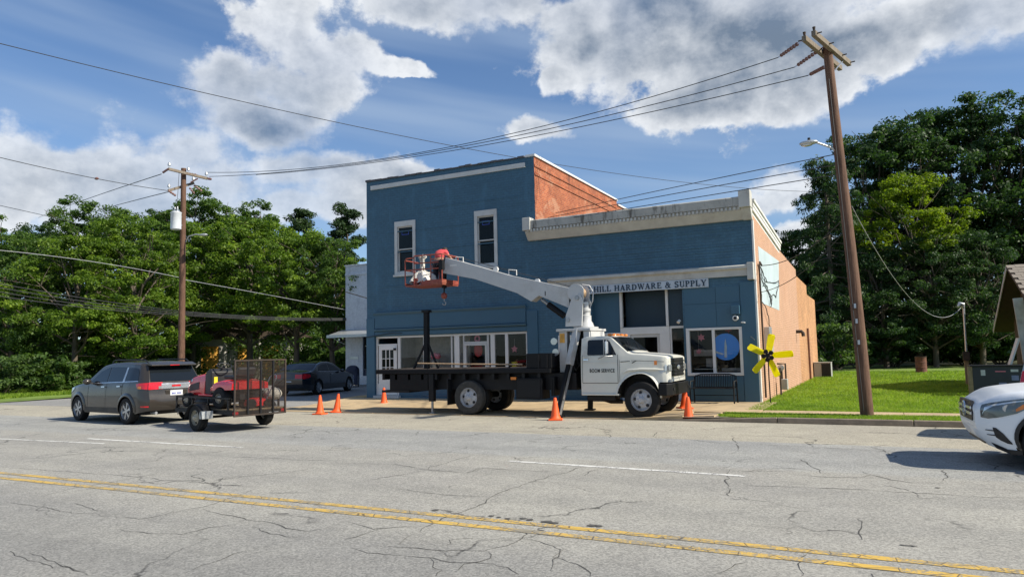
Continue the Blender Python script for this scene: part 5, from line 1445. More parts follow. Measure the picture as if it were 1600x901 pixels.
for sg in (-1, 1):
    obj('window', b.side_patch([(1.80, .97, 1.0), (2.25, .98, 1.22), (2.60, .985, 1.31), (2.80, .99, 1.325)], sg), 'car_glass', sed, smooth=40)
    obj('window', b.side_patch([(2.87, .99, 1.33), (3.35, 1.0, 1.31), (3.7, 1.01, 1.22), (3.85, 1.03, 1.08)], sg), 'car_glass', sed, smooth=40)
    obj('window_trim', b.side_patch([(1.75, .957, .97), (3.88, 1.012, 1.024)], sg, .01), 'chrome', sed, smooth=40)
    obj('door_gap', b.side_patch([(2.83, .35, .97), (2.842, .35, .97)], sg, .004, 2), 'plastic', sed)
    obj('door_handle', b.side_patch([(2.60, .87, .895), (2.78, .87, .895)], sg, .03, 4, 2), 'chrome', sed)
    obj('mirror', MB().ball((1.85, sg*.98, 1.0), .10, 10, 8, (.7, 1, .7)), 'sedan_paint', sed, smooth=60)
    obj('tail_light', b.side_patch([(4.55, .80, .90), (4.75, .74, .93), (4.949, .72, .93)], sg, .012), 'red_lens', sed, smooth=40)
    mb = MB(); vs = []
    for i in range(4):
        z = .74+.18*i/3; yw = b.hw(b.L, z)
        for j in range(5): vs.append((b.L-b.tail(z)+.014, sg*yw*(.5+.5*j/4), z))
    mb.add(vs, [(i*5+j, i*5+j+1, (i+1)*5+j+1, (i+1)*5+j) for i in range(3) for j in range(4)])
    obj('tail_light', mb, 'red_lens', sed)
    obj('headlight', b.side_patch([(.05, .58, .68), (.5, .66, .74)], sg, .01), 'clear_lens', sed, smooth=40)
obj('rear_window', b.over_patch(3.62, 4.30, .92, .95), 'car_glass', sed, smooth=40)
obj('windscreen', b.over_patch(1.55, 2.28, .95, .92), 'car_glass', sed, smooth=40)
obj('number_plate', MB().box(4.935, 4.945, -.16, .16, .60, .72), 'plate', sed)
for x in (XFs, XRs):
    for sg in (-1, 1): wheel(sed, x, sg*.80, .33, .215, .225, sg, nsp=7)

# ---- white SUV coming in at the right edge, facing -x
HM = R_(-4.0)
mh = Vector((-math.cos(HM), math.sin(HM), 0)); ms_ = Vector((math.sin(HM), math.cos(HM), 0))
XFm, XRm, LM, HWm = .80, 3.55, 4.45, .92
mc = Vector((1.83, 11.28, 0))
org = mc+mh*XFm+ms_*(HWm-.02)
mer = thing('white_suv', 'white SUV with black bumper vents driving into the picture at the right edge', 'car', (org.x, org.y, 0), -HM)
b = Body(LM, [(0, .80), (.08, .92), (.25, .985), (.7, 1.035), (1.25, 1.08), (1.40, 1.12), (2.1, 1.53), (2.6, 1.60), (3.3, 1.59), (4.0, 1.50), (4.45, 1.20)],
         [(0, .56), (.06, .68), (.18, .80), (.42, .885), (.8, .915), (3.7, .915), (4.25, .85), (4.45, .72)], [(0, .30), (.10, .24), (.35, .20), (4.1, .25), (4.45, .36)], [(0, .90), (1.3, .98), (4.45, 1.05)], .22, 1.60, rc=.10, crown=.035,
         nose=((0, .22), (.22, .20), (.40, .05), (.55, 0), (.80, .0), (.98, .16)), tail=((0, .08), (.6, 0), (1.0, .1), (1.5, .5)), nd=.55, td=.6, arches=((XFm, .35, .405), (XRm, .35, .405)), tuck=.04)
obj('body', b.mesh(120), 'merc_paint', mer, smooth=38)
underbody(mer, .5, 4.1, .74, .22, .62); arch_liner(mer, XFm, .405, .87); arch_liner(mer, XRm, .405, .87)
for sg in (-1, 1):
    hl = obj('headlight', b.side_patch([(.055, .665, .83), (.12, .655, .86), (.26, .685, .89), (.42, .735, .912), (.54, .80, .928), (.60, .86, .925)], sg, .010, 22, 8), 'dark_lens', mer, smooth=40)
    obj('light_strip', b.side_patch([(.07, .70, .72), (.09, .75, .80), (.17, .82, .845), (.37, .868, .888), (.54, .895, .905)], sg, .014, 20, 2), 'clear_lens', hl, smooth=40)
    obj('marker_lens', b.side_patch([(.41, .755, .79), (.48, .785, .845), (.54, .83, .865)], sg, .014, 6, 3), 'amber', hl)
    obj('lamp_lens', MB().lathe([(.001, 0), (.05, .0), (.06, .02)], 14, 'y', (.33, sg*.845, .79)), 'clear_lens', hl)
    vt = obj('bumper_vent', b.side_patch([(.155, .42, .545), (.19, .38, .54), (.25, .345, .47), (.31, .335, .36)], sg, .008, 16, 5), 'plastic', mer, smooth=40)
    for z in (.50, .44): obj('vent_fin', b.side_patch([(.075, z, z+.010), (.19, z-.008, z+.010)], sg, .016, 8, 1), 'plastic', vt)
    obj('bumper_lip', b.side_patch([(.06, .26, .34), (.20, .21, .27), (.40, .205, .26)], sg, .012, 12, 2), 'plastic', mer)
    obj('window', b.side_patch([(1.70, 1.05, 1.10), (2.1, 1.06, 1.37), (2.45, 1.07, 1.46), (2.60, 1.07, 1.465)], sg), 'car_glass', mer, smooth=40)
    obj('window', b.side_patch([(2.66, 1.07, 1.47), (3.3, 1.09, 1.46), (3.75, 1.10, 1.38), (3.95, 1.12, 1.22)], sg), 'car_glass', mer, smooth=40)
    obj('mirror', MB().ball((1.75, sg*1.02, 1.10), .12, 12, 8, (.7, 1, .7)), 'merc_paint', mer, smooth=60)
    mb = MB(); vs = []
    n_ = 24
    for i in range(n_+1):
        a = math.pi*(-.05+1.1*i/n_)
        for rr in (.405, .452):
            x_, z_ = XFm+rr*math.cos(a), .35+rr*math.sin(a); vs.append((b.warp(x_, z_), sg*(b.hw(x_, z_)+.012), z_))
    mb.add(vs, [(2*i, 2*i+1, 2*i+3, 2*i+2) for i in range(n_)])
    obj('arch_trim', mb, 'plastic', mer, smooth=40)
    obj('door_gap', b.side_patch([(1.62, .42, 1.0), (1.632, .42, 1.0)], sg, .004, 2), 'plastic', mer)
    obj('tail_light', b.side_patch([(4.0, .95, 1.05), (4.44, .92, 1.08)], sg, .012), 'red_lens', mer)
obj('windscreen', b.over_patch(1.45, 2.12, .95, .93), 'car_glass', mer, smooth=40)
g_ = obj('grille', MB().prism([(-.45, .60), (.45, .60), (.50, .70), (.42, .86), (-.42, .86), (-.50, .70)], -.012, .03, 'yz'), 'plastic', mer)
for z in (.68, .755): obj('grille_bar', MB().box(-.03, -.013, -.46, .46, z, z+.035), 'chrome', g_)
obj('emblem', MB().lathe([(.085, -.04), (.105, -.04), (.105, -.02), (.085, -.02), (.085, -.04)], 20, 'x', (0, 0, .735)).bar((-.03, 0, .735), (-.03, 0, .83), .015).bar((-.03, 0, .735), (-.03, .075, .69), .015).bar((-.03, 0, .735), (-.03, -.075, .69), .015), 'chrome', g_)
obj('lower_grille', MB().box(.10, .2, -.55, .55, .31, .45), 'plastic', mer)
for x in (XFm, XRm):
    for sg in (-1, 1): wheel(mer, x, sg*.815, .35, .235, .245, sg, nsp=5)

# ---- silver SUV parked at the kerb beyond it, only its tail lamp in view
tp = W(1588, 592, y=15.0); PA = R_(-10)     # nose turned out from the kerb
PO = (tp.x+4.4*math.cos(PA)-.80*math.sin(PA), tp.y+4.4*math.sin(PA)+.80*math.cos(PA))
pk = thing('silver_suv', 'parked car at the right edge showing only its upright red tail lamp', 'car', (PO[0], PO[1], 0), math.pi+PA)
b = Body(4.4, [(0, .78), (.12, .92), (1.15, 1.06), (1.95, 1.50), (3.4, 1.58), (4.25, 1.53), (4.4, 1.48)], [(0, .66), (.3, .84), (.8, .88), (3.8, .88), (4.3, .82), (4.4, .78)], [(0, .3), (4.4, .33)], .98, .15, 1.58, tail=((0, .06), (.6, 0), (1., .05), (1.5, .18)), td=.6, arches=((.86, .34, .38), (3.5, .34, .38)))
obj('body', b.mesh(60), 'silver_paint', pk, smooth=38); underbody(pk, .5, 4.1, .70, .24, .6)
for sg in (-1, 1):
    obj('tail_light', b.side_patch([(4.14, .85, 1.14), (4.395, .85, 1.15)], sg, .014), 'red_lens', pk, smooth=40)
    obj('window', b.side_patch([(1.6, 1.05, 1.08), (2.1, 1.06, 1.38), (4.0, 1.08, 1.40)], sg), 'car_glass', pk, smooth=40)
obj('rear_window', b.tail_patch(1.1, 1.42, .85, .88), 'car_glass', pk)
for x in (.86, 3.5):
    for sg in (-1, 1): wheel(pk, x, sg*.78, .34, .22, .23, sg)
# ------------------------------------------------------------------ crane truck, nose to +x
TX, TY = -8.5, 17.86
truck = thing('crane_truck', 'white bonneted crane truck with a long black flatbed, its grey-white boom raised over the bed', 'truck', (TX, TY, .012))
def tl(p): return (p[0]-TX, p[1]-TY, p[2]-.012)
def tpart(name, mb, mat, parent=None, **k):
    """part given in world coordinates (children of a part share its frame)"""
    o = obj(name, mb, mat, parent or truck, **k)
    if parent is None or parent is truck: o.matrix_parent_inverse = Matrix.Translation((-TX, -TY, 0))
    return o
XN = -4.37; HC = .93
cb = Body(2.42, [(0, 1.44), (.10, 1.475), (.6, 1.52), (1.12, 1.555), (1.20, 1.58), (1.63, 1.955), (1.72, 1.985), (2.30, 1.99), (2.38, 1.975), (2.42, 1.94)],
          [(0, .74), (.06, .80), (.2, .835), (.9, .885), (1.40, .93), (2.3, .93), (2.42, .915)], [(0, .86), (.33, .86), (.36, .60), (1.42, .555), (2.42, .555)], [(0, 1.40), (1.1, 1.50), (2.42, 1.50)], .115, 1.98, rc=.035, crown=.025,
          nose=((0, .0), (2, 0)), tail=((0, 0), (2, 0)), arches=((.885, .47, .60),), tuck=.035, d=.03)
def cabp(mb): mb.v = [(XN-p[0] if p[0] > .885 else XN-.885+(.885-p[0])*.74, p[1]+TY, p[2]) for p in mb.v]; return mb
tpart('cab', cabp(cb.mesh(110)), 'truck_white', smooth=36)
for sg in (-1, 1):
    dr = tpart('door', cabp(cb.side_patch([(1.455, .85, 1.50), (2.37, .85, 1.50)], sg, .010, 16, 10)), 'truck_white', smooth=40)
    for cols in ([(1.447, .84, 1.53), (1.457, .84, 1.53)], [(2.368, .84, 1.53), (2.378, .84, 1.53)], [(1.455, .838, .850), (2.37, .838, .850)]):
        tpart('door_gap', cabp(cb.side_patch(cols, sg, .0125, 2, 3)), 'plastic', dr)
    tpart('crease', cabp(cb.side_patch([(1.46, 1.335, 1.36), (2.36, 1.335, 1.36)], sg, .022, 4, 2)), 'truck_white', dr)
    tpart('window', cabp(cb.side_patch([(1.49, 1.525, 1.54), (1.67, 1.525, 1.86), (1.74, 1.525, 1.90)], sg, .008)), 'car_glass', dr)
    tpart('window', cabp(cb.side_patch([(1.775, 1.525, 1.905), (2.21, 1.525, 1.905), (2.245, 1.54, 1.88)], sg, .008)), 'car_glass', dr)
    ha = tpart('handle', cabp(cb.side_patch([(2.21, 1.40, 1.435), (2.34, 1.40, 1.435)], sg, .03, 4, 2)), 'chrome', dr)
    tpart('hood_vent', cabp(cb.side_patch([(1.15, 1.36, 1.375), (1.38, 1.345, 1.362)], sg, .010, 4, 2)), 'plastic')
    tpart('hood_latch', cabp(cb.side_patch([(.98, 1.375, 1.385), (1.10, 1.31, 1.335)], sg, .014, 4, 2)), 'plastic')
    tpart('side_marker', cabp(cb.side_patch([(.36, 1.27, 1.37), (.45, 1.27, 1.37)], sg, .02, 3, 3)), 'amber')
    tpart('hood_gap', cabp(cb.side_patch([(.02, 1.335, 1.345), (1.12, 1.375, 1.385)], sg, .004, 8, 1)), 'plastic')
    tpart('scuff', cabp(cb.side_patch([(.10, 1.13, 1.16), (.22, 1.06, 1.14), (.33, 1.12, 1.14)], sg, .003, 6, 2)), 'galv')
    tpart('cowl_gap', cabp(cb.side_patch([(1.405, .62, 1.40), (1.413, .62, 1.40)], sg, .003, 2, 6)), 'plastic')
    tpart('fender_top', cabp(MB().tube([(.14, sg*.82, 1.15), (.4, sg*.86, 1.165), (.9, sg*.90, 1.17), (1.2, sg*.915, 1.15), (1.34, sg*.92, 1.08)], [.012, .028, .03, .028, .012], 8)), 'truck_white', smooth=60)
    mb = MB(); vs = []
    for i in range(27):
        a = math.pi*(.06+.93*i/26)
        for k, rr in enumerate((.60, .655)):
            x_, z_ = .885+rr*math.cos(a), .47+rr*math.sin(a); vs.append((x_, sg*(cb.hw(x_, z_)+(.05 if k == 0 else .012)), z_))
    mb.add(vs, [(2*i, 2*i+1, 2*i+3, 2*i+2) for i in range(26)])
    tpart('arch_flare', cabp(mb), 'truck_white', smooth=40)
    tpart('running_board', cabp(MB().box(1.44, 2.40, min(sg*.84, sg*.97), max(sg*.84, sg*.97), .545, .585)), 'truck_white', bevel=.01)
    mr = tpart('mirror', cabp(MB().box(1.63, 1.67, min(sg*1.06, sg*1.20), max(sg*1.06, sg*1.20), 1.56, 1.86)), 'chrome', bevel=.015)
    tpart('bracket', cabp(MB().tube([(1.58, sg*.93, 1.50), (1.72, sg*1.14, 1.50), (1.72, sg*1.14, 1.93), (1.70, sg*.84, 1.90)], .011, 6).tube([(1.95, sg*.93, 1.44), (1.72, sg*1.14, 1.50)], .010, 6)), 'steel', mr)
    tpart('mirror_glass', cabp(MB().box(1.671, 1.676, min(sg*1.07, sg*1.19), max(sg*1.07, sg*1.19), 1.575, 1.845)), 'clear_lens', mr)
    lg = tpart('headlight', cabp(MB().box(-.035, .02, min(sg*.60, sg*.80), max(sg*.60, sg*.80), 1.12, 1.27)), 'clear_lens', bevel=.01)
    tpart('indicator', cabp(cb.side_patch([(.06, 1.12, 1.27), (.12, 1.12, 1.27)], sg, .012, 3, 3)), 'clear_lens')
tpart('windscreen', cabp(cb.over_patch(1.215, 1.625, .985, .97, .010, 0, 8, 10)), 'car_glass', smooth=40)
tpart('wiper', cabp(MB().bar((1.22, -.55, 1.60), (1.45, -.15, 1.86), .016).bar((1.22, .2, 1.63), (1.45, .55, 1.84), .016)), 'plastic')
tpart('rear_window', cabp(MB().box(2.421, 2.428, -.5, .5, 1.56, 1.86)), 'car_glass')
for y in (-.62, -.3, 0, .3, .62): tpart('roof_light', cabp(MB().ball((1.74, y, 2.025), .045, 8, 5, (1.5, 1, .8))), 'amber', smooth=60)
gr = tpart('grille', cabp(MB().box(-.022, .02, -.56, .56, .985, 1.425)), 'plastic', bevel=.01)
for k in range(5): tpart('grille_bar', cabp(MB().box(-.045, -.023, -.55, .55, 1.0+k*.085, 1.032+k*.085)), 'black', gr)
tpart('grille_emblem', cabp(MB().ball((-.05, 0, 1.20), .09, 12, 6, (.15, 1.6, .6))), 'chrome', gr, smooth=60)
tpart('bumper', cabp(MB().prism([(.30, -.99), (.02, -.985), (-.10, -.80), (-.13, -.4), (-.13, .4), (-.10, .80), (.02, .985), (.30, .99), (.30, .93), (.05, .90), (-.05, .4), (-.05, -.4), (.05, -.90), (.30, -.93)], .55, .83, 'xy')), 'black_paint', bevel=.015)
for y in (-.7, .7): tpart('tow_slot', cabp(MB().box(-.135, -.10, y-.05, y+.05, .66, .72)), 'plastic')
tpart('fog_lamp', cabp(MB().box(-.06, .0, -.78, -.62, .86, .93)), 'clear_lens')
for sg in (-1, 1):
    mb = MB(); vs = []
    for i in range(17):
        a = math.pi*i/16
        for d_ in (.86, .40): vs.append((.885+.62*math.cos(a), sg*d_, .47+.62*math.sin(a)))
    mb.add(vs, [(2*i, 2*i+1, 2*i+3, 2*i+2) for i in range(16)])
    tpart('arch_liner', cabp(mb), 'plastic')
tpart('engine_block', MB().box(-5.9, -4.85, TY-.38, TY+.38, .45, 1.2), 'plastic'); tpart('axle', MB().tube([(-5.255, TY-.8, .43), (-5.255, TY+.8, .43)], .06, 8).tube([(-10.05, TY-.8, .46), (-10.05, TY+.8, .46)], .08, 8).ball((-10.05, TY, .46), .2), 'black')
mb = MB()
for y in (TY-.38, TY+.38): mb.box(-12.7, -4.85, y-.04, y+.04, .70, .93)
tpart('chassis', mb, 'black')
tpart('fuel_tank', MB().box(-6.7, -5.95, TY-.80, TY-.40, .40, .54), 'black', bevel=.03); tpart('exhaust', MB().tube([(-6.5, TY-.3, .42), (-6.2, TY-.45, .36), (-5.9, TY-.4, .36)], .05, 8), 'rust', smooth=50)
def twheel(x, y, r, w, rr, sg, rim='rim_white', tyre='rubber', steer=0):
    t = wheel(truck, 0, 0, r, w, rr, sg, rim, 'steel', tyre, steer); t.location = (x-TX, y-TY, r); return t
twheel(-5.255, TY-.83, .44, .245, .262, -1, steer=R_(-3)); twheel(-5.255, TY+.83, .44, .245, .262, 1, steer=R_(-3))
twheel(-10.05, TY-.84, .455, .235, .262, -1, tyre='rubber_dusty'); twheel(-10.05, TY+.84, .455, .235, .262, 1, tyre='rubber_dusty')
twheel(-10.05, TY-.58, .455, .235, .262, -1); twheel(-10.05, TY+.58, .455, .235, .262, 1)
# lettering on the near door
fc = bpy.data.curves.new('lettering', 'FONT'); fc.body = 'BOOM SERVICE'; fc.size = .128; fc.extrude = .002; fc.offset = .0022; fc.space_character = 1.12
fo = bpy.data.objects.new('lettering_tmp', fc); COL.objects.link(fo)
me = bpy.data.meshes.new_from_object(fo.evaluated_get(bpy.context.evaluated_depsgraph_get()))
bpy.data.objects.remove(fo); me.name = 'lettering'
xsv = [v.co.x for v in me.vertices]; x0, x1 = min(xsv), max(xsv)
yl = TY-cb.hw(1.85, 1.14)-.016
for v in me.vertices:
    X = -6.545+(v.co.x-x0)/(x1-x0)*.645; zz = 1.105+v.co.y*.95; v.co = (X, TY-cb.hw(XN-X, zz)-.0155-v.co.z, zz)
me.materials.clear(); lt = tpart('lettering', me, 'black')
# flatbed
BX0, BX1 = -13.15, -7.62
tpart('bed', MB().box(BX0, BX1, TY-.95, TY+.95, 1.10, 1.215), 'black_paint', bevel=.012)
for k in range(9): tpart('deck_plank', MB().box(BX0+.02, -8.32, TY-.93+k*.207, TY-.93+k*.207+.2, 1.216, 1.228), 'shed_wood')
tpart('cross_beams', (lambda m: [m.box(BX0+.2+k*.45, BX0+.28+k*.45, TY-.90, TY+.90, .935, 1.095) for k in range(12)] and m)(MB()), 'black')
tpart('bed_shade_panel', MB().box(-12.68, -11.38, TY-.90, TY-.86, .63, 1.09), 'black_paint'); tpart('bed_shade_panel', MB().box(-12.68, -11.38, TY+.86, TY+.90, .63, 1.09), 'black_paint')  # added black panels standing for the frame and the shadow under the bed
tpart('subframe', MB().box(-12.70, -7.0, TY-.72, TY+.72, .66, 1.085), 'black')
tpart('rear_bumper', MB().box(-12.95, -12.0, TY-.92, TY+.92, .575, .64), 'black'); tpart('rear_bracket', MB().box(-12.82, -12.70, TY-.6, TY+.6, .84, .98), 'black')
tpart('headboard', MB().box(-8.31, -7.60, TY-.90, TY+.90, 1.218, 1.60), 'black_paint', bevel=.01)
for x in (-7.95, -7.72): tpart('headboard_rib', MB().box(x-.02, x+.02, TY-.925, TY-.902, 1.22, 1.57), 'black')
for (a, b_, c, d_) in ((-8.62, -7.86, .43, .97), (-7.62, -7.52, .52, 1.0)):
    bx_ = tpart('tool_box', MB().box(a, b_, TY-.93, TY-.45, c, d_), 'black_paint', bevel=.012); tpart('lid', MB().box(a+.05, b_-.05, TY-.945, TY-.932, c+.05, d_-.05), 'black', bx_)
tpart('bed_marker', MB().box(-8.75, -8.60, TY-.96, TY-.90, .93, 1.0), 'amber'); tpart('mud_flap', MB().box(-10.72, -10.70, TY-.95, TY-.45, .25, .95), 'plastic')
for sg in (-1, 1):
    og = tpart('rear_outrigger', MB().box(-11.34, -11.18, TY+sg*.86-.07, TY+sg*.86+.07, .34, 1.095), 'black', bevel=.008)
    tpart('foot', MB().tube([(-11.26, TY+sg*.86, .34), (-11.26, TY+sg*.86, .05)], .035, 8).lathe([(.001, .01), (.10, .01), (.10, .035), (.03, .05)], 12, 'z', (-11.26, TY+sg*.86, 0)), 'steel', og)
    a = Vector((-7.03, TY+sg*.50, 2.20)); c = Vector((-7.36, TY+sg*1.10, .04)); m1 = a.lerp(c, .42); m2 = a.lerp(c, .30)
    og = tpart('front_outrigger', MB().bar(a, m1, .17, .15), 'crane_white', bevel=.008)
    tpart('inner_leg', MB().bar(m2, c, .13, .11), 'black_paint', og); tpart('wear_strip', MB().bar(m1+Vector((.067, sg*.0, 0)), c+Vector((.067, sg*.03, .03)), .014, .07), 'steel', og)
    tpart('foot', MB().box(c.x-.13, c.x+.13, c.y-.11, c.y+.11, .012, .045), 'black', og)
    tpart('hose', MB().tube([(-7.0, TY+sg*.45, 1.75), (-6.88, TY+sg*.66, 1.35), (-7.0, TY+sg*.72, 1.15), (-7.2, TY+sg*.66, 1.4)], .02, 6), 'rubber', og, smooth=60)
# boom rest mast near the tail, with two braces
pm_ = tpart('boom_rest', MB().bar((-11.91, TY-.15, 1.23), (-11.90, TY-.15, 2.86), .13), 'black_paint')
tpart('cradle', MB().box(-12.02, -11.78, TY-.24, TY-.06, 2.861, 2.93), 'black', pm_); tpart('brace', MB().bar((-12.36, TY-.15, 1.23), (-11.94, TY-.15, 1.98), .05).bar((-11.52, TY-.15, 1.23), (-11.87, TY-.15, 1.98), .05), 'black', pm_)
# loose pipe lying along the deck
tag(obj('pipe', MB().tube([(-11.85, TY-.70, 1.40), (-10.4, TY-.72, 1.36), (-8.5, TY-.74, 1.33)], .022, 8), 'rope', smooth=60), 'long tan pipe lying along the black truck bed', 'pipe')
for x in (-11.5, -8.9): tpart('pipe_rack', MB().bar((x, TY-.72, 1.229), (x, TY-.72, 1.36), .04), 'black')
# crane pedestal
for (x0, x1) in ((-7.52, -7.30), (-6.84, -6.68)):
    for sg in (-1, 1): tpart('pedestal_post', MB().box(x0, x1, min(TY+sg*.34, TY+sg*.55), max(TY+sg*.34, TY+sg*.55), 1.10, 2.15), 'crane_white', bevel=.008)
tpart('worn_label', MB().box(-7.50, -7.36, TY-.556, TY-.551, 1.86, 2.10), 'ply')
tpart('pedestal_top', MB().box(-7.58, -6.64, TY-.60, TY+.60, 2.152, 2.215), 'crane_white', bevel=.01)
tpart('pedestal_core', MB().lathe([(.26, 1.0), (.26, 2.15)], 20, 'z', (-7.05, TY, 0), True), 'black', smooth=40)
tpart('hose_bundle', MB().tube([(-7.2, TY-.35, 2.1), (-7.22, TY-.42, 1.7), (-7.14, TY-.45, 1.35), (-7.2, TY-.4, 1.1)], .05, 8).tube([(-7.1, TY-.38, 2.1), (-7.08, TY-.46, 1.8), (-7.05, TY-.45, 1.3)], .035, 8), 'rubber', smooth=60)
tpart('control_panel', MB().prism([(-6.72, 1.45), (-6.60, 1.5), (-6.66, 2.14), (-6.80, 2.14)], TY-.5, TY+.5), 'crane_white')
for (x_, z_) in ((-7.62, 1.9), (-7.58, 1.62)):
    tpart('work_lamp', MB().lathe([(.001, -.05), (.09, -.05), (.08, .02), (.03, .06), (.001, .06)], 14, 'y', (x_, TY-.62, z_)), 'clear_lens', smooth=40)
tpart('slew_ring', MB().lathe([(.33, 2.216), (.33, 2.26), (.22, 2.27), (.19, 2.36), (.15, 2.42), (.15, 2.56), (.11, 2.58), (.11, 2.66), (.14, 2.68), (.14, 2.74), (.09, 2.76), (.09, 2.92)], 24, 'z', (-6.98, TY, 0), True), 'crane_white', smooth=40)
for y in (-.27, .27): tpart('turret_plate', MB().prism([(-7.44, 2.285), (-6.98, 2.285), (-6.93, 2.95), (-7.02, 3.12), (-7.16, 3.12), (-7.26, 2.98), (-7.42, 2.58)], TY+y-.025, TY+y+.025), 'crane_white', bevel=.006)
for (px_, pz_) in ((-7.09, 3.02), (-7.36, 2.45)): tpart('pivot_pin', MB().lathe([(.055, -.33), (.055, .33)], 14, 'y', (px_, TY, pz_), True), 'steel', smooth=40)
tpart('turret_web', MB().box(-7.40, -7.02, TY-.243, TY+.243, 2.285, 2.33), 'crane_white')
# boom
by = TY
bp = [W(722, 409, y=by), W(799, 431, y=by), W(893, 451, y=by), W(893, 482, y=by), W(846, 463, y=by), W(834, 472, y=by), W(812, 459, y=by), W(746, 437, y=by), W(697, 428, y=by), W(701, 404, y=by)]
boom = tpart('boom', MB().prism([(p.x, p.z) for p in bp], by-.17, by+.17), 'crane_white', bevel=.008)
def bx(px, py, off=0): p = W(px, py, y=by-.17); return Vector((p.x, by+off, p.z))
for (px, py) in ((717, 404), (800, 424)):
    p = bx(px, py); tpart('grab_loop', MB().tube([(p.x-.12, by-.13, p.z-.08), (p.x-.12, by-.13, p.z+.05), (p.x+.12, by-.13, p.z+.02), (p.x+.12, by-.13, p.z-.12)], .014, 6), 'white', boom)
for (px, py) in ((773, 421), (838, 440)):
    p = bx(px, py); tpart('rope_guide', MB().lathe([(.001, -.03), (.075, -.03), (.075, .03), (.001, .03)], 16, 'y', (p.x, by-.10, p.z)), 'white', boom, smooth=40)
p = bx(852, 459); tpart('boom_eye', MB().box(p.x-.012, p.x+.012, by-.176, by-.171, p.z-.06, p.z+.06), 'plastic', boom)
p = bx(709, 415); tpart('worn_patch', MB().box(p.x-.13, p.x+.10, by-.1735, by-.1708, p.z-.025, p.z+.025), 'white', boom)
a, c = bx(842, 468), bx(878, 494); m_ = a.lerp(c, .30)
tpart('lift_cylinder', MB().tube([m_, c], .085, 12), 'black_paint', boom, smooth=40); tpart('cylinder_rod', MB().tube([a, m_], .04, 10), 'steel', boom, smooth=40)
# winch on the boom heel
wc = Vector((-7.15, by, 3.17))
for y in (-.23, .20):
    q = [(wc.x+.24*math.cos(R_(a_)), wc.z+.23*math.sin(R_(a_))) for a_ in range(20, 260, 20)]+[(wc.x-.10, wc.z-.26), (wc.x+.20, wc.z-.26)]
    tpart('winch_plate', MB().prism(q, by+y, by+y+.03), 'crane_white', bevel=.006)
tpart('winch_drum', MB().lathe([(.08, -.198), (.15, -.19), (.145, 0), (.15, .17), (.08, .198)], 20, 'y', wc, True), 'rope', smooth=50)
tpart('winch_base', MB().box(wc.x-.18, wc.x+.20, by-.23, by+.23, wc.z-.30, wc.z-.262), 'crane_white')
tpart('winch_guard', MB().tube([(wc.x+.02, by+.22, wc.z+.24), (wc.x+.22, by+.22, wc.z+.20), (wc.x+.33, by+.2, wc.z+.02), (wc.x+.30, by+.2, wc.z-.22), (wc.x+.1, by+.2, wc.z-.62), (wc.x+.02, by+.15, wc.z-.85)], .018, 6), 'crane_white', smooth=60)
tpart('hoist_rope', MB().tube([(wc.x-.1, by, wc.z+.15), bx(838, 436)+Vector((0, .05, .03)), bx(720, 405)+Vector((0, .05, .02)), bx(690, 418), bx(691, 447)], .009, 5), 'wire', boom)
tpart('boom_head', MB().prism([(bp[9].x-.02, bp[9].z-.02), (bp[8].x-.02, bp[8].z+.02), (bp[8].x-.22, bp[8].z+.06), (bp[9].x-.20, bp[9].z-.12)], by-.10, by+.10), 'black', boom)
tpart('basket_bracket', MB().box(bp[8].x-.12, bp[8].x-.02, by-.06, by+.06, bp[8].z-.42, bp[8].z+.1), 'black', boom)
# work basket
fl = W(675, 446, y=by).z; tr_ = W(672, 402, y=by).z
kx0, kx1 = W(646, 440, y=by).x, W(703, 440, y=by).x
ky0, ky1 = by-.42, by+.46
bk = tpart('work_basket', MB().box(kx0, kx1, ky0, ky1, fl-.04, fl), 'basket_red')
for nm, x0, x1, y0, y1, z0, z1 in (('toe_board', kx0+.6, kx1, ky0-.012, ky0-.001, fl, fl+.11), ('toe_board', kx0, kx1, ky1+.001, ky1+.012, fl, fl+.12), ('toe_board', kx1+.001, kx1+.012, ky0, ky1, fl, fl+.11), ('toe_board', kx0-.012, kx0-.001, ky0, ky1, fl, fl+.06)):
    tpart(nm, MB().box(x0, x1, y0, y1, z0, z1), 'basket_red', bk)
for (x, y) in ((kx0, ky0), (kx1, ky0), (kx0, ky1), (kx1, ky1), (kx0+.32, ky0), (kx0+.62, ky1), (kx0+.9, ky0)):
    tpart('upright', MB().tube([(x, y, fl), (x, y, tr_ - (.10 if x == kx0 else .0))], .018, 6), 'basket_red', bk)
for z, a_, b2 in ((tr_, kx0+.32, kx1), (tr_-.22, kx0+.32, kx1-.1), (tr_-.40, kx0, kx1)):
    for y in (ky0, ky1): tpart('rail', MB().tube([(a_, y, z), (b2, y, z-.01)], .020, 6), 'basket_red', bk)
tpart('rail', MB().tube([(kx0, ky0, tr_-.12), (kx0+.05, ky0, tr_-.06), (kx0+.32, ky0, tr_-.05)], .02, 6).tube([(kx0, ky0, tr_-.11), (kx0, ky1, tr_-.11)], .02, 6).tube([(kx0, ky0, tr_-.40), (kx0, ky1, tr_-.40)], .02, 6), 'basket_red', bk)
tpart('rail', MB().tube([(kx1, ky0, tr_-.01), (kx1, ky1, tr_-.01)], .02, 6), 'basket_red', bk)
tpart('control_box', MB().box(kx1-.10, kx1+.02, ky0-.02, ky0+.12, fl+.38, fl+.66), 'black', bk)
for (x, z, r) in ((kx0+.32, fl+.06, .10), (kx0+.58, fl+.03, .085)): tpart('reel', MB().lathe([(.001, -.05), (r, -.05), (r, .05), (.001, .05)], 14, 'y', (x, ky0+.1, z+.04)), 'basket_red', bk)
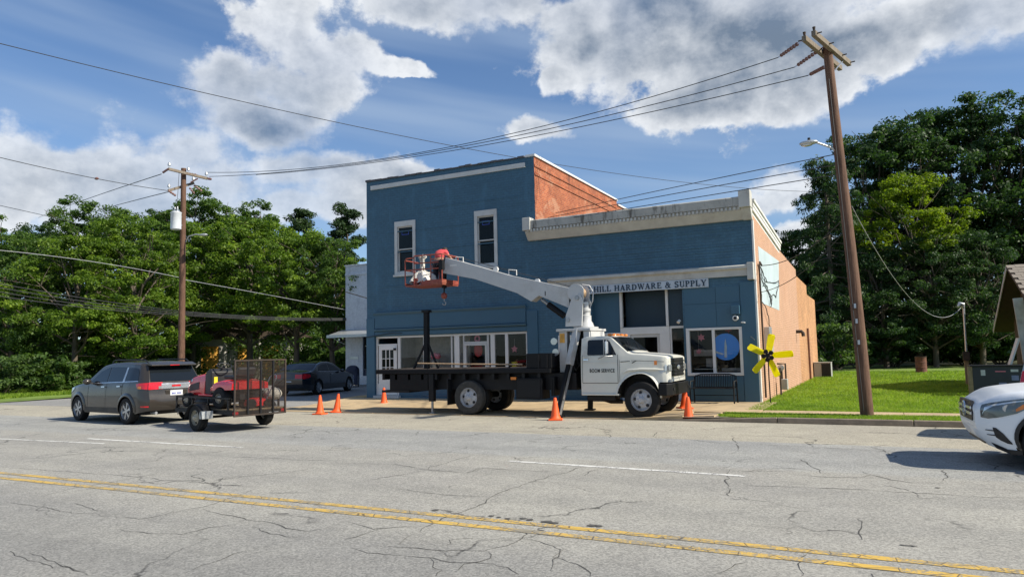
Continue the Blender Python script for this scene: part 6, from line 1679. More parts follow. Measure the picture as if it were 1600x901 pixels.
# ball hook hanging from the boom tip
hb = W(694, 462, y=by)
hk = thing('hook_ball', 'small red overhaul ball with an open hook hanging below the boom tip', 'crane hook', (hb.x, by, hb.z))
tpart2 = lambda n, m, mt, **k: bpart(n, m, mt, hk, **k)
tpart2('ball', MB().ball((hb.x, by, hb.z), .095, 16, 10), 'basket_red', smooth=60)
tpart2('chain', MB().tube([(hb.x, by, hb.z+.09), (hb.x+.01, by, hb.z+.30), (hb.x-.02, by, hb.z+.46)], .022, 6), 'black'); 
tpart2('hook', MB().tube([(hb.x, by, hb.z-.09), (hb.x, by, hb.z-.16)]+[(hb.x+.055*math.sin(R_(a_)), by, hb.z-.215+.055*math.cos(R_(a_))) for a_ in range(0, 300, 30)], .013, 6), 'steel')
# white drop cloth bundled over the basket corner
cx_, cy_ = kx0+.40, by-.10
prof = [(.12, 1.02), (.13, .98), (.075, .94), (.06, .70), (.08, .52), (.22, .44), (.32, .30), (.38, .18), (.42, .10)]
mb = MB(); vs = []; n_ = 40
hs = tr_-fl
for (r, z) in prof:
    for j in range(n_):
        a_ = 2*math.pi*j/n_; rr = r*(1+(.16*math.sin(5*a_+z*3)+.08*math.sin(11*a_+1))*(1 if z < .5 else .35))
        vs.append((cx_+rr*math.cos(a_)+(.05 if z < .4 else 0)+random.gauss(0, .012), cy_+rr*.75*math.sin(a_)+random.gauss(0, .012), fl+z*hs*1.05+random.gauss(0, .016)))
mb.add(vs, [(i*n_+j, i*n_+(j+1) % n_, (i+1)*n_+(j+1) % n_, (i+1)*n_+j) for i in range(len(prof)-1) for j in range(n_)]+[tuple(range(n_))])
single('drop_cloth', 'crumpled white cloth heaped and draped in the red work basket', 'cloth', mb, 'sheet', smooth=60)

# ------------------------------------------------------------------ the person in the basket
def skinned(name, joints, edges, mat, parent, sub=2, root=0):
    me = bpy.data.meshes.new(name); me.from_pydata([j[0] for j in joints], edges, []); me.update()
    o = bpy.data.objects.new(name, me); COL.objects.link(o); o.parent = parent
    sk = o.modifiers.new('skin', 'SKIN'); sk.use_smooth_shade = True
    lay = me.skin_vertices[0].data if me.skin_vertices else None
    if lay is None:
        bpy.context.view_layer.objects.active = o
    for i, j in enumerate(joints):
        r = j[1]; me.skin_vertices[0].data[i].radius = (r, r) if not hasattr(r, '__len__') else r
        me.skin_vertices[0].data[i].use_root = (i == root)
    s_ = o.modifiers.new('sub', 'SUBSURF'); s_.levels = sub; s_.render_levels = sub
    me.materials.append(M[mat]); return o
px0, py0 = W(686, 430, y=by+.12).x, by+.10
per = thing('person', 'person in a coral red shirt and dark trousers bent over in the crane basket', 'person', (px0, py0, fl+.001))
J = [((0, 0, .76), (.125, .10)), ((.0, .06, .90), (.12, .10)), ((.02, .15, 1.0), (.135, .10)), ((.03, .25, 1.03), (.06, .06)), ((.03, .31, 1.05), (.085, .095)), ((.03, .37, 1.02), (.075, .085)),
     ((.16, .16, 1.0), .055), ((.26, .20, .85), .044), ((.30, .33, .74), .034), ((.31, .38, .70), (.038, .022)),
     ((-.12, .18, 1.0), .055), ((-.20, .27, .86), .044), ((-.18, .40, .76), .034), ((-.17, .45, .73), (.038, .022)),
     ((.10, -.01, .68), .085), ((.12, .03, .38), .062), ((.12, .00, .08), .045), ((.13, .12, .035), (.042, .03)),
     ((-.10, -.01, .68), .085), ((-.12, .04, .38), .062), ((-.12, -.02, .08), .045), ((-.13, .10, .035), (.042, .03))]
for k, (bx_, sgx) in enumerate((((.31, .38, .70), 1), ((-.17, .45, .73), -1))):
    base = 9 if k == 0 else 13
    for f in range(4):
        o_ = (f-1.5)*.018; L_ = (.062, .072, .068, .054)[f]
        J += [((bx_[0]+o_, bx_[1]+.045, bx_[2]-.02), .0095), ((bx_[0]+o_, bx_[1]+.055+L_*.4, bx_[2]-.05), .0085)]
    J += [((bx_[0]-sgx*.035, bx_[1]+.015, bx_[2]-.01), .0105), ((bx_[0]-sgx*.045, bx_[1]+.045, bx_[2]-.04), .009)]
E_ = [(0, 1), (1, 2), (2, 3), (3, 4), (4, 5), (2, 6), (6, 7), (7, 8), (8, 9), (2, 10), (10, 11), (11, 12), (12, 13), (0, 14), (14, 15), (15, 16), (16, 17), (0, 18), (18, 19), (19, 20), (20, 21)]
q = 22
for base in (9, 13):
    for f in range(5): E_ += [(base, q), (q, q+1)]; q += 2
body = skinned('body', J, E_, 'skin', per)
skinned('shirt', [((0, .0, .76), (.150, .125)), ((.0, .05, .90), (.150, .128)), ((.02, .14, 1.01), (.165, .125)), ((.02, .20, 1.04), (.10, .09)), ((.16, .16, 1.0), .075), ((.23, .185, .89), .066), ((-.12, .18, 1.0), .075), ((-.18, .24, .90), .066)],
        [(0, 1), (1, 2), (2, 3), (2, 4), (4, 5), (2, 6), (6, 7)], 'shirt', per)
skinned('trousers', [((0, -.005, .74), (.148, .125)), ((.10, -.01, .66), .105), ((.12, .03, .38), .082), ((.12, -.0, .07), .068), ((-.10, -.01, .66), .105), ((-.12, .04, .38), .082), ((-.12, -.02, .07), .068)],
        [(0, 1), (1, 2), (2, 3), (0, 4), (4, 5), (5, 6)], 'pants', per)
obj('hair', MB().ball((.03, .31, 1.085), .10, 12, 8, (.92, 1.05, .92)), 'hair', per, smooth=60)
mb = MB().ball((.03, .42, .985), .014).ball((.065, .408, 1.01), .010).ball((-.005, .408, 1.01), .010).ball((.118, .33, 1.02), .02, 8, 6, (.4, 1, 1.4)).ball((-.058, .33, 1.02), .02, 8, 6, (.4, 1, 1.4)).box(.01, .05, .405, .415, .955, .962)
obj('face', mb, 'skin', per, smooth=60)
for s_ in (-.13, .125): obj('boot', MB().ball((s_, .07, .045), .06, 10, 6, (.85, 2.0, .8)), 'plastic', per, smooth=60)
# ------------------------------------------------------------------ utility poles and cables
rb = Vector((-.44, 17.80, .06)); rt_ = W(1293.5, 69, y=17.50)
P1 = thing('utility_pole', 'tall leaning brown timber utility pole on the kerbside grass with a street lamp', 'utility pole', rb)
def p1(name, mb, mat, parent=None, **k): return bpart(name, mb, mat, parent or P1, **k)
def along(t): return rb.lerp(rt_, t)
mbp = MB().tube([along(t)+Vector((.02*math.sin(t*5), 0, 0)) for t in np.linspace(0, 1, 12)], list(np.linspace(.138, .095, 12)), 16)
pole = p1('pole', mbp, 'pole_wood', smooth=50)
arm_z = rt_.z-.16
ctr = Vector((rt_.x, rt_.y, arm_z))
arms = ((W(1256, 60, z=arm_z), W(1313, 107, z=arm_z)), (W(1271, 52, z=arm_z), W(1327, 100, z=arm_z)))
dA = (arms[0][1]-arms[0][0]).normalized(); nA = Vector((-dA.y, dA.x, 0))
armL = (arms[0][1]-arms[0][0]).length/2
for k, (e0, e1) in enumerate(arms):
    p1('crossarm', MB().bar(e0, e1, .095, .12), 'pole_grey', bevel=.006)
    sgn = 1 if (e0+e1).dot(nA)/2 > ctr.dot(nA) else -1
    for q in (.03, .35, .72, .97): p1('bolt', MB().tube([e0.lerp(e1, q)+nA*sgn*.05, e0.lerp(e1, q)+nA*sgn*.15], .014, 6), 'rust', pole)
    p1('brace', MB().bar(e0.lerp(e1, .80)+Vector((0, 0, -.06)), along(.925)+nA*sgn*.10, .03, .01), 'galv')
for (e0, e1) in arms: p1('pin', MB().tube([e0.lerp(e1, .02)+Vector((0, 0, .061)), e0.lerp(e1, .02)+Vector((0, 0, .15))], [.02, .035], 8), 'rust')
for (za, zb) in ((.19, .23), (.245, .27), (.285, .30)): p1('number_tag', MB().box(along(za).x-.03, along(za).x+.015, along(za).y-.158, along(za).y-.140, along(za).z, along(za).z+.10), 'galv', pole)
lp = W(1318, 246, y=17.72); lh = W(1262, 224, y=17.3)
lampm = W(1300, 231, y=17.5)
p1('lamp_arm', MB().tube([lp+Vector((0, 0, -.25)), lp+Vector((-.05, -.05, 0)), lampm, lh+Vector((.12, .02, .03))], .024, 8), 'galv', smooth=60)
hd2 = p1('lamp_head', MB().ball((lh.x+.02, lh.y, lh.z+.01), .15, 14, 8, (1.35, .75, .36)), 'galv', smooth=60)
p1('lens', MB().ball((lh.x-.02, lh.y, lh.z-.035), .11, 12, 6, (1.2, .7, .35)), 'clear_lens', hd2, smooth=60); p1('photocell', MB().tube([(lh.x+.03, lh.y, lh.z+.05), (lh.x+.03, lh.y, lh.z+.12)], .03, 8), 'black', hd2)
p1('ground_wire', MB().tube([along(t)+Vector((-.05, -.16+.05*t, 0)) for t in np.linspace(.02, .9, 8)], .008, 4), 'wire')

lb = W(283, 600, d=34); lb.z = 0.0; lt_ = W(287, 263, d=34)
P2 = thing('utility_pole', 'straight brown utility pole with two crossarms and a grey transformer behind the bronze SUV', 'utility pole', lb)
def p2(name, mb, mat, parent=None, **k): return bpart(name, mb, mat, parent or P2, **k)
pole2 = p2('pole', MB().tube([lb.lerp(lt_, t) for t in np.linspace(0, 1, 8)], list(np.linspace(.165, .115, 8)), 14), 'pole_wood', smooth=50)
ua, ub = W(263, 264, d=33.2), W(324, 279, d=34.6)
p2('crossarm', MB().bar(ua, ub, .10, .12), 'pole_grey', bevel=.006)
la, lb2 = W(263, 298, d=33.6), W(303, 286, d=34.5)
p2('crossarm', MB().bar(la, lb2, .10, .12), 'pole_grey', bevel=.006)
def insul(a, b, parent_fn, n=5):
    a = Vector(a); b = Vector(b); mb = MB(); mb.tube([a, b], .018, 6)
    for i in range(n):
        q = a.lerp(b, (i+.5)/n); d_ = (b-a).normalized()*.03; mb.tube([q-d_, q+d_], [.06, .045], 10)
    return parent_fn('insulator', mb, 'ceramic', smooth=40)
insul(ua, W(254, 270, d=33.2), p2, 4); insul(ub, W(330, 280, d=34.8), p2, 4); insul(ua.lerp(ub, .45), ua.lerp(ub, .72)+Vector((0, 0, .05)), p2, 4)
for q in (0.02, .5, .97): a = ua.lerp(ub, q); p2('pin_insulator', MB().lathe([(.02, .06), (.02, .16), (.07, .17), (.06, .26), (.03, .32), (.001, .33)], 12, 'z', a), 'galv', smooth=50)
for q in (.02, .97): a = la.lerp(lb2, q); p2('pin_insulator', MB().lathe([(.02, .06), (.02, .16), (.07, .17), (.06, .26), (.03, .32), (.001, .33)], 12, 'z', a), 'galv', smooth=50)
insul(la, W(275, 306, d=33.6), p2, 4); insul(lb2+Vector((0, 0, -.1)), W(316, 299, d=34.5), p2, 4); insul(W(296, 293, d=34), W(304, 303, d=34), p2, 3)
p2('switch', MB().bar(W(298, 285, d=34.2), W(309, 279, d=34.2), .05), 'ceramic')
t0 = W(275, 345, d=33.75)
tf = p2('transformer', MB().lathe([(.001, -.42), (.20, -.42), (.235, -.39), (.235, .34), (.25, .36), (.25, .39), (.16, .44), (.001, .46)], 20, 'z', t0), 'transformer', smooth=40)
for dx_ in (-.09, .09): p2('bushing', MB().lathe([(.03, .40), (.05, .46), (.03, .52), (.045, .57), (.02, .66), (.001, .66)], 10, 'z', t0+Vector((dx_, 0, 0))), 'galv', tf, smooth=50)
for dz_ in (-.22, .18): p2('mounting', MB().bar(t0+Vector((.2, 0, dz_)), W(286, 345, d=34)+Vector((0, 0, dz_)), .06), 'galv', tf)
p2('lamp_arm', MB().tube([W(290, 378, d=34), W(295, 369, d=33.9), W(306, 366, d=33.7), W(313, 367, d=33.6)], .03, 8), 'galv', smooth=60)
p2('lamp_head', MB().ball(W(318, 367, d=33.5), .18, 12, 8, (1.3, .8, .35)), 'galv', smooth=60)
p2('fuse_lead', MB().tube([W(280, 268, d=33.7), W(278, 300, d=33.7), W(275, 333, d=33.7)], .012, 4), 'wire')

def project(P):
    v = np.array(P)-np.array([0, 0, EYE]); c = (v@C_R, v@C_U, v@C_F)
    return 800+FPX*c[0]/c[2], 450.5-FPX*c[1]/c[2]
def cable(label, a, b, via=None, r=.013, mat='wire', n=28, extra=None, name='cable', group=None):
    """hanging cable from a to b, its sag chosen so that it passes the pixel via"""
    a = Vector(a); b = Vector(b)
    def pts(s): return [a.lerp(b, i/n)-Vector((0, 0, 4*s*(i/n)*(1-i/n))) for i in range(n+1)]
    sag = .3
    if via:
        lo, hi = -.5, 8.0
        for _ in range(40):
            sag = (lo+hi)/2; q = [project(p) for p in pts(sag)]
            y = np.interp(via[0], *zip(*sorted(q)))
            if y < via[1]: lo = sag
            else: hi = sag
    o = obj(name, MB().tube(pts(sag), r, 5), mat, smooth=60)
    return tag(o, label, 'cable', group)
rtop = [arms[0][0].lerp(arms[0][1], .02), ctr-dA*.30, along(.94)-dA*.08]
ends = [W(1216, 90, d=None or 20.5), W(1242, 105, d=20.0), W(1263, 118, d=19.6)]
strg = []
for a, b in zip(rtop, ends):
    n_ = 7; mb = MB(); mb.tube([a, b], .016, 6)
    for i in range(n_):
        q = a.lerp(b, .25+.7*i/n_); d_ = (b-a).normalized()*.025; mb.tube([q-d_, q+d_], [.05, .03], 8)
    p1('insulator', mb, 'ceramic', smooth=40)
cable('uppermost bare conductor between the leaning pole and the transformer pole', ends[0], ub+Vector((0, 0, .3)), (740, 222))
cable('middle bare conductor between the leaning pole and the transformer pole', ends[1], ub+Vector((0, .1, .12)), (700, 233))
cable('lowest bare conductor between the leaning pole and the transformer pole', ends[2], W(400, 273, d=35), (660, 243))
cable('long dark cable falling from the upper left corner to the trees at the right', W(-120, 38, d=24), W(1330, 300, d=62), (520, 190), r=.016)
cable('cable with a splice sleeve running left from the lower crossarm of the transformer pole', la, W(-80, 226, d=24), (150, 279), r=.014)
tag(obj('splice_sleeve', MB().ball(W(151, 279, d=29.6), .07, 8, 6, (1.6, 1, .8)), 'ceramic', smooth=60), 'dark splice sleeve on the cable left of the transformer pole', 'cable sleeve')
cable('faint conductor running from the upper crossarm back to the left horizon', W(252, 272, d=33.4), W(60, 340, d=90), (150, 306), r=.02)
cable('faint conductor running from the lower crossarm back to the left horizon', W(262, 300, d=33.6), W(90, 350, d=90), (170, 324), r=.02)
cable('short dark cable leaving the left edge above the trees', W(-60, 308, d=30), W(110, 346, d=44), (40, 330), r=.014)
cable('pale cable from the left edge up to the transformer pole', W(-80, 384, d=26), W(283, 434, d=34), (140, 408), r=.011, mat='wire_pale')
cable('pale cable from the transformer pole across to the pale brick building', W(283, 436, d=34), W(541, 484, y=NY), (400, 457), r=.012, mat='wire_pale')
for k, (y0, y1, y2, y3) in enumerate(((440, 470, 486, 497), (446, 475, 488, 498), (453, 480, 490, 499), (461, 484, 492, 500))):
    nm = ('topmost', 'second', 'third', 'lowest')[k]
    cable(nm+' of the four black telephone cables left of the transformer pole', W(-60, y0-8, d=26), W(283, y2, d=34), (140, y1-3), r=.015)
    cable(nm+' of the four black telephone cables between the transformer pole and the pale building', W(283, y2, d=34), W(541, y3, y=NY), (410, (y2+y3)/2+3), r=.016)
for k, (y0, y1, ym) in enumerate(((250, 327, 297), (266, 334, 306), (281, 342, 316))):
    nm = ('upper', 'middle', 'lower')[k]
    cable(nm+' of the three service wires from the leaning pole to the two-storey building', W(1306+k*3, y0-9, y=17.68), W(868-k*12, y1+6, x=TX1+.05), (1090, ym-12+k*2), r=.011)
cable('service wire from the leaning pole to the salmon wall conduit', W(1330, 330, y=17.7), (SX1+.08, 22.3, 4.05), None, r=.012)
cable('lower service wire from the leaning pole to the salmon wall', W(1333, 345, y=17.7), (SX1+.06, 22.1, 3.25), None, r=.010)
mastb = W(1513, 602, z=.09); mast_t = Vector((mastb.x+.04, mastb.y, 3.02))
cable('slack pale service cable hanging from the leaning pole to the service mast', W(1331, 322, y=17.72), mast_t+Vector((-.06, 0, -.05)), (1440, 482), r=.008, mat='wire_pale')

sm = thing('service_mast', 'galvanised electric service mast on a short timber post in the lawn', 'mast', mastb)
bpart('post', MB().box(mastb.x-.07, mastb.x+.07, mastb.y-.07, mastb.y+.07, .05, 1.15), 'counter_wood', sm)
bpart('meter_base', MB().box(mastb.x-.11, mastb.x+.11, mastb.y-.2, mastb.y-.072, 1.0, 1.32), 'rust', sm, bevel=.01)
bpart('conduit', MB().tube([(mastb.x+.01, mastb.y-.1, 1.33), (mastb.x+.03, mastb.y-.1, 2.9)], .035, 8), 'galv', sm, smooth=50)
bpart('weather_head', MB().tube([(mastb.x+.03, mastb.y-.1, 2.901), (mastb.x+.01, mastb.y-.12, 3.06), (mastb.x-.08, mastb.y-.15, 3.08), (mastb.x-.13, mastb.y-.16, 2.98)], [.04, .08, .08, .05], 10), 'galv', sm, smooth=60)

# ------------------------------------------------------------------ small things along the street
# traffic cones
cone_mb = MB().lathe([(.150, .030), (.135, .04), (.105, .11), (.055, .42), (.035, .52), (.030, .535), (.012, .535), (.012, .50)], 24, 'z')
base_mb = MB().box(-.17, .17, -.17, .17, 0, .032)
spots = [((868, 656), 0, 'orange traffic cone at the foot of the crane outrigger', .40, 0), ((1076, 656), 0, 'orange traffic cone on the kerb edge in front of the truck nose', .2, 0),
         ((1070, 638), .12, 'orange traffic cone standing on the pavement behind the kerb cone', .7, .03), ((500, 647), 0, 'orange traffic cone nearest the mesh tailgate of the trailer', .1, 0),
         ((526, 644), 0, 'leaning orange traffic cone second from the trailer tailgate', .5, .10), ((600, 631), .02, 'orange traffic cone by the white glazed door', .3, 0)]
proto = None
for i, ((px, py), z, lab, rz, tilt) in enumerate(spots):
    p = W(px, py, z=z)
    if i == 0:
        proto = thing('traffic_cone', lab, 'traffic cone', p, rz, 'orange traffic cones round the crane truck')
        obj('cone', cone_mb, 'cone', proto, smooth=50); obj('base', base_mb, 'cone', proto, bevel=.008)
        c = proto
    else: c = copy_tree(proto); c['label'] = lab
    c.location = p+Vector((0, .0, .004)); c.rotation_euler = (0, tilt, rz)
    if i >= 3: c.scale = (.95, .95, 1.02)
    if i == 2: c.scale = (1, 1, 1.05)

# bench
bn = thing('bench', 'black slatted metal bench against the blue wall under the right shop window', 'bench', (-4.36, 20.78, .12))
mb_s = MB().box(-.008, .008, -.012, .012, 0, .36); ms1 = mb_s.mesh('back_slat'); ms1.materials.append(M['black'])
for i in range(23):
    o = bpy.data.objects.new('back_slat', ms1); COL.objects.link(o); o.parent = bn; o.location = (-.54+i*.049, .235, .42); o.rotation_euler = (R_(-10), 0, 0)
ms2 = MB().box(-.60, .60, -.022, .022, 0, .018).mesh('seat_slat'); ms2.materials.append(M['black'])
for i in range(7):
    o = bpy.data.objects.new('seat_slat', ms2); COL.objects.link(o); o.parent = bn; o.location = (0, -.20+i*.062, .405)
obj('back_frame', MB().tube([(-.58, .23, .40), (-.58, .31, .74), (-.40, .32, .79), (.40, .32, .79), (.58, .31, .74), (.58, .23, .40)], .02, 8).tube([(-.58, .24, .43), (.58, .24, .43)], .016, 6), 'black', bn, smooth=60)
for sx in (-.60, .60):
    obj('leg', MB().tube([(sx, -.22, .0), (sx, -.21, .41), (sx, -.19, .60), (sx, .26, .62)], .02, 8), 'black', bn, smooth=60); obj('leg', MB().tube([(sx, .30, .0), (sx, .24, .41), (sx, .27, .62)], .02, 8), 'black', bn, smooth=60)
obj('stretcher', MB().tube([(-.6, .27, .2), (.6, .27, .2)], .012, 6), 'black', bn)

# yellow fan-blade flower on a stake
fb_ = W(1204, 626, y=21.12); fb_.z = .10; hubp = Vector((fb_.x, fb_.y, W(1206, 555, y=fb_.y).z))
fl_ = thing('garden_flower', 'big yellow flower made of five fan blades round black discs on a thin stake', 'garden ornament', fb_)
bpart('stake', MB().tube([(fb_.x, fb_.y, .05), (fb_.x-.01, fb_.y, .8), (hubp.x, hubp.y, hubp.z)], .017, 8), 'black', fl_, smooth=60)
for k, (ax, az_) in enumerate(((30, 140), (150, 10), (55, -140), (-92, -105), (-122, 65))):
    d_ = Vector((ax, 0, az_)).normalized(); s_ = Vector((-d_.z, 0, d_.x)); L_ = (.60, .66, .62, .60, .58)[k]
    mb = MB(); prof = [(.10, .045), (.16, .075), (.30, .085), (.50, .090), (L_-.04, .088), (L_-.01, .07), (L_, .03)]
    vs = []
    for (t_, w_) in prof:
        for sd_ in (-1, 1):
            p = hubp+d_*t_+s_*w_*sd_+Vector((0, -.03-.045*sd_, 0)); vs.append(p)
    mb.add(vs, [(2*i, 2*i+1, 2*i+3, 2*i+2) for i in range(len(prof)-1)])
    o = bpart('blade', mb, 'fan_yellow', fl_); m_ = o.modifiers.new('thickness', 'SOLIDIFY'); m_.thickness = .008
    a_ = math.atan2(d_.z, d_.x)+R_(36)
    bpart('disc', MB().lathe([(.001, -.02), (.062, -.02), (.062, .012), (.001, .012)], 14, 'y', hubp+Vector((.115*math.cos(a_), -.075, .115*math.sin(a_)))), 'black', fl_)
bpart('disc', MB().lathe([(.001, -.03), (.062, -.03), (.062, .02), (.001, .02)], 14, 'y', hubp+Vector((0, -.085, 0))), 'black', fl_)

# gas meter, air conditioner, drum, mailbox, counter
gy = W(1226, 606, x=SX1+.25).y
gm = thing('gas_meter', 'grey gas meter with pipes at the foot of the salmon wall', 'gas meter', (SX1+.25, gy, .09))
bpart('meter', MB().box(SX1+.14, SX1+.36, gy-.12, gy+.12, .28, .62), 'ac_body', gm, bevel=.02)
bpart('pipe', MB().tube([(SX1+.2, gy-.08, .62), (SX1+.2, gy-.08, .95), (SX1+.2, gy-.5, .98), (SX1+.2, gy-.52, .05)], .028, 8), 'rust', gm, smooth=40); bpart('pipe', MB().tube([(SX1+.3, gy+.06, .62), (SX1+.3, gy+.06, 1.1), (SX1+.05, gy+.06, 1.1)], .028, 8), 'rust', gm, smooth=40)
bpart('regulator', MB().lathe([(.001, -.05), (.10, -.04), (.10, .04), (.001, .05)], 14, 'y', (SX1+.2, gy-.28, .98)), 'galv', gm, smooth=40)
acp = W(1286, 588, z=.09); acp = Vector((acp.x, 38.5, .09)); ax0, ax1 = W(1272, 580, y=38.5).x, W(1299, 580, y=38.5).x
ac = thing('air_conditioner', 'grey outdoor air conditioner unit at the far end of the salmon wall', 'air conditioner', ((ax0+ax1)/2, 38.5, .09))
xm = ax0+(ax1-ax0)*.45
bpart('case', MB().box(ax0, ax1, 38.5, 39.3, .1, .82), 'ac_body', ac, bevel=.015)
for k in range(13): bpart('louvre', MB().box(xm, ax1-.03, 38.475, 38.498, .16+k*.048, .185+k*.048), 'plastic', ac)
bpart('grille_back', MB().box(xm-.01, ax1-.02, 38.492, 38.499, .14, .79), 'plastic', ac); bpart('top', MB().box(ax0-.01, ax1+.01, 38.49, 39.31, .821, .85), 'ac_body', ac)
dp = W(1440, 583, z=.09)
dm = thing('drum', 'rusty brown oil drum at the back of the lawn before the trees', 'barrel', dp)
bpart('shell', MB().lathe([(.001, .09), (.27, .09), (.28, .12), (.27, .15), (.27, .38), (.285, .40), (.27, .42), (.27, .66), (.285, .68), (.27, .70), (.27, .93), (.28, .95), (.26, .95), (.26, .55), (.001, .55)], 20, 'z', (dp.x, dp.y, 0)), 'rust_drum', dm, smooth=30)
bpart('rim', MB().lathe([(.26, .951), (.29, .951), (.29, .975), (.26, .975), (.26, .951)], 20, 'z', (dp.x, dp.y, 0)), 'rust', dm)
mp = W(551, 602, y=30.6); mp.z = .004; mx0, mx1 = W(541, 580, y=30.6).x, W(561, 580, y=30.6).x
mbx_ = thing('mailbox', 'dark blue round-topped street mailbox by the pale building', 'mailbox', ((mx0+mx1)/2, 30.6, 0), R_(25))
q = [(-.30, .12), (.30, .12), (.30, .85)]+[(.30*math.cos(R_(a_)), .85+.30*math.sin(R_(a_))) for a_ in range(15, 180, 15)]+[(-.30, .85)]
obj('body', MB().prism(q, -.30, .30), 'mail_blue', mbx_, bevel=.02)
obj('door', MB().box(-.22, .22, -.33, -.302, .80, .98), 'mail_blue', mbx_, bevel=.01); obj('label', MB().box(-.16, .16, -.312, -.302, .45, .62), 'paper_blue', mbx_)
for sx in (-.24, .24):
    for sy in (-.24, .24): obj('leg', MB().box(sx-.03, sx+.03, sy-.03, sy+.03, 0, .119), 'mail_blue', mbx_)
cp = W(1519, 618, z=.09); cy = 24.8; cx0 = W(1521, 600, y=cy).x
ct = thing('counter', 'dark navy stall counter with stickers behind the white SUV', 'counter', (cx0+1.3, cy, .09))
bpart('front_panel', MB().box(cx0, cx0+3.0, cy, cy+.04, .14, .955), 'counter', ct); bpart('top', MB().box(cx0-.06, cx0+3.06, cy-.05, cy+.7, .957, .99), 'black', ct, bevel=.006)
bpart('end_panel', MB().box(cx0-.002, cx0+.04, cy+.041, cy+.66, .14, .955), 'counter_wood', ct); bpart('corner_post', MB().box(cx0-.12, cx0-.004, cy-.02, cy+.09, .09, .954), 'counter_wood', ct)
for (u0, u1, v0, v1, m_) in ((.20, .31, .70, .86, 'paper'), (.55, .80, .80, .83, 'pink'), (.92, 1.10, .80, .87, 'paper'), (.93, 1.10, .56, .70, 'paper_blue'), (1.25, 1.45, .62, .90, 'paper'), (.62, .80, .34, .50, 'paper_blue'), (.58, .84, .22, .34, 'paper'), (1.0, 1.09, .20, .32, 'paper'), (.28, .42, .12+.05, .22, 'paper_blue'), (1.28, 1.36, .36, .46, 'paper_blue')):
    bpart('sticker', MB().box(cx0+u0, cx0+u1, cy-.004, cy-.0005, v0, v1), m_, ct)
# ------------------------------------------------------------------ trees
def leaves(name, cen, rad, per, size, mat, out_c=None, flat=.5, droop=0., narrow=.55):
    """many small folded leaf faces scattered in clumps round the given centres"""
    cen = np.asarray(cen, float); k = len(cen); n = k*per
    idx = np.repeat(np.arange(k), per)
    r = np.asarray(rad, float) if hasattr(rad, '__len__') else np.full(k, rad)
    d = rng.normal(0, 1, (n, 3)); d /= np.linalg.norm(d, axis=1)[:, None]
    rr = r[idx]*rng.uniform(0, 1, n)**.45
    p = cen[idx]+d*rr[:, None]*np.array([1, 1, flat])
    p[:, 2] -= droop*rng.uniform(0, 1, n)*r[idx]
    nrm = rng.normal(0, .55, (n, 3))+d*.55+np.array([0, 0, .65]); nrm /= np.linalg.norm(nrm, axis=1)[:, None]
    t = np.cross(nrm, rng.normal(0, 1, (n, 3))); t /= np.linalg.norm(t, axis=1)[:, None]+1e-9
    if droop: t = t*.6+np.array([0, 0, -.8*droop]); t /= np.linalg.norm(t, axis=1)[:, None]
    b = np.cross(nrm, t)
    s = size*rng.uniform(.55, 1.35, n)
    w = s*narrow; fold = s*.18
    v = np.stack([p-t*s[:, None], p+b*w[:, None]+nrm*fold[:, None], p+t*s[:, None], p-b*w[:, None]+nrm*fold[:, None]], 1).reshape(-1, 3)
    me = bpy.data.meshes.new(name)
    me.vertices.add(4*n); me.vertices.foreach_set('co', v.ravel())
    me.loops.add(4*n); me.loops.foreach_set('vertex_index', np.arange(4*n))
    me.polygons.add(n); me.polygons.foreach_set('loop_start', np.arange(0, 4*n, 4)); me.polygons.foreach_set('loop_total', np.full(n, 4))
    me.update()
    clump = rng.normal(0, .13, k)
    tone = np.clip(.5+clump[idx]+rng.normal(0, .17, n), 0, 1)
    at = me.attributes.new('tone', 'FLOAT', 'POINT'); at.data.foreach_set('value', np.repeat(tone, 4))
    me.materials.append(M[mat]); return me

def limb(mb, a, b, r0, r1, bend=.12, n=6):
    a = Vector(a); b = Vector(b); L_ = (b-a).length
    off = Vector((random.uniform(-1, 1), random.uniform(-1, 1), random.uniform(-.3, .6)))*L_*bend
    pts = [a.lerp(b, i/n)+off*math.sin(math.pi*i/n)*.8 for i in range(n+1)]
    mb.tube(pts, [r0+(r1-r0)*i/n for i in range(n+1)], 7, cap=False); return pts

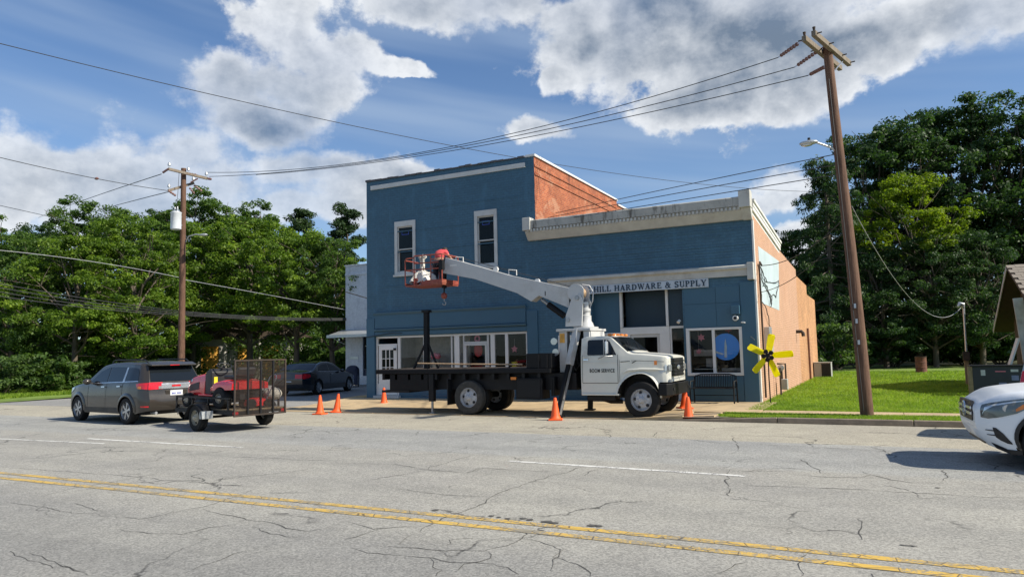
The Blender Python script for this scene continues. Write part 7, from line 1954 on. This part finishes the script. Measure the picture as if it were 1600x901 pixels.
def broadleaf(mat, H, Rr, base, lobes, ncl, per, size, tr, seed, clr=.62, gap=.0, lean=0.):
    """returns trunk mesh and crown mesh: a trunk, limbs to each lobe of the crown, leaf clumps on the lobes"""
    random.seed(seed); rg = np.random.default_rng(seed)
    mb = MB(); top = Vector((lean*H*.2, 0, H*.72))
    tp = limb(mb, (0, 0, -.1), top, tr, tr*.30, .04, 10)
    L = []
    for i in range(lobes):
        a = 2*math.pi*(i*.618+rg.uniform(-.08, .08)); q = (i+.5)/lobes
        zz = base+(H-base)*(.14+.78*q); prof = math.sin(math.pi*min(1, .22+.72*q))**.75
        rad = Rr*prof*rg.uniform(.50, .92)
        c = Vector((rad*math.cos(a)+lean*zz*.2, rad*math.sin(a), zz)); lr = Rr*rg.uniform(.30, .50)*(1.05-.35*q)
        lr *= .85; L.append((c, lr))
        st = tp[min(9, max(2, int(10*(zz*.72)/(H*.80))))]
        limb(mb, st, c, tr*.36, tr*.07, .10, 6)
        for _ in range(3):
            e = c+Vector((rg.normal(), rg.normal(), rg.normal()*.6))*lr*.75; limb(mb, c.lerp(st, .25), e, tr*.11, .012, .1, 4)
    L.append((Vector((lean*H*.2, 0, H-Rr*.34)), Rr*.38))
    cen = []; rad = []
    w = np.array([l[1]**2 for l in L]); w /= w.sum()
    for i in rg.choice(len(L), ncl, p=w):
        c, lr = L[i]; d = rg.normal(0, 1, 3); d[2] = d[2]*.8+.22; d /= np.linalg.norm(d)
        cen.append(np.array(c)+d*lr*rg.uniform(.5, 1.28)*np.array([1, 1, .78])); rad.append(clr*rg.uniform(.55, 1.25))
    me_t = mb.mesh('trunk'); me_t.polygons.foreach_set('use_smooth', [True]*len(me_t.polygons)); me_t.materials.append(M['bark'])
    return me_t, leaves('crown', cen, rad, per, size, mat)

def pine(mat, H, Rr, base, ncl, per, size, tr, seed):
    random.seed(seed); rg = np.random.default_rng(seed)
    mb = MB(); tp = limb(mb, (0, 0, -.1), (rg.normal()*.2, rg.normal()*.2, H*.97), tr, tr*.18, .015, 12)
    cen = []; rad = []
    nb = 22
    for i in range(nb):
        q = i/nb; zz = base+(H-base)*q; a = i*2.4+rg.uniform(-.4, .4); L_ = Rr*(1-.72*q)*rg.uniform(.55, 1.1)
        e = Vector((L_*math.cos(a), L_*math.sin(a), zz+L_*.12)); st = Vector(tp[min(11, int(12*zz/H))]); limb(mb, (st.x, st.y, zz-.2), e, tr*.20, .02, .08, 4)
        for k in range(max(2, ncl//nb)):
            f = rg.uniform(.45, 1.05); cen.append((e.x*f+rg.normal()*.25, e.y*f+rg.normal()*.25, zz+rg.normal()*.22)); rad.append(rg.uniform(.35, .75))
    me_t = mb.mesh('trunk'); me_t.polygons.foreach_set('use_smooth', [True]*len(me_t.polygons)); me_t.materials.append(M['bark'])
    return me_t, leaves('crown', cen, rad, per, size, mat, flat=.5, narrow=.3)

def hemlock(mat, H, Rr, base, seed, per=60, size=.13):
    random.seed(seed); rg = np.random.default_rng(seed)
    mb = MB(); limb(mb, (0, 0, -.1), (0, 0, H*.98), .28, .05, .01, 10); cen = []; rad = []
    for i in range(60):
        q = i/60; zz = base+(H-base)*q; a = i*2.4+rg.uniform(-.5, .5); L_ = Rr*(1-.75*q)*rg.uniform(.5, 1.15)
        e = Vector((L_*math.cos(a), L_*math.sin(a), zz-L_*.18)); limb(mb, (0, 0, zz+.1), e, .06, .012, .05, 4)
        for k in range(6):
            f = rg.uniform(.3, 1.08); cen.append((e.x*f+rg.normal()*.2, e.y*f+rg.normal()*.2, zz-L_*.18*f*f-rg.uniform(0, .3))); rad.append(rg.uniform(.25, .55))
    me_t = mb.mesh('trunk'); me_t.polygons.foreach_set('use_smooth', [True]*len(me_t.polygons)); me_t.materials.append(M['bark'])
    return me_t, leaves('crown', cen, rad, per, size, mat, flat=.7, droop=.7, narrow=.3)

def plant(meshes, x, y, label, cat='tree', name='tree', s=1., sz=None, rz=0., group=None, z=0., mat=None):
    t = thing(name, label, cat, (x, y, z), rz, group)
    t.scale = (s, s, sz or s)
    for nm, me in zip(('trunk', 'crown') if cat == 'tree' else ('stems', 'foliage'), meshes):
        o = bpy.data.objects.new(nm, me); COL.objects.link(o); o.parent = t
        if mat and nm in ('crown', 'foliage'):
            o.material_slots[0].link = 'OBJECT'; o.material_slots[0].material = M[mat]
    return t

MA = broadleaf('leaf_maple', 10.5, 4.3, .9, 22, 250, 150, .088, .24, 3, clr=.58)
MB2 = broadleaf('leaf_maple', 9.8, 4.0, 2.7, 20, 240, 150, .088, .22, 5, clr=.58)
MY = broadleaf('leaf_yellow', 13.4, 3.6, 7.0, 12, 150, 120, .10, .20, 9, clr=.55)
MC = broadleaf('leaf_mid', 13., 4.2, 3.0, 22, 260, 135, .095, .28, 8, clr=.60)
MD = broadleaf('leaf_dark', 17.5, 5.4, 4.0, 24, 350, 125, .118, .36, 12, clr=.75)
MEo = broadleaf('leaf_dark', 17., 5.0, 3.0, 22, 320, 125, .118, .34, 21, clr=.75)
PN = pine('leaf_pine', 14., 2.9, 5.2, 120, 150, .15, .22, 31)
PN2 = pine('leaf_pine', 13., 2.6, 4.2, 120, 150, .15, .22, 37)
HM_ = hemlock('leaf_dark', 15., 4.6, 4.0, 41)
def bush(mat, H, Rr, n, per, size, seed):
    random.seed(seed); rg = np.random.default_rng(seed); mb = MB(); cen = []; rad = []
    for i in range(n):
        a = rg.uniform(0, 2*math.pi); q = rg.uniform(0, 1)**.6; rr = Rr*q*(1-.25*rg.uniform()); zz = H*(.12+.80*rg.uniform()*math.sqrt(max(.05, 1-q*q*.8)))
        cen.append((rr*math.cos(a), rr*math.sin(a), zz)); rad.append(rg.uniform(.22, .45))
        if i < 14: limb(mb, (rg.normal()*.1, rg.normal()*.1, -.05), cen[-1], .03, .008, .1, 4)
    me_t = mb.mesh('stems'); me_t.materials.append(M['bark']); return me_t, leaves('foliage', cen, rad, per, size, mat)
BU = bush('leaf_shrub', 2.6, 1.8, 60, 75, .085, 51)
BV = bush('leaf_mid', 2.2, 1.9, 60, 70, .10, 53)

GL = 'trees of the left wood beyond the street'
def tree_at(meshes, px, d, label, H=None, **k):
    x, y = G(px, d); return plant(meshes, x, y, label, group=k.pop('group', GL), **k)
# left wood, front row
tree_at(MA, 20, 43, 'mid green tree at the left edge of the picture over the verge shrubs', s=.90, rz=.4, mat='leaf_mid')
tree_at(MB2, 118, 42, 'light green tree in front of the dark wood, second from the left edge', s=.92, rz=2.1)
tree_at(MA, 205, 44, 'bright green maple just left of the transformer pole', s=1.0, rz=4.0)
tree_at(MB2, 300, 50, 'spreading bright maple directly behind the transformer pole', s=1.14, rz=.9)
tree_at(MB2, 392, 50, 'broad bright maple right of the transformer pole over the derelict house', s=1.16, rz=3.6)
tree_at(MB2, 462, 46, 'light green tree above the black sedan', s=1.0, rz=5.1)
tree_at(MC, 522, 45, 'mid green tree just left of the pale brick building', s=.72, rz=1.0)
# left wood, back row
tree_at(MC, -30, 54, 'tall mid green tree cut by the left edge of the picture', s=1.02, rz=.3)
tree_at(MEo, 55, 56, 'dark tall tree rising behind the leftmost trees', s=.75, rz=2.5)
tree_at(MC, 140, 55, 'pointed mid green tree left of the gap in the skyline', s=1.10, rz=1.7)
tree_at(MD, 225, 58, 'dark round tree whose crown tops the wood left of the transformer', s=.80, rz=.2)
tree_at(MC, 300, 57, 'leafy green tree whose crown shows just right of the pole top', s=1.17, rz=3.3)
tree_at(MC, 372, 58, 'wide green tree at the crest of the wood right of the pole', s=1.13, rz=4.6)
tree_at(MEo, 425, 60, 'mid green tree between the crest of the wood and the two pines', s=.70, rz=1.3, mat='leaf_mid')
tree_at(PN, 468, 58, 'slender pine with sky between its tufts, left of the other pine', s=.98, rz=.6)
tree_at(PN2, 540, 56, 'dark pine rising just left of the two-storey blue building', s=1.03, rz=2.2)
tree_at(PN, 500, 64, 'small pine between the two taller pines', s=.85, rz=4.1)
for i, (px, d, s_, lab) in enumerate(((10, 36.5, .9, 'low shrub at the left edge beside the road verge'), (60, 38, 1.0, 'pale green shrub on the verge second from the left edge'), (105, 39, .75, 'small shrub on the verge left of the SUV bonnet'),
(510, 49, 1.2, 'shrub against the wood between sedan and mailbox'), (240, 47, 1.0, 'dark shrub beneath the trees behind the SUV'), (170, 45, 1.1, 'shrub under the trees above the SUV bonnet'))):
    x, y = G(px, d); plant(BU if i % 2 == 0 else BV, x, y, lab, 'shrub', 'shrub', s_*1.1, None, i*1.3, 'shrubs along the left wood')
# right side: tall trees behind the lawn
GR = 'tall trees behind the lawn'
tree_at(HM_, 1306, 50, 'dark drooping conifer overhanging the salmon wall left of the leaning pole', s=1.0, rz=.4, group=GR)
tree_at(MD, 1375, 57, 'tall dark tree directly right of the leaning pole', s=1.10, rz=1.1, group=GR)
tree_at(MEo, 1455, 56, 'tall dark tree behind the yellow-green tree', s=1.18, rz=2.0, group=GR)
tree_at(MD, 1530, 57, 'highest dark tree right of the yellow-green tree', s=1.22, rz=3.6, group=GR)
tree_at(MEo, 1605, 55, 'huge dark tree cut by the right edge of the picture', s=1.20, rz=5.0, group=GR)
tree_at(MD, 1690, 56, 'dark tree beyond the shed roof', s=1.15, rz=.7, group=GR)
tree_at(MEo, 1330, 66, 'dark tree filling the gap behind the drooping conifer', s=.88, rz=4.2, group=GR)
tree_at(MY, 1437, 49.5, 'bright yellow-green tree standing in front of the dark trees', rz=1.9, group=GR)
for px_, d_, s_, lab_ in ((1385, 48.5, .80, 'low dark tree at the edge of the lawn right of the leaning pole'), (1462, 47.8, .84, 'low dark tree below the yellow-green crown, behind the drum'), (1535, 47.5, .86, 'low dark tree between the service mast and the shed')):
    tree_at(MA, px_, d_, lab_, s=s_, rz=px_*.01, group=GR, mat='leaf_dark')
tree_at(MC, 1222, 62, 'light green tree showing above the salmon wall behind the shop', s=.93, rz=.8, group=GR)
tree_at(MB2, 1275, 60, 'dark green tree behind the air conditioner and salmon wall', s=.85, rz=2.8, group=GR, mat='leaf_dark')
for i, (px, d, s_, sz_, lab, m_) in enumerate(((1302, 46, 1.25, 1.35, 'grey green shrub between the air conditioner and the leaning pole', 'leaf_shrub'), (1345, 49, 1.3, 1.2, 'dark shrub behind the leaning pole', 'leaf_dark'), (1395, 51, 1.4, 1.3, 'dark shrub left of the rusty drum', 'leaf_dark'),
        (1455, 52, 1.5, 1.4, 'dark shrub behind the rusty drum', 'leaf_dark'), (1510, 51, 1.5, 1.4, 'dark shrub behind the service mast', 'leaf_dark'), (1565, 50, 1.6, 1.6, 'dark shrub beside the shed', 'leaf_dark'), (1620, 50, 1.6, 1.6, 'dark shrub hidden behind the shed', 'leaf_dark'))):
    x, y = G(px, d); plant(BU if i % 2 == 0 else BV, x, y, lab, 'shrub', 'shrub', s_, sz_*1.1, i*1.7, 'shrubs at the back of the lawn', mat=m_)
# far woods that read as one mass

def far_wood(name, pts, H, n, per, size, mat):
    cen = []; rad = []
    for _ in range(n):
        i = random.randrange(len(pts)-1); t_ = random.random()
        x = pts[i][0]*(1-t_)+pts[i+1][0]*t_; y = pts[i][1]*(1-t_)+pts[i+1][1]*t_
        h = H*(.75+.25*math.sin(x*.55)+.12*math.sin(x*1.7))
        cen.append((x+random.gauss(0, 1.2), y+random.gauss(0, 1.8), random.uniform(.0, 1)**1.15*h)); rad.append(random.uniform(.7, 1.3))
    tag(obj(name, leaves(name, cen, rad, per, size, mat), None), kind='stuff')
random.seed(5)
far_wood('far_wood', [G(-140, 66), G(120, 70), G(350, 72), G(560, 74)], 8.5, 900, 70, .26, 'leaf_dark')
far_wood('far_wood', [G(1230, 70), G(1400, 70), G(1600, 68), G(1800, 66)], 11.0, 800, 70, .26, 'leaf_dark')
far_wood('undergrowth', [G(-120, 47), G(60, 48), G(200, 49), G(285, 50)], 3.6, 400, 90, .12, 'leaf_mid')
far_wood('undergrowth', [G(440, 56), G(500, 54), G(560, 53)], 3.8, 150, 90, .12, 'leaf_mid')
